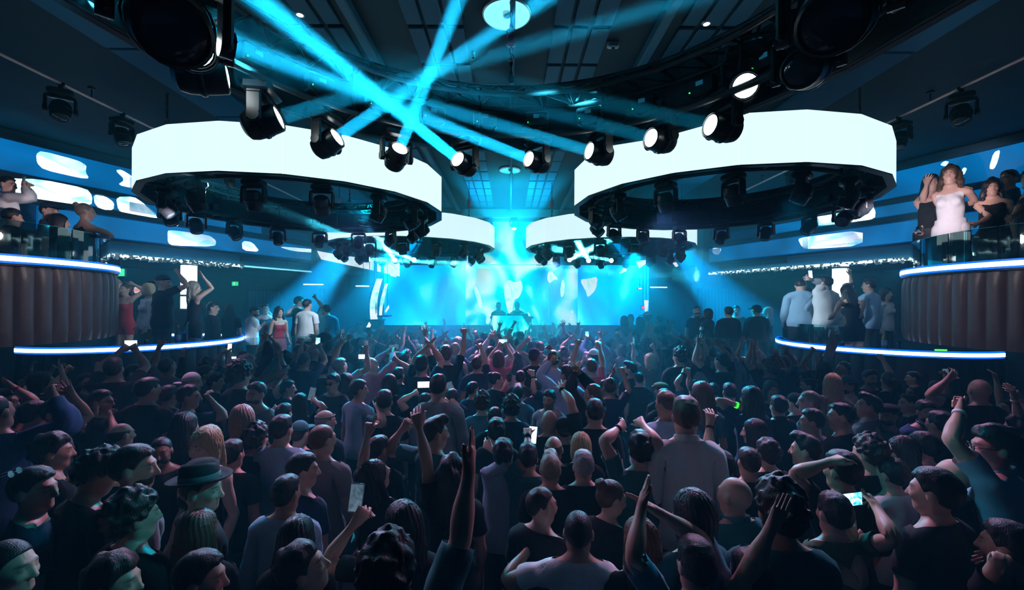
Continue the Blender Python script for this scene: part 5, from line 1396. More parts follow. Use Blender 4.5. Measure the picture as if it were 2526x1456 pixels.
C(1, 190, 400, 165, -10, 'man with dark hair seen from behind, pale collar, near the left edge', hair='short', hcol='black', tcol='grey')
C(1, 12, 320, 150, -70, 'man in white with dark glasses at the far left edge, arm over his head', {'R': (60, 215, 0, Fl), 'Re': (160, 300, 0)}, hair='short', hcol='black', tcol='white', worn=('glasses', 'bandR:red'))
C(1, 70, 480, 150, -55, 'man at the left edge holding both wrists up before his face', {'R': (60, 380, .25, R_), 'Re': (130, 520, .1), 'L': (20, 350, .3, R_)}, hair='short', hcol='black', tcol='black', worn=('bandR:white',))
C(1, 600, 320, 140, -75, 'man with glasses holding a small phone up in front of his mouth', {'R': (640, 380, -.1, Gr), 'Re': (695, 590, -.25), 'L': (560, 400, .1, Gr)}, hair='short', hcol='black', tcol='black', worn=('glasses',))
C(1, 520, 200, 112, -78, 'balding man with glasses in profile below the bright booth edge', hair='receding', hcol='dark', skin='fair', worn=('glasses',), tcol='teal')
C(1, 800, 148, 105, -70, 'smiling man with short hair under the left booth edge', hair='crop', hcol='dark', skin='fair', tcol='teal')
C(1, 920, 150, 100, -70, 'dark haired man looking up beside the smiling man', hair='short', hcol='black', hpitch=.2, skin='fair', tcol='black')
C(1, 880, 250, 150, -12, 'broad man in black tee from behind, neck lit, left of centre', hair='crop', hcol='black', tcol='black', skin='light', width=1.12)
C(1, 1010, 285, 125, -8, 'man in green grey tee from behind, right of the broad man', hair='short', hcol='black', tcol='teal')
C(1, 1130, 290, 140, -65, 'dark haired man in navy holding something at his mouth with bent wrist', {'R': (1265, 280, .05, Gr), 'Re': (1300, 410, .05)}, hair='short', hcol='dark', tcol='navy')
C(1, 1150, 205, 118, -72, 'man in a white backwards cap, face lit cyan', hair='capback', hatcol='white', hcol='blond', skin='fair', tcol='black')
C(1, 1235, 145, 95, -60, 'dark haired man leaning behind the white cap', hair='short', hcol='dark', hroll=.3, skin='fair')
C(1, 1295, 200, 100, -68, 'man with messy black hair and cyan lit cheek', hair='messy', hcol='black', skin='light')
C(1, 1445, 165, 135, -25, 'big haired man in black from behind, before the lower left booth', hair='afro', hcol='black', tcol='black', s=1.0)
C(1, 1550, 270, 138, 165, 'bearded man in a pale vneck tee smiling back at the balcony', {'R': (1640, 330, .2, R_)}, hair='short', hcol='black', tcol='grey', top='vneck', beard=True, skin='light')
C(1, 1455, 430, 175, 50, 'woman with light brown bob catching a cyan patch of light', fem=1, hair='bob', hcol='ash', tcol='black')
C(1, 970, 615, 150, -150, 'bearded dark man peering out between heads, looking back', hair='buzz', hcol='black', skin='brown', beard=True)
C(1, 725, 520, 120, -20, 'bald crown poking up left of centre in the dark', hair='fringe', hcol='dark', skin='fair')
C(1, 1395, 640, 165, -5, 'dark haired head directly right of the blond woman', hair='short', hcol='black', tcol='black')
C(1, 1110, 470, 170, -10, 'woman with long black hair in black, left of the bob haired woman', fem=1, hair='long', hcol='black', tcol='black')
C(1, 285, 250, 110, -72, 'man in the dark left corner with cyan lit profile', hair='short', hcol='black', skin='tan')
C(1, 540, 250, 92, -40, 'woman raising a thin bare arm with fist below the booth edge', {'L': (590, 62, .1, F), 'Le': (592, 180, .1)}, fem=1, hair='ponytail', hcol='dark', tcol='teal')
C(1, 668, 260, 105, -30, 'woman with red bracelets raising a pointing hand', {'R': (712, 90, .05, Pn), 'Re': (728, 245, 0)}, fem=1, hair='long', hcol='black', tcol='teal', worn=('bandR:red',))
C(1, 120, 240, 92, -50, 'person in the dark left corner, hand up with a green wristband', {'R': (190, 95, .1, R_), 'Re': (160, 230, .1)}, hair='short', hcol='black', worn=('bandR:teal',))
C(1, 230, 190, 80, -40, 'person in the dark left corner with a thin raised fist', {'R': (325, 112, .1, F), 'Re': (270, 200, .1)}, hair='short', hcol='black', skin='tan')
C(1, 1060, 170, 92, -20, 'person in long dark sleeve reaching up to the booth edge', {'R': (1105, 20, .0, R_), 'Re': (1085, 120, 0)}, hair='short', hcol='black', top='shirt', tcol='black')
# --- quarter 2
C(2, 250, 880, 225, -10, 'man in pale blue shirt from behind, round dark head, lower middle left', hair='crop', hcol='black', tcol='lightblue', top='shirt', skin='tan')
C(2, 320, 1150, 270, 8, 'woman with long black hair from behind, in front of the pale blue shirt', fem=1, hair='long', hcol='black', tcol='black')
C(2, 400, 1310, 265, -70, 'dark haired man looking up and right near the bottom edge', hair='messy', hcol='black', hpitch=.35, skin='light', tcol='black')
C(2, 860, 1370, 305, 0, 'person with curly black hair from behind, one long arm raised high', {'R': (1375, 440, .25, Fl, (-1, .2, 0)), 'Re': (1485, 880, .18)}, hair='curly', hcol='black', tcol='teal', top='loose', s=.96)
C(2, 960, 1070, 290, 40, 'woman with sleek black hair holding a white phone up at her left', {'L': (690, 1010, .10, Gr), 'Le': (600, 1200, .05)}, fem=1, hair='long', hcol='black', tcol='black', skin='fair')
C(2, 350, 735, 205, -62, 'man with parted black hair in profile, dark blue tee', hair='short', hcol='black', tcol='navy', skin='fair')
C(2, 470, 550, 190, -28, 'man with reddish cropped hair in a grey tee from behind', hair='buzz', hcol='auburn', tcol='grey', skin='fair', width=1.05)
C(2, 225, 490, 175, -8, 'man in blue shirt from behind, left of the reddish cropped man', hair='short', hcol='black', tcol='lightblue', top='shirt')
C(2, 335, 515, 150, -12, 'person in a cap of dark teal cloth', hair='cap', hatcol='teal', hcol='black', tcol='black')
C(2, 490, 440, 140, -45, 'man with a grey headband behind the reddish cropped man', hair='buzz', hcol='ash', worn=('headband',), skin='fair', tcol='black')
C(2, 240, 395, 130, -5, 'dark round head below the bearded vneck man', hair='crop', hcol='black', tcol='black')
C(2, 75, 545, 165, -10, 'black haired head in the shade at the left of the blue shirt', hair='curly', hcol='black', tcol='black')
C(2, 815, 755, 185, -42, 'woman looking up sideways with one finger raised high', {'L': (770, 430, .0, Pn), 'Le': (690, 770, -.1)}, fem=1, hair='long', hcol='black', hpitch=.35, skin='fair', tcol='black')
C(2, 810, 610, 160, -30, 'man with short black hair just above the woman looking up', hair='crop', hcol='black', tcol='black', skin='tan')
C(2, 1150, 510, 190, -62, 'black haired man in teal tee, sharp profile turned right', {'L': (960, 420, .1, Gr)}, hair='quiff', hcol='black', tcol='teal', skin='light')
C(2, 1255, 760, 225, 15, 'woman with big dark hair, bare arm raised beside the teal tee man', {'L': (1030, 390, .02, R_), 'Le': (1145, 720, -.1)}, fem=1, hair='longwavy', hcol='black', tcol='black')
C(2, 1385, 118, 82, -70, 'bearded man in black with both arms raised in a circle', {'L': (1300, 45, .1, Fl), 'Le': (1345, 150, .0), 'R': (1405, 20, .1, R_), 'Re': (1475, 130, .0)}, hair='short', hcol='black', beard=True, tcol='black', skin='fair')
C(2, 1440, 330, 125, 0, 'person with round curly hair rim lit cyan, in the middle', hair='curly', hcol='dark', tcol='teal')
C(2, 1380, 250, 100, -40, 'man with flat dark hair right of the raised phones', hair='crop', hcol='black', tcol='navy', skin='tan')
C(2, 545, 205, 110, 165, 'man in dark glasses facing the balcony, mid left', hair='short', hcol='black', worn=('sunglasses',), skin='tan', tcol='black')
C(2, 850, 320, 140, 5, 'black haired man with a rock sign hand raised beside his ear', {'L': (790, 310, .0, 'rock'), 'Le': (880, 500, -.25)}, hair='short', hcol='black', tcol='black')
C(2, 690, 250, 125, -55, 'dark haired man in striped pale tee, mid left', hair='short', hcol='dark', tcol='lightblue', skin='tan')
C(2, 620, 200, 105, -20, 'woman with dark hair, thin bent arm holding a glowing stick', {'R': (650, 225, .0, Pn), 'Re': (600, 450, -.2)}, fem=1, hair='long', hcol='black', tcol='black', skin='deep')
C(2, 880, 215, 118, 10, 'man with long black hair from behind, below the bent arm', fem=0, hair='bob', hcol='black', tcol='black')
C(2, 935, 160, 95, -15, 'man in black sleeve punching one bent arm upward', {'R': (905, 45, .0, F), 'Re': (1000, 150, .0)}, hair='short', hcol='black', tcol='black')
C(2, 715, 110, 88, -8, 'man in a cap filming with a bright phone screen', {'R': (765, 60, .0, Gr), 'Re': (800, 180, -.1)}, hair='cap', hatcol='black', hcol='black', tcol='teal')
C(2, 1095, 330, 120, 5, 'dark haired head between two pairs of raised filming hands', {'L': (1050, 235, .1, Gr), 'Le': (950, 390, -.1), 'R': (1160, 270, .1, O), 'Re': (1190, 370, 0)}, hair='short', hcol='black', tcol='black')
C(2, 1260, 300, 110, 15, 'person holding a dark tablet phone high in both hands', {'L': (1180, 215, .1, Gr), 'R': (1235, 230, .1, Gr), 'Re': (1305, 380, -.1)}, hair='short', hcol='dark', tcol='navy', skin='fair')
C(2, 1190, 145, 80, -10, 'man with thick dark hair from behind, white sleeve and bent arm up', {'L': (1160, 5, .1, Gr), 'Le': (1120, 90, .0)}, hair='messy', hcol='black', tcol='white')
C(2, 150, 185, 92, -60, 'dark haired man at mid left beside a red shouldered woman', hair='short', hcol='black', tcol='black', skin='fair')
C(2, 40, 130, 80, -55, 'woman in a pink top behind the big haired man', fem=1, hair='ponytail', hcol='black', tcol='pink', skin='fair')
C(2, 265, 240, 98, -65, 'man raising a clear plastic cup high in one hand', {'L': (232, 150, .05, Gr), 'Le': (205, 320, -.05)}, hair='short', hcol='black', tcol='black', skin='light')
C(2, 340, 330, 120, 10, 'dark haired person holding a dim phone at ear height', {'R': (430, 290, .05, Gr), 'Re': (440, 390, 0)}, hair='long', hcol='black', tcol='black', fem=1)
C(2, 470, 130, 84, 15, 'dark curly haired person throwing up an open palm', {'L': (400, 100, .05, O), 'Le': (395, 215, 0)}, hair='curly', hcol='black', tcol='black')
C(2, 590, 85, 78, -10, 'man with a red wristband bending one arm over heads', {'L': (530, 80, .05, F), 'Le': (610, 145, 0)}, hair='short', hcol='black', tcol='black', worn=('bandL:red',))
C(2, 320, 25, 68, -5, 'woman with dark hair flicking a two finger sign', {'R': (360, 60, -.1, 'rock'), 'Re': (350, 130, -.1)}, fem=1, hair='bob', hcol='black', tcol='blue')
# --- quarter 3
C(3, 555, 1110, 265, -8, 'man with cropped dark hair and white tee from behind, bottom middle', {'L': (300, 1150, .25, F), 'Le': (110, 1400, .1)}, hair='buzz', hcol='black', tcol='white', skin='tan')
C(3, 1255, 1010, 300, 28, 'woman with swept black hair looking leftwards, pale ear and cheek', fem=1, hair='bob', hcol='black', tcol='teal', skin='fair')
C(3, 1270, 1310, 320, 5, 'dark haired person in pale blue denim clapping high at the left', {'L': (985, 850, .1, Fl, (1, 0, 0)), 'Le': (785, 1270, -.1), 'R': (1020, 860, .14, Fl, (-1, 0, 0))}, hair='short', hcol='black', tcol='lightblue', top='loose', skin='light')
C(3, 1505, 890, 245, 25, 'bald man with gleaming head, teal shirt, right of the clapping hands', hair='bald', hcol='dark', tcol='teal', top='shirt', worn=('collar',), skin='light')
C(3, 325, 950, 220, -62, 'man with slicked receding hair in profile, lower middle', hair='receding', hcol='dark', skin='light', tcol='black')
C(3, 730, 905, 210, -72, 'woman with brown hair pinned up, face turned down right', fem=1, hair='bun', hcol='brown', hpitch=-.2, skin='light', tcol='black')
C(3, 585, 710, 185, 0, 'grey haired man from behind in dark shirt', hair='short', hcol='grey', tcol='black')
C(3, 385, 730, 185, -5, 'man with spiky ash hair from behind, left of the grey haired one', hair='quiff', hcol='ash', tcol='black')
C(3, 405, 605, 150, -10, 'man with thinning brown hair, crown catching light', hair='fringe', hcol='brown', skin='light', tcol='black')
C(3, 570, 590, 130, -5, 'woman with pale blond hair from behind between two men', fem=1, hair='bob', hcol='blond', tcol='black')
C(3, 930, 610, 205, -5, 'man in dark tee with both arms arched over his head', {'L': (850, 435, .15, R_), 'Le': (655, 600, -.1), 'R': (915, 425, .15, R_), 'Re': (1020, 560, -.05)}, hair='messy', hcol='black', tcol='teal', worn=('bandL:black',), skin='fair')
C(3, 1062, 690, 185, 0, 'round black haired head below the white shirt', hair='crop', hcol='black', tcol='black')
C(3, 1205, 410, 205, -8, 'tall man in a crisp white collared shirt from behind, in the near middle', hair='short', hcol='brown', tcol='white', top='shirt', worn=('collar',), skin='fair', s=1.06, width=.98)
C(3, 1430, 715, 185, -5, 'dark haired man right of the white collared shirt, hand up', {'L': (1335, 320, .15, R_), 'Le': (1400, 560, -.05)}, hair='short', hcol='black', tcol='navy', worn=('bandL:black',))
C(3, 380, 440, 150, -2, 'bald man with reddish scalp from behind, centre', hair='bald', hcol='dark', skin='tan', tcol='black')
C(3, 465, 490, 140, 0, 'person in a dark cap from behind, beside the reddish bald man', hair='capback', hatcol='black', hcol='black', tcol='black')
C(3, 655, 385, 165, -3, 'man with shaved sides and flat top from behind, black tee', {'L': (430, 195, .3, O), 'Le': (525, 400, .05)}, hair='crop', hcol='black', tcol='black', worn=('watchL:black',))
C(3, 380, 305, 115, 150, 'young man with black fringe grinning back toward the camera', hair='short', hcol='black', skin='olive', tcol='grey')
C(3, 150, 360, 135, 5, 'person with high curly dark hair from behind in the centre', hair='curly', hcol='black', tcol='navy')
C(3, 50, 420, 125, 0, 'dark cropped head at centre left of the curly one', hair='crop', hcol='black', tcol='black')
C(3, 60, 500, 140, 5, 'wide dark haired head just below the dark cropped one', hair='messy', hcol='black', tcol='black')
C(3, 205, 178, 90, -2, 'man with neat black hair and grey shirt from behind, holding nothing', hair='crop', hcol='black', tcol='charcoal')
C(3, 190, 272, 105, 0, 'flat topped dark head below the neat black haired man', hair='quiff', hcol='black', tcol='teal')
C(3, 55, 190, 100, -65, 'woman in profile sipping from a red cup', {'R': (120, 205, .1, F), 'Re': (80, 300, .05)}, fem=1, hair='bun', hcol='black', tcol='black', skin='fair')
C(3, 870, 125, 92, 62, 'bearded man with tall black quiff in profile to the left', hair='quiff', hcol='black', beard=True, tcol='black', skin='light')
C(3, 1275, 85, 92, -5, 'dark haired person in a white tee with dark print on the back', hair='bob', hcol='black', tcol='white', fem=0)
C(3, 1362, 35, 74, -30, 'man with short dark hair and white tee, right of the printed tee', hair='crop', hcol='black', tcol='white', skin='fair')
C(3, 1490, 75, 78, 35, 'bald pale man in the middle distance before the terrace', hair='bald', hcol='grey', skin='fair', tcol='grey')
C(3, 1368, 255, 105, 0, 'dark buzzed head near the hand making a ring', hair='buzz', hcol='black', tcol='black')
C(3, 1468, 265, 118, -5, 'man with square cropped black hair and bare neck from behind', hair='crop', hcol='black', tcol='black', skin='light')
C(3, 1058, 255, 98, 30, 'man in a brown flat cap in the middle right', hair='flatcap', hatcol='olive', hcol='dark', tcol='black')
C(3, 1120, 325, 118, 5, 'green lit round head left of the tall white shirt', hair='buzz', hcol='black', tcol='black')
C(3, 920, 182, 84, 0, 'round dark head in front of the bearded quiff man', hair='buzz', hcol='black', tcol='black')
C(3, 1075, 300, 112, 10, 'man in black from behind just left of the green lit head', hair='short', hcol='dark', tcol='black')
C(3, 1250, 235, 96, -5, 'person with both hands joined straight overhead', {'L': (1190, 115, .1, F), 'Le': (1165, 250, 0), 'R': (1210, 105, .1, F), 'Re': (1245, 270, 0)}, hair='short', hcol='black', tcol='blue', worn=('watchL:black',))
C(3, 720, 240, 100, 40, 'man in dark jacket pointing one long arm up right', {'R': (785, 95, .1, Pn), 'Re': (705, 300, -.1)}, hair='short', hcol='black', top='loose', tcol='black', skin='brown')
C(3, 500, 165, 86, 0, 'person with long dark sleeve and open fingers up', {'R': (455, 90, .0, 'peace'), 'Re': (480, 180, 0)}, hair='bob', hcol='black', top='shirt', tcol='navy', skin='deep')
C(3, 300, 235, 98, 10, 'person in dark blue with a bracelet hand clawing upward', {'R': (275, 130, .0, 'claw'), 'Re': (290, 270, -.1)}, hair='short', hcol='black', top='loose', tcol='navy', worn=('bandR:black',))
C(3, 420, 120, 76, -5, 'dark haired person with both hands spread high in the centre', {'L': (395, 25, .1, O), 'Le': (345, 110, 0), 'R': (590, 40, .1, O), 'Re': (620, 130, 0)}, hair='crop', hcol='black', tcol='pink')
C(3, 515, 105, 78, -50, 'bald pink headed man in the centre crowd', hair='bald', skin='fair', hcol='grey', tcol='black')
C(3, 725, 110, 78, 0, 'person with bleached white hair from behind', {'L': (690, 175, 0, F)}, hair='crop', hcol='white', tcol='black')
C(3, 250, 660, 150, -2, 'man holding a glowing phone low in a raised fist', {'L': (262, 465, .15, F), 'Le': (205, 690, 0)}, hair='short', hcol='black', tcol='teal', worn=('watchL:black',))
C(3, 100, 640, 165, 0, 'dark haired head beside the pale blue raised sleeve', {'L': (10, 570, .1, R_), 'Le': (70, 700, 0)}, hair='messy', hcol='black', tcol='lightblue', top='loose')
C(3, 930, 1160, 240, 10, 'woman with reddish brown hair half hidden by the clapping forearm', fem=1, hair='long', hcol='auburn', tcol='black')
# --- quarter 4
C(4, 310, 985, 235, -8, 'person with short fuzzy hair lit green from behind, lower right', hair='curly', hcol='dark', tcol='teal', s=.98)
C(4, 130, 1390, 300, 10, 'person raising a big blurred hand at the lower right', {'L': (200, 1010, -.05, Fl), 'Le': (420, 1250, -.25)}, hair='short', hcol='black', tcol='teal')
C(4, 1255, 870, 285, 32, 'black haired man with pale cheek at the right, grey tee', hair='short', hcol='black', tcol='charcoal', skin='fair')
C(4, 1360, 770, 225, 15, 'bald man whose crown shines cyan, behind the grey tee man', hair='bald', hcol='dark', tcol='black', skin='light')
C(4, 1620, 600, 255, 62, 'man with glasses in pale blue shirt at the right, finger raised', {'L': (1375, 300, .1, Pn), 'Le': (1430, 590, .0)}, hair='messy', hcol='black', tcol='lightblue', top='tee', worn=('glasses', 'collar', 'bandL:white'), skin='light')
C(4, 690, 740, 240, 15, 'dark haired man clasping one hand on top of his head', {'L': (690, 650, -.05, R_, (0, 0, -1)), 'Le': (325, 790, -.05)}, hair='short', hcol='black', tcol='black', skin='tan')
C(4, 640, 1000, 250, 0, 'person in olive tee filming with a bright phone, arms raised', {'R': (835, 880, .0, Gr), 'Re': (1040, 1200, -.25), 'L': (740, 1060, .0, O)}, hair='short', hcol='black', tcol='olive', worn=('watchL:black',))
C(4, 850, 635, 200, 20, 'man with curly grey flecked hair, white tee behind him', hair='curly', hcol='dark', tcol='black')
C(4, 985, 760, 190, 15, 'person in a rough pale grey tee seen from behind at the right', hair='short', hcol='black', tcol='white', width=1.08)
C(4, 470, 615, 190, 48, 'black haired man in profile left of the hand on head man', hair='quiff', hcol='black', tcol='black', skin='light')
C(4, 235, 635, 170, 8, 'dark wavy haired person at the right of the bald man', hair='messy', hcol='black', tcol='black')
C(4, 120, 690, 165, -3, 'flat haired person just behind the gleaming bald head', hair='crop', hcol='dark', tcol='black')
C(4, 155, 505, 152, 58, 'woman with black hair looking leftwards, mid right', fem=1, hair='bob', hcol='black', tcol='black', skin='light')
C(4, 485, 320, 138, 72, 'woman with brown ponytail in lavender top, profile to the left', fem=1, hair='ponytail', hcol='ash', tcol='lavender', skin='fair')
C(4, 505, 440, 150, 58, 'dark haired man in pale lavender tee below the ponytail woman', hair='short', hcol='black', tcol='lavender', skin='tan')
C(4, 680, 410, 162, 62, 'man with cropped black hair and strong nose in profile', hair='crop', hcol='black', tcol='black', skin='light')
C(4, 835, 345, 140, 60, 'young man with black quiff and grey tee, head tipped back', hair='quiff', hcol='black', tcol='grey', hpitch=.15, skin='light')
C(4, 722, 222, 112, 80, 'bearded man in a teal cap, pale sleeve arm forward', {'L': (600, 290, .1, R_)}, hair='cap', hatcol='teal', hcol='black', tcol='white', top='shirt', beard=True, skin='fair')
C(4, 690, 118, 85, 70, 'balding man rubbing his hands below the right booth', {'L': (620, 140, 0, Fl), 'Le': (600, 195, 0)}, hair='receding', hcol='dark', skin='light')
C(4, 840, 178, 100, 178, 'bearded man with combed hair facing the camera under the right booth', hair='quiff', hcol='dark', beard=True, skin='light', tcol='black')
C(4, 1245, 248, 105, 140, 'dark haired man glaring back under the right booth edge', hair='short', hcol='black', skin='light', tcol='black')
C(4, 1178, 380, 138, 170, 'man with dark stubble and blue collar facing the camera', hair='short', hcol='black', beard=True, worn=('collar',), tcol='blue', top='shirt', skin='light')
C(4, 1085, 330, 112, 72, 'man in profile with cyan lit forehead, right side', hair='crop', hcol='dark', skin='fair', tcol='black')
C(4, 965, 400, 132, 100, 'man in dark cap filming sideways with a dark phone', {'L': (850, 430, .0, Gr), 'R': (900, 470, -.1, F)}, hair='flatcap', hatcol='black', hcol='black', skin='light', tcol='olive', beard=True)
C(4, 1280, 460, 160, 5, 'dark broad back at the right of the stubbled man', hair='short', hcol='black', tcol='black', width=1.1)
C(4, 1180, 595, 178, 20, 'man with black hair and bare neck from behind at the right', hair='short', hcol='black', tcol='black', skin='light')
C(4, 1050, 620, 178, 60, 'woman with long black hair turned leftwards at the right', fem=1, hair='long', hcol='black', tcol='black', skin='light')
C(4, 1640, 365, 122, 75, 'man with head thrown back at the right, arm curled overhead', {'R': (1590, 120, .1, R_), 'Re': (1640, 280, .05)}, hair='short', hcol='black', hpitch=.5, skin='fair', tcol='black', beard=True)
C(4, 1760, 470, 150, 40, 'person at the right edge with a bangle and both forearms up', {'L': (1705, 240, .0, R_), 'Le': (1745, 470, 0), 'R': (1755, 250, .1, R_)}, fem=1, hair='longwavy', hcol='black', tcol='black', worn=('bandL:cream',), skin='fair')
C(4, 300, 350, 132, 3, 'man with smooth black hair from behind, pale collar, mid right', hair='short', hcol='black', tcol='black', worn=('collar',), skin='light')
C(4, 130, 300, 145, 12, 'woman with long black hair from behind, green wristband beside her', {'L': (75, 330, .0, F), 'Le': (10, 400, 0)}, fem=1, hair='long', hcol='black', tcol='navy', worn=('bandL:green',))
C(4, 250, 245, 105, 172, 'shadowed woman with dark hair facing the camera, mid right', fem=1, hair='long', hcol='black', skin='tan', tcol='black')
C(4, 400, 330, 118, 25, 'man in a dark cap left of the ponytail woman', hair='capback', hatcol='black', hcol='black', tcol='black')
C(4, 480, 225, 92, 60, 'woman with dark hair and straw coloured brim, mid right', fem=1, hair='bun', hcol='black', skin='fair', tcol='black')
C(4, 1500, 330, 112, 100, 'laughing dark haired woman in the right shade, palm raised', {'L': (1520, 370, -.1, O)}, fem=1, hair='longwavy', hcol='black', tcol='black', skin='tan')
C(4, 1110, 180, 80, 60, 'person in the right shade with a raised fist', {'L': (1105, 150, .1, F), 'Le': (1125, 250, .1)}, hair='crop', hcol='black', skin='light')
C(4, 1290, 330, 90, 90, 'person in the right shade holding up a faint blue phone', {'R': (1300, 160, .1, Gr), 'Re': (1310, 250, 0)}, hair='crop', hcol='black', skin='tan')
C(4, 1700, 1200, 300, 30, 'person at the lower right corner holding both palms apart', {'L': (1600, 1200, .0, Fl), 'R': (1660, 1100, .05, Fl)}, hair='short', hcol='black', tcol='black', skin='tan')
C(4, 530, 165, 78, 40, 'person with a bright watch, arm straight up by the right booth', {'L': (535, 45, .0, O), 'Le': (505, 200, 0)}, hair='short', hcol='black', tcol='white', worn=('watchL:silver',))
C(4, 150, 150, 78, -5, 'person with spread fingers raised high before the right booth', {'R': (190, 40, .1, O), 'Re': (155, 170, 0)}, hair='crop', hcol='black', tcol='lightblue')
C(4, 380, 140, 76, 5, 'person with pale spread hand under the right lower booth', {'R': (395, 60, .1, O), 'Re': (365, 140, 0)}, hair='short', hcol='black', tcol='black', skin='fair')
C(4, 455, 165, 78, -5, 'person making a heart of two hands below the right booth', {'L': (430, 125, .1, R_), 'Le': (400, 190, 0), 'R': (480, 130, .1, R_)}, hair='short', hcol='dark', tcol='black', skin='fair')
# ============================================================ PEOPLE IN THE BOOTHS AND ON THE TERRACES
SIT = dict(legL=1.45, legR=1.40, shinL=-1.5, shinR=-1.45)
def B(px, py, D, floor, yaw, label, sit=False, kneel=False, arms=None, pose=None, **k):
    z = pt(px, py, D).z; base = floor - (.43 if sit or kneel else 0)
    s = (z - base) / 1.645
    if not .84 < s < 1.10: print('SCALE', label, round(s, 3))
    s = max(.84, min(1.10, s)); P = dict(pose or {})
    if sit: P.update(SIT)
    if kneel: P.update(KNEEL)
    return crowd_person(px, py, 260 / D * s, yaw, label, arms=arms, D=D, s=s, floor=base, pose=P, shoes=True, **k)
KNEEL = dict(legL=.12, legR=.05, shinL=-1.5, shinR=-1.5)
b_phone = B(14, 455, 5.75, UP_FL, -75, 'man in white shirt filming from the left balcony', arms={'R': (62, 445, .0, Gr), 'Re': (52, 505, -.1), 'L': (70, 450, .1, Gr)}, top='shirt', tcol='white', hair='short', hcol='black', skin='fair')
B(28, 535, 5.55, UP_FL, -20, 'dark haired guest kneeling at the left balcony edge', kneel=True, hair='short', hcol='black', tcol='black')
B(118, 520, 6.0, UP_FL, -85, 'guest in a navy cap on the left balcony', kneel=True, hair='cap', hatcol='navy', hcol='black', tcol='navy', skin='fair')
B(145, 548, 5.95, UP_FL, -50, 'woman with dark bob on the left balcony, below the navy cap', kneel=True, fem=1, hair='bob', hcol='black', tcol='black', skin='fair', top='tank')
B(208, 522, 6.2, UP_FL, -42, 'woman with pinned ash hair and bare back in a black strap top', kneel=True, fem=1, hair='bun', hcol='ash', top='tank', tcol='black', skin='fair', arms={'R': (238, 590, .0, R_), 'Re': (232, 560, -.05)})
# right balcony
wd = B(2345, 432, 6.2, UP_FL, 125, 'woman in a long white dress at the right balcony, lit bright', fem=1, hair='longwavy', hcol='brown', top='dress', tcol='white', bottom=None, skin='fair', arms={'L': (2362, 498, -.05, R_), 'Le': (2385, 515, .0), 'R': (2318, 470, .1, R_), 'Re': (2312, 520, .1)})
B(2296, 452, 6.45, UP_FL, 150, 'woman in black crop top holding a glass, behind the white dress', fem=1, hair='long', hcol='black', top='tank', tcol='black', skin='fair', arms={'R': (2262, 566, .0, Gr), 'Re': (2300, 575, .0), 'L': (2290, 445, -.1, R_), 'Le': (2275, 480, -.05)})
B(2448, 462, 5.75, UP_FL, 135, 'woman with long dark curls in black, looking down from the right balcony', fem=1, hair='longwavy', hcol='black', top='tank', tcol='black', skin='light', hpitch=-.15, arms={'R': (2400, 560, -.1, R_), 'Re': (2440, 530, -.05)})
B(2492, 442, 6.0, UP_FL, 95, 'dark haired man behind the woman with long curls', hair='short', hcol='black', tcol='teal', skin='light')
B(2545, 440, 5.3, UP_FL, 100, 'bare armed guest cut by the right picture edge', hair='short', hcol='black', tcol='black', top='tank', skin='light', arms={'R': (2488, 548, -.1, R_), 'Re': (2520, 500, 0)})
# left lower booth
B(400, 697, 7.35, LO_FL, -62, 'man in black tee and backwards cap, one arm punching up in the booth', hair='capback', hatcol='black', hcol='blond', tcol='black', skin='fair', arms={'R': (434, 662, .0, F), 'Re': (444, 712, .0)}, width=1.08)
B(478, 710, 7.75, LO_FL, -60, 'woman in a short black dress with one arm raised in the booth', fem=1, hair='long', hcol='ash', top='dress', tcol='black', bottom=None, skin='fair', arms={'R': (502, 676, .0, Fl), 'Re': (506, 716, .0)})
B(366, 714, 8.0, LO_FL, 150, 'woman with grey blond hair in white sleeves behind the cap man', fem=1, hair='bob', hcol='blond', top='shirt', tcol='white', skin='fair')
B(310, 714, 8.4, LO_FL, 175, 'woman in a red dress pointing up beside the pads', fem=1, hair='ponytail', hcol='brown', top='strapless', tcol='red', bottom=None, skin='light', arms={'L': (329, 692, .0, Pn), 'Le': (330, 730, 0)})
B(284, 700, 8.7, LO_FL, -85, 'bald profile peeping past the upper left booth pads', hair='bald', hcol='dark', skin='fair', tcol='black')
B(524, 760, 8.7, LO_FL, -75, 'seated man in dark jacket in profile at the booth end', sit=True, hair='short', hcol='black', top='shirt', tcol='black', skin='fair')
B(566, 764, 9.1, LO_FL, 40, 'seated guest in shadow behind the booth glass', sit=True, hair='long', fem=1, hcol='black', tcol='black')
# left terrace
B(622, 768, 9.25, TERR_FL, -75, 'bearded man in white shirt looking down on the left terrace', hair='short', hcol='black', top='shirt', tcol='white', beard=True, hpitch=-.3, skin='light', arms={'R': (650, 800, .0, R_), 'Re': (635, 812, .0)})
B(655, 762, 9.75, TERR_FL, -150, 'woman with tied hair lifting one arm on the left terrace', fem=1, hair='bun', hcol='black', top='tank', tcol='black', arms={'L': (644, 755, .0, R_)})
B(688, 770, 9.3, TERR_FL, -125, 'woman in a red off shoulder top on the left terrace', fem=1, hair='longwavy', hcol='black', top='strapless', tcol='red', skin='fair', bcol='pink')
B(737, 745, 9.85, TERR_FL, -65, 'dark haired man in black leaning to talk on the left terrace', hair='short', hcol='black', tcol='black', skin='fair', arms={'L': (722, 752, .0, O), 'Le': (716, 785, 0)})
B(757, 752, 9.3, TERR_FL, -15, 'man in a plain white tee from behind on the left terrace', hair='crop', hcol='black', tcol='white', bcol='navy', skin='fair', width=1.06)
B(806, 764, 9.7, TERR_FL, 50, 'man in teal shirt raising one arm on the left terrace', hair='short', hcol='black', tcol='teal', top='loose', arms={'L': (778, 728, .0, Pn), 'Le': (790, 762, 0)}, width=1.08)
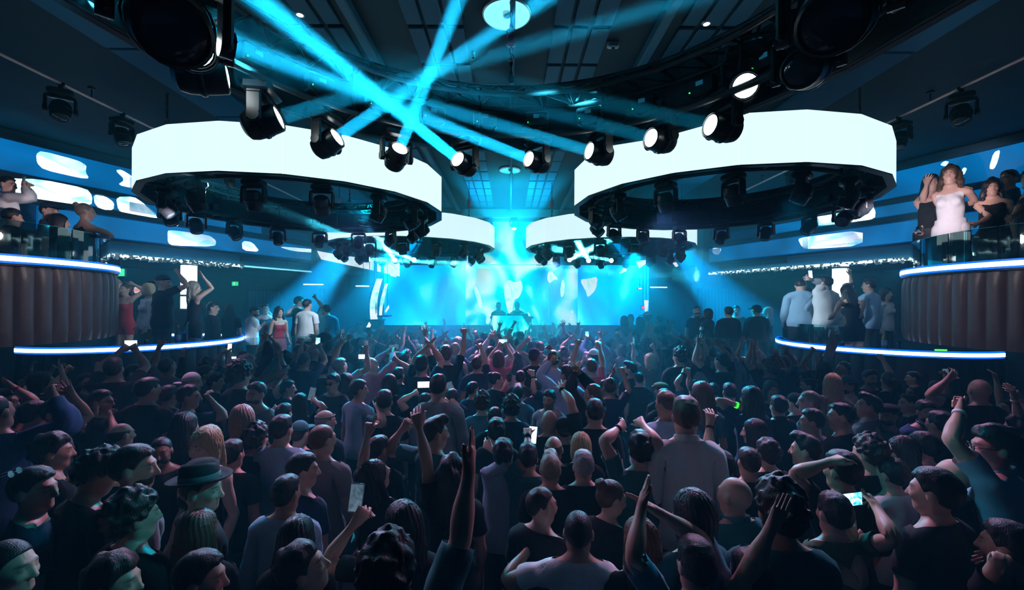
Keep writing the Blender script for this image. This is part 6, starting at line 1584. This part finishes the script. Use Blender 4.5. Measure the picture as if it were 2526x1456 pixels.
# right lower booth
B(1975, 702, 8.35, LO_FL, -45, 'man in light blue shirt with head bowed in the right booth', hair='crop', hcol='dark', top='shirt', tcol='lightblue', hpitch=-.45, skin='fair', width=1.12, arms={'R': (2005, 775, .0, R_), 'Re': (1985, 782, -.05)})
B(2002, 722, 8.9, LO_FL, 75, 'man in white shirt half hidden by the light blue shirt', hair='short', hcol='black', top='shirt', tcol='white', hpitch=-.25, skin='fair')
b_sel = B(2036, 698, 8.05, LO_FL, 30, 'heavy man in white shirt holding a lit phone overhead', hair='short', hcol='black', top='shirt', tcol='white', width=1.16, arms={'L': (2002, 684, .0, Gr), 'Le': (2018, 708, .0), 'R': (2050, 780, -.05, R_)}, skin='fair')
B(2108, 716, 7.55, LO_FL, 5, 'woman with long dark hair in a black dress bending forward', fem=1, hair='long', hcol='black', top='dress', tcol='black', bottom=None, skin='light', pose=dict(lean=.35), arms={'L': (2052, 785, -.1, R_), 'Le': (2075, 740, -.1), 'R': (2125, 785, -.1, R_), 'Re': (2128, 745, -.1)})
B(2090, 712, 8.8, LO_FL, 20, 'guest with arm straight up beside the glowing column', fem=1, hair='bun', hcol='black', tcol='white', arms={'R': (2097, 672, .0, O), 'Re': (2100, 700, 0)}, skin='fair')
B(2146, 704, 8.0, LO_FL, 40, 'man in grey blue shirt from behind in the right booth', hair='short', hcol='black', top='shirt', tcol='lightblue', skin='light')
B(2184, 724, 8.5, LO_FL, -160, 'waitress in white blouse and black skirt in the right booth', fem=1, hair='long', hcol='black', top='shirt', tcol='white', bcol='black', skin='fair')
# right terrace
B(1718, 766, 9.6, TERR_FL, 170, 'bearded man in black facing out on the right terrace', hair='crop', hcol='black', tcol='black', beard=True, skin='light', worn=('collar',))
B(1747, 774, 9.5, TERR_FL, 60, 'dark haired woman with a drink on the right terrace', fem=1, hair='bob', hcol='black', tcol='black', arms={'L': (1735, 800, -.05, Gr)})
B(1798, 770, 9.25, TERR_FL, 5, 'person in a long dark coat with cyan rim light on the right terrace', hair='short', hcol='black', top='shirt', tcol='black', width=1.15)
B(1817, 766, 9.9, TERR_FL, 150, 'pale faced man smiling over the coat on the right terrace', hair='short', hcol='black', tcol='black', skin='fair')
B(1867, 766, 9.4, TERR_FL, 10, 'broad man in dark jacket and cap on the right terrace', hair='cap', hatcol='black', hcol='black', top='shirt', tcol='black', width=1.2)
B(1894, 770, 9.8, TERR_FL, 70, 'woman with long pinkish blond hair on the right terrace', fem=1, hair='long', hcol='blond', tcol='black', skin='fair')
# low risers beside the stage with people on them
for sx, side in ((-1, 'left'), (1, 'right')):
    e = empty('low_riser', (sx * 3.55, 10.9, 0)); tag(e, 'low dark riser beside the %s end of the stage' % side, 'riser', 'risers beside the stage')
    MB().box((0, 0, .19), (1.9, 1.5, .38), bev=.02).build('deck', m_stage, e); MB().box((0, -.76, .36), (1.86, .012, .025)).build('edge_trim', m_beam, e)
for px, py, D, yaw, fem, hair, hc, top, tc, lab in ((1540, 792, 10.7, 0, 1, 'bob', 'black', 'tee', 'black', 'dark bob haired woman first on the right riser'), (1556, 788, 11.1, 170, 0, 'short', 'black', 'tee', 'teal', 'man facing out beside the bob hair on the right riser'), (1578, 794, 10.6, 5, 1, 'long', 'black', 'tee', 'black', 'long haired woman in black on the right riser'), (1597, 782, 11.1, 60, 0, 'cap', 'dark', 'tee', 'navy', 'man in a pale cap on the right riser'),
        (1601, 806, 10.4, 0, 1, 'long', 'blond', 'tee', 'white', 'blond woman from behind on the right riser'), (1628, 790, 11.0, 30, 0, 'short', 'black', 'shirt', 'black', 'man in dark jacket on the right riser'), (1654, 800, 10.8, 150, 0, 'messy', 'dark', 'tee', 'lightblue', 'curly haired man in pale blue at the end of the right riser'),
        (888, 806, 10.5, 175, 0, 'short', 'black', 'shirt', 'white', 'man in pale shirt facing out on the left riser'), (912, 800, 11.1, 20, 1, 'long', 'black', 'tee', 'black', 'long haired woman in black on the left riser'), (940, 800, 11.0, -20, 0, 'short', 'black', 'tee', 'navy', 'man in navy tee on the left riser'), (862, 812, 10.9, -60, 0, 'crop', 'black', 'tee', 'teal', 'cropped man in teal at the outer end of the left riser')):
    B(px, py, D, .38, yaw, lab, fem=fem, hair=hair, hcol=hc, top=top, tcol=tc, hatcol='white')
# the two at the console
for px, lab, hair in ((1230, 'silhouetted performer behind the console, the one on the left', 'short'), (1276, 'silhouetted performer behind the console, the one on the right', 'quiff')):
    B(px, 755, 12.95, .85, 178, lab, hair=hair, hcol='black', tcol='black', top='tee')
# the long skirt of the white dress
o, G = wd
sk = MB(); n = 36
for j in range(11):
    t = j / 10; z = 1.06 - t * 1.0; r = .150 + .10 * t
    sk.v += [((r + .022 * t * math.sin(a * 9 + 2 * t)) * math.cos(a), (r * .82 + .022 * t * math.sin(a * 9 + 2 * t)) * math.sin(a) - .01, z) for a in [2 * math.pi * k / n for k in range(n)]]
sk.f += [(j * n + k, j * n + (k + 1) % n, (j + 1) * n + (k + 1) % n, (j + 1) * n + k) for j in range(10) for k in range(n)]
sk.build('long_skirt', cloth_mat('white'), o, True)
# ============================================================ THE REST OF THE DANCE FLOOR
q = random.Random(23)
def blocked(x, y):
    for sx in (-1, 1):
        if math.hypot(x - sx * LO_C[0], y - LO_C[1]) < LO_R + .30: return True
        if math.hypot(x - sx * UP_C[0], y - UP_C[1]) < .2: return True
        X = x * sx
        if y > 7.9 and X > 3.45 + max(0, (9.0 - y) * 1.75): return True                 # terraces
        if y > 9.85 and X > 2.35: return True                                           # risers
    return y > 12.0 or abs(x) > wallx(y) - 2.4 and y > 5
spots = list(CROWD_POS); NEW = []
tries = 0
while tries < 9000:
    tries += 1
    y = 1.75 + (11.7 - 1.75) * q.random() ** .85
    lim = min(1.12 * y + .2, 6.4); x = q.uniform(-lim, lim)
    if blocked(x, y): continue
    px = CXP + x / y * FPX
    dmin = .43 if y > 6 else (.49 if y > 4 else .58)
    if y < 2.7: dmin = .66
    if any((x - a) ** 2 + (y - b) ** 2 < dmin * dmin for a, b in spots): continue
    spots.append((x, y)); NEW.append((x, y, px))
NEW.sort(key=lambda t: t[1])
N_ONE = max(0, 298 - len(PEOPLE))
print('named', len(PEOPLE), 'new', len(NEW), 'single', min(N_ONE, len(NEW)))
HAIRW = {'short': 'dark haired', 'crop': 'cropped', 'curly': 'curly haired', 'messy': 'tousled', 'quiff': 'quiffed', 'buzz': 'shaven', 'bald': 'bald', 'long': 'long haired', 'bob': 'bob haired', 'ponytail': 'ponytailed', 'bun': 'bun haired', 'cap': 'capped', 'longwavy': 'wavy haired', 'receding': 'balding', 'afro': 'bushy haired'}
POSEW = {'down': 'arms down', 'R': 'right arm up', 'L': 'left arm up', 'both': 'both arms up', 'clap': 'clapping overhead', 'phone': 'filming overhead', 'fistR': 'right fist up', 'point': 'pointing up'}
used = set(PEOPLE_LABELS) if 'PEOPLE_LABELS' in globals() else set()
def zone(px, D):
    c = ('under the left booths' if px < 560 else 'below the left terrace' if px < 860 else 'left of centre' if px < 1130 else 'dead centre' if px < 1380 else 'right of centre' if px < 1660 else 'below the right terrace' if px < 1960 else 'under the right booths')
    r = ('in the near crowd' if D < 3.2 else 'in the front middle crowd' if D < 4.5 else 'mid crowd' if D < 6 else 'in the back middle' if D < 7.5 else 'in the deep crowd' if D < 9.2 else 'up against the stage')
    return r, c
def far_pose(p):
    P = {}
    def up(sd, hd, x=None, y=None, z=None):
        sg = 1 if sd == 'R' else -1
        P['arm' + sd] = dict(hand=(sg * (x if x is not None else q.uniform(.08, .36)), y if y is not None else q.uniform(.05, .35), z if z is not None else q.uniform(1.70, 1.98)), palm=(0, 1, 0), elbow=(sg * .9, q.uniform(-.1, .5), -.4), **HANDS[hd])
    hd = lambda: q.choice(['open', 'relax', 'fist', 'flat', 'point', 'claw', 'peace'])
    for sd in 'LR':
        sg = 1 if sd == 'R' else -1
        P['arm' + sd] = dict(d1=(sg * .2, q.uniform(-.1, .2), -1), d2=(-sg * .1, q.uniform(.2, 1.2), q.uniform(-1, .2)), palm=(-sg, 0, 0), **HANDS['relax'])
    if p == 'R': up('R', hd())
    elif p == 'fistR': up('R', 'fist')
    elif p == 'point': up('R', 'point')
    elif p == 'L': up('L', hd())
    elif p == 'both': up('R', hd()); up('L', hd())
    elif p == 'clap': up('R', 'flat', .03, .22, 1.86); up('L', 'flat', .03, .22, 1.86); P['armR']['palm'] = (-1, 0, 0); P['armL']['palm'] = (1, 0, 0)
    elif p == 'phone': up('R', 'grip', .08, .34, 1.80); up('L', 'grip', .06, .34, 1.80)
    return P
PHONE_AT = []
for x, y, px in NEW[:N_ONE]:
    for k in range(60):
        fem = int(q.random() < .36)
        hair = q.choice(['long', 'longwavy', 'bob', 'ponytail', 'bun', 'long'] if fem else ['short', 'short', 'crop', 'crop', 'messy', 'quiff', 'buzz', 'curly', 'short', 'cap', 'bald', 'receding', 'afro'])
        tc = q.choice(['black', 'black', 'black', 'black', 'charcoal', 'navy', 'navy', 'teal', 'grey', 'white', 'lightblue', 'blue', 'olive', 'pink'])
        ps = q.choice(['down', 'down', 'R', 'L', 'R', 'L', 'both', 'both', 'both', 'clap', 'phone', 'fistR', 'fistR', 'point'] if y > 3 else ['down', 'down', 'down', 'down', 'R', 'L', 'fistR'])
        r, c = zone(px, y)
        lab = '%s %s in %s, %s, %s, %s' % (HAIRW[hair], 'woman' if fem else 'man', tc.replace('lightblue', 'pale blue'), POSEW[ps], r, c)
        if lab not in used and len(lab.replace(',', '').split()) <= 16: break
    used.add(lab)
    s = q.uniform(.90, .985) if fem else q.uniform(.95, 1.05)
    hc = q.choice(['black', 'black', 'dark', 'dark', 'brown', 'brown'] + (['blond', 'ash'] if fem else ['grey']))
    hpx = 260 / y
    o, G = person(lab, Vector((x, y, 0)), math.radians(q.gauss(0, 22)), s, fem, q.choice(['fair', 'light', 'light', 'tan', 'olive', 'brown']), hair, hc, 'tee' if q.random() < .7 or fem else 'shirt', tc, lodn=0 if hpx > 54 else (1 if hpx > 27 else 2), pose=far_pose(ps), group='dancers filling the floor', hyaw=q.gauss(0, .35), hpitch=q.uniform(-.1, .25), hatcol=q.choice(['black', 'navy', 'white']))
    if ps == 'phone': PHONE_AT.append((o, G))
# past the three hundred nearest: one mass of dancers at the foot of the stage
rest = NEW[N_ONE:]
if rest:
    AV, AF, AM = [], [], []; nv = 0
    mats = [skin_mat('skin_light', SKIN['light']), cloth_mat('black'), cloth_mat('navy'), cloth_mat('grey'), hair_mat('black'), cloth_mat('teal')]
    hm = hair_mesh('short', True); hv = np.empty(len(hm.vertices) * 3, np.float32); hm.vertices.foreach_get('co', hv); hv = hv.reshape(-1, 3)
    hf = np.array([list(p.vertices) for p in hm.polygons]); hf = np.concatenate([hf[:, [0, 1, 2]], hf[:, [0, 2, 3]]])
    for x, y, px in rest:
        fem = int(q.random() < .35); rig = RIGS[fem, 2]; G = rig.solve({**far_pose(q.choice(['down', 'down', 'R', 'both', 'L'])), 'head': (q.gauss(0, .3), 0, 0)})
        yaw = q.gauss(0, .3); R = np.array(Matrix.Rotation(yaw, 3, 'Z')); s = q.uniform(.92, 1.04)
        def put(V, F, m):
            global nv
            AV.append((V @ R.T) * s + np.array((x, y, 0))); AF.append(F + nv); AM.append(np.full(len(F), m)); nv += len(V)
        put(rig.deform(G), rig.Q, 0)
        P, Fc, Wt = garment((fem, 2), 'tee'); put(rig.deform(G, P, Wt), Fc, q.choice([1, 1, 2, 3, 5]))
        P, Fc, Wt = garment((fem, 2), 'trousers'); put(rig.deform(G, P, Wt), Fc, 1)
        put(hv @ np.array(G['head'][0]).T + G['head'][1], hf, 4)
    me = npmesh('crowd', np.concatenate(AV), np.concatenate(AF)); [me.materials.append(m) for m in mats]
    me.polygons.foreach_set('material_index', np.concatenate(AM).astype(np.int32)); ca = me.color_attributes.new('feat', 'FLOAT_COLOR', 'POINT')
    ca.data.foreach_set('color', np.zeros(nv * 4, np.float32))
    o = link('crowd', me); o['kind'] = 'stuff'; o['label'] = 'mass of dancers packed in the haze at the foot of the stage'
# ============================================================ THINGS HELD AND SET DOWN
m_scr = screen('phone_image', [(.02, .25, .45), (.10, .75, .95), (.75, .97, 1.0), (.2, .6, .9)], 22, 2.2, distort=1.5, sample=False)
m_scr2 = screen('phone_bright', [(.55, .9, 1.0), (.9, 1, 1)], 14, 2.0, sample=False)
m_scr3 = screen('phone_dim', [(.05, .10, .16), (.20, .32, .42)], 14, .6, sample=False)
m_white = mat('white_plastic', (.7, .72, .74), .3)
def phone(loc, label, land=False, bright=1, roll=0., yaw=0., case=None, size=1.0, flip=False):
    """the lit side faces back over the holder's shoulder"""
    e = empty('phone', loc, yaw); e.rotation_euler = (math.radians(-8), roll + (math.pi / 2 if land else 0), yaw); e.scale = (size,) * 3
    tag(e, label, 'phone', 'phones held up in the crowd')
    MB().box((0, 0, 0), (.074, .0085, .150), bev=.004).build('phone_body', case or m_blackp, e)
    sgn = 1 if flip else -1
    MB().box((0, sgn * .0046, 0), (.067, .0012, .138)).build('display', (m_scr3, m_scr, m_scr2)[bright], e)
    MB().tube([(.022, -sgn * .004, .058), (.022, -sgn * .0062, .058)], .007, 10).build('camera_lens', m_lens_off, e)
    return e
def find(lbl): return next((o, G) for o, G in PEOPLE if lbl in o['label'])
def held(lbl, sd, px=None, py=None):
    o, G = find(lbl); w, R = hand_world(o, G, sd)
    return w if px is None else pt(px, py, w.y - .02)
phone(held('sleek black hair', 'L', 879, 1228), 'phone in a clear white case held upright by the sleek haired woman', bright=0, case=m_white, roll=.08, size=.92)
phone(held('olive tee filming', 'R', 2096, 1232), 'brightly lit phone held sideways, filming the stage at lower right', land=True, bright=1, roll=-.05, size=1.0)
phone(held('glowing phone low', 'L', 1314, 1073), 'bright phone glowing in a low fist near the centre', bright=2, roll=.1, size=.9)
phone(held('two pairs of raised', 'L', 1046, 949), 'bright sideways phone held over heads left of centre', land=True, bright=2)
phone(held('tablet phone high', 'R', 1112, 958), 'dark phone with pale screen edge held in two hands', bright=0, roll=-.35, size=1.1)
phone(held('cap filming with a bright', 'R', 896, 880), 'bright phone filming above the capped man', bright=2, land=True)
phone(held('filming sideways with a dark', 'L', 2156, 1030), 'dark phone held sideways by the capped man at right', land=True, bright=0, yaw=1.2)
phone(held('small phone up', 'R', 246, 1012), 'small dark phone before the glasses man at left', land=True, bright=0, yaw=-1.0)
phone(held('faint blue phone', 'R', 2333, 925), 'faint blue phone held up in the right shade', bright=0)
phone(held('dim phone at ear height', 'R', 770, 972), 'dim phone beside the long haired person mid left', bright=0, roll=.2)
phone(held('filming from the left balcony', 'R', 58, 447), 'dark phone raised by the white shirt man on the left balcony', bright=0, yaw=-1.0)
phone(held('lit phone overhead', 'L', 1999, 677), 'lit pale phone overhead in the right lower booth', bright=2, case=m_white)
for i, (o, G) in enumerate(PHONE_AT):
    a, _ = hand_world(o, G, 'R'); b, _ = hand_world(o, G, 'L'); c = (a + b) / 2 + Vector((0, .0, .02))
    phone(c, 'phone held overhead by the %s' % o['label'].split(',')[0] + ',' + o['label'].rsplit(',', 1)[1], land=i % 2 == 0, bright=(2, 1, 0)[i % 3])
m_cup = glass('cup_plastic', (.70, .90, 1.0), .10)
def cup(loc, label, h=.12, r=.040, drink=None, tilt=0.):
    e = empty('plastic_cup', loc); e.rotation_euler = (tilt, 0, 0); tag(e, label, 'cup', 'cups and tumblers')
    MB().lathe([(0, 0), (r * .75, 0), (r, h), (r * .96, h), (r * .72, .004), (0, .004)], 20).build('cup_wall', m_cup, e, True)
    MB().lathe([(0, .006), (r * .72, .006), (r * .86, h * .6), (0, h * .6)], 16).build('drink', drink or mat('drink_blue', (.10, .35, .55), .1), e, True)
    return e
cup(held('plastic cup high', 'L'), 'clear plastic cup held high over heads at mid left', h=.15, r=.045)
cup(held('red cup', 'R'), 'red party cup at the lips of the woman in profile', drink=mat('red_plastic', (.6, .03, .04), .3), h=.10)
cup(held('crop top holding a glass', 'R'), 'small clear glass held out at the right balcony', h=.11, r=.034)
# on the ledges of the booths
m_bottle = mat('bottle_glass', (.01, .10, .08), .08, spec=.9, coat=.5); m_label = mat('bottle_label', (.6, .62, .6), .5); m_amber = glow('amber_light', (1.0, .42, .06), 1.8, False)
def bottle(loc, label, m=None):
    e = empty('bottle', loc); tag(e, label, 'bottle', 'bottles on the booth ledges')
    MB().lathe([(0, 0), (.037, 0), (.039, .02), (.039, .17), (.030, .20), (.014, .235), (.0135, .285), (0, .285)], 18).build('bottle_glass', m or m_bottle, e, True)
    MB().lathe([(.0395, .05), (.0398, .052), (.0398, .13), (.0395, .132)], 18).build('label', m_label, e, True)
    MB().lathe([(.0155, .25), (.016, .252), (.016, .295), (0, .297)], 14).build('cap', m_steel, e, True)
def candle(loc, label):
    e = empty('candle_glass', loc); tag(e, label, 'candle', 'candles on the booth ledges')
    MB().lathe([(0, 0), (.030, 0), (.036, .07), (.033, .07), (.028, .006), (0, .006)], 16).build('holder', m_cup, e, True)
    MB().lathe([(0, .007), (.026, .007), (.027, .035), (0, .036)], 14).build('wax', mat('wax', (.8, .7, .5), .5), e, True)
    MB().lathe([(0, .038), (.009, .048), (.006, .06), (0, .075)], 10).build('flame', m_amber, e, True)
def bucket(loc, label):
    e = empty('ice_bucket', loc); tag(e, label, 'bucket', 'ice buckets on the booth ledges')
    MB().lathe([(0, 0), (.075, 0), (.095, .18), (.10, .185), (.09, .185), (.07, .01), (0, .01)], 24).build('pail', m_steel, e, True)
    c = MB(); r_ = random.Random(2)
    for i in range(14): c.box((r_.uniform(-.055, .055), r_.uniform(-.055, .055), .17 + r_.uniform(-.01, .02)), (.03, .03, .03), Matrix.Rotation(r_.uniform(0, 3), 3, 'Z') @ Matrix.Rotation(.5, 3, 'X'))
    o = c.build('ice', m_cup, e); o['kind'] = 'stuff'
    MB().lathe([(0, .05), (.036, .05), (.036, .25), (.014, .31), (.013, .36), (0, .36)], 14, Matrix.Rotation(.25, 3, 'Y'), (.01, 0, 0)).build('bottle_in_ice', m_bottle, e, True)
def on_ledge(sx, c, r, z, deg, dr=.11):
    a = math.radians(deg); return Vector((sx * c[0] - sx * (r - dr) * math.cos(a), c[1] + (r - dr) * math.sin(a), z))
UZ, LZ = 2.90 + .115, 1.66 + .115
for i, (d, k) in enumerate(((-72, 'b'), (-58, 'c'), (-50, 'c'), (-38, 'k'), (-22, 'b'), (-12, 'c'), (0, 'c'), (8, 'b'))):
    for sx, side in ((-1, 'left'), (1, 'right')):
        p = on_ledge(sx, UP_C, UP_R, UZ, d, .18 if k == 'k' else .115); w = '%s balcony ledge, %s from the camera end' % (side, ORD[i])
        if k == 'b': bottle(p, 'green glass bottle on the ' + w)
        elif k == 'c': cup(p, 'clear tumbler on the ' + w, h=.13, r=.036)
        else: bucket(p + Vector((0, 0, 0)), 'steel ice bucket with a bottle on the ' + w)
for i, (sx, px, k) in enumerate(((-1, 332, 'a'), (-1, 362, 'a'), (-1, 440, 'b'), (-1, 455, 'k'), (1, 2182, 'b'), (1, 2078, 'a'), (1, 2050, 'k'), (1, 2215, 'c'))):
    t = abs(px - CXP) / FPX; cx, cyy = LO_C; r = LO_R - .115
    A_ = t * t + 1; B_ = -2 * (t * cx + cyy); Cq = cx * cx + cyy * cyy - r * r; D = (-B_ - math.sqrt(max(0, B_ * B_ - 4 * A_ * Cq))) / (2 * A_)
    p = Vector((sx * t * D, D, LZ)); w = '%s lower booth ledge, %s' % ('left' if sx < 0 else 'right', {'a': 'glowing amber', 'b': 'upright', 'k': 'full of ice', 'c': 'near the pads'}[k])
    if k == 'a': candle(p, '%s amber candle glass on the %s' % (('first', 'second')[i % 2], w))
    elif k == 'b': bottle(p, 'tall bottle on the ' + w, mat('champagne_gold', (.6, .35, .06), .25, metal=.6) if sx > 0 else None)
    elif k == 'c': cup(p, 'clear tumbler on the ' + w)
    else: bucket(p + Vector((sx * .07, .05, 0)), 'steel bucket on the ' + w)
# seats under those who sit on the balconies and in the booth
k = 0
for o, G in list(PEOPLE):
    l = o['label']
    if any(w in l for w in ('seated',)):
        fl = o.location.z + .43; k += 1
        e = empty('round_stool', (o.location.x, o.location.y, fl)); tag(e, 'round black stool under the ' + ' '.join(l.split()[:7]), 'stool', 'stools in the booths')
        MB().lathe([(0, .36), (.17, .36), (.19, .38), (.19, .41), (.16, .435), (0, .44)], 22).build('seat', m_leather2, e, True)
        MB().lathe([(0, 0), (.17, 0), (.16, .02), (.03, .03), (.03, .36), (0, .36)], 18).build('pedestal', m_steel, e, True)
# a white cloth waved over the booth edge
cl = MB(); n, mm = 8, 14
for j in range(mm + 1):
    for i in range(n + 1):
        u, v = i / n - .5, j / mm
        cl.v.append((u * .22 * (1 - .4 * v) + .05 * math.sin(v * 5), .03 * math.sin(u * 14 + v * 6), v * .42))
cl.f = [(j * (n + 1) + i, j * (n + 1) + i + 1, (j + 1) * (n + 1) + i + 1, (j + 1) * (n + 1) + i) for j in range(mm) for i in range(n)]
hw, _ = hand_world(*find('bright watch'), 'L'); o = cl.build('napkin', cloth_mat('white'), None, True, pt(2040, 882, hw.y)); o.rotation_euler = (.1, .25, .3)
tag(o, 'white printed cloth waved before the right lower booth', 'napkin')
for px, py, D, lab in ((2144, 843, 7.2, 'short green glow stick lying on the right lower booth edge'),):
    t = abs(px - CXP) / FPX; e = empty('glow_stick', on_ledge(1, LO_C, LO_R, LZ + .012, -76, .06)); e.rotation_euler = (0, 0, -.15); tag(e, lab, 'glow stick')
    MB().tube([(-.08, 0, 0), (.08, 0, 0)], .011, 10).build('lit_tube', glow('stick_green', (.1, 1, .05), 2, False), e, True)
    MB().tube([(.08, 0, 0), (.10, 0, 0)], .013, 10).build('end_cap', m_blackp, e, True)
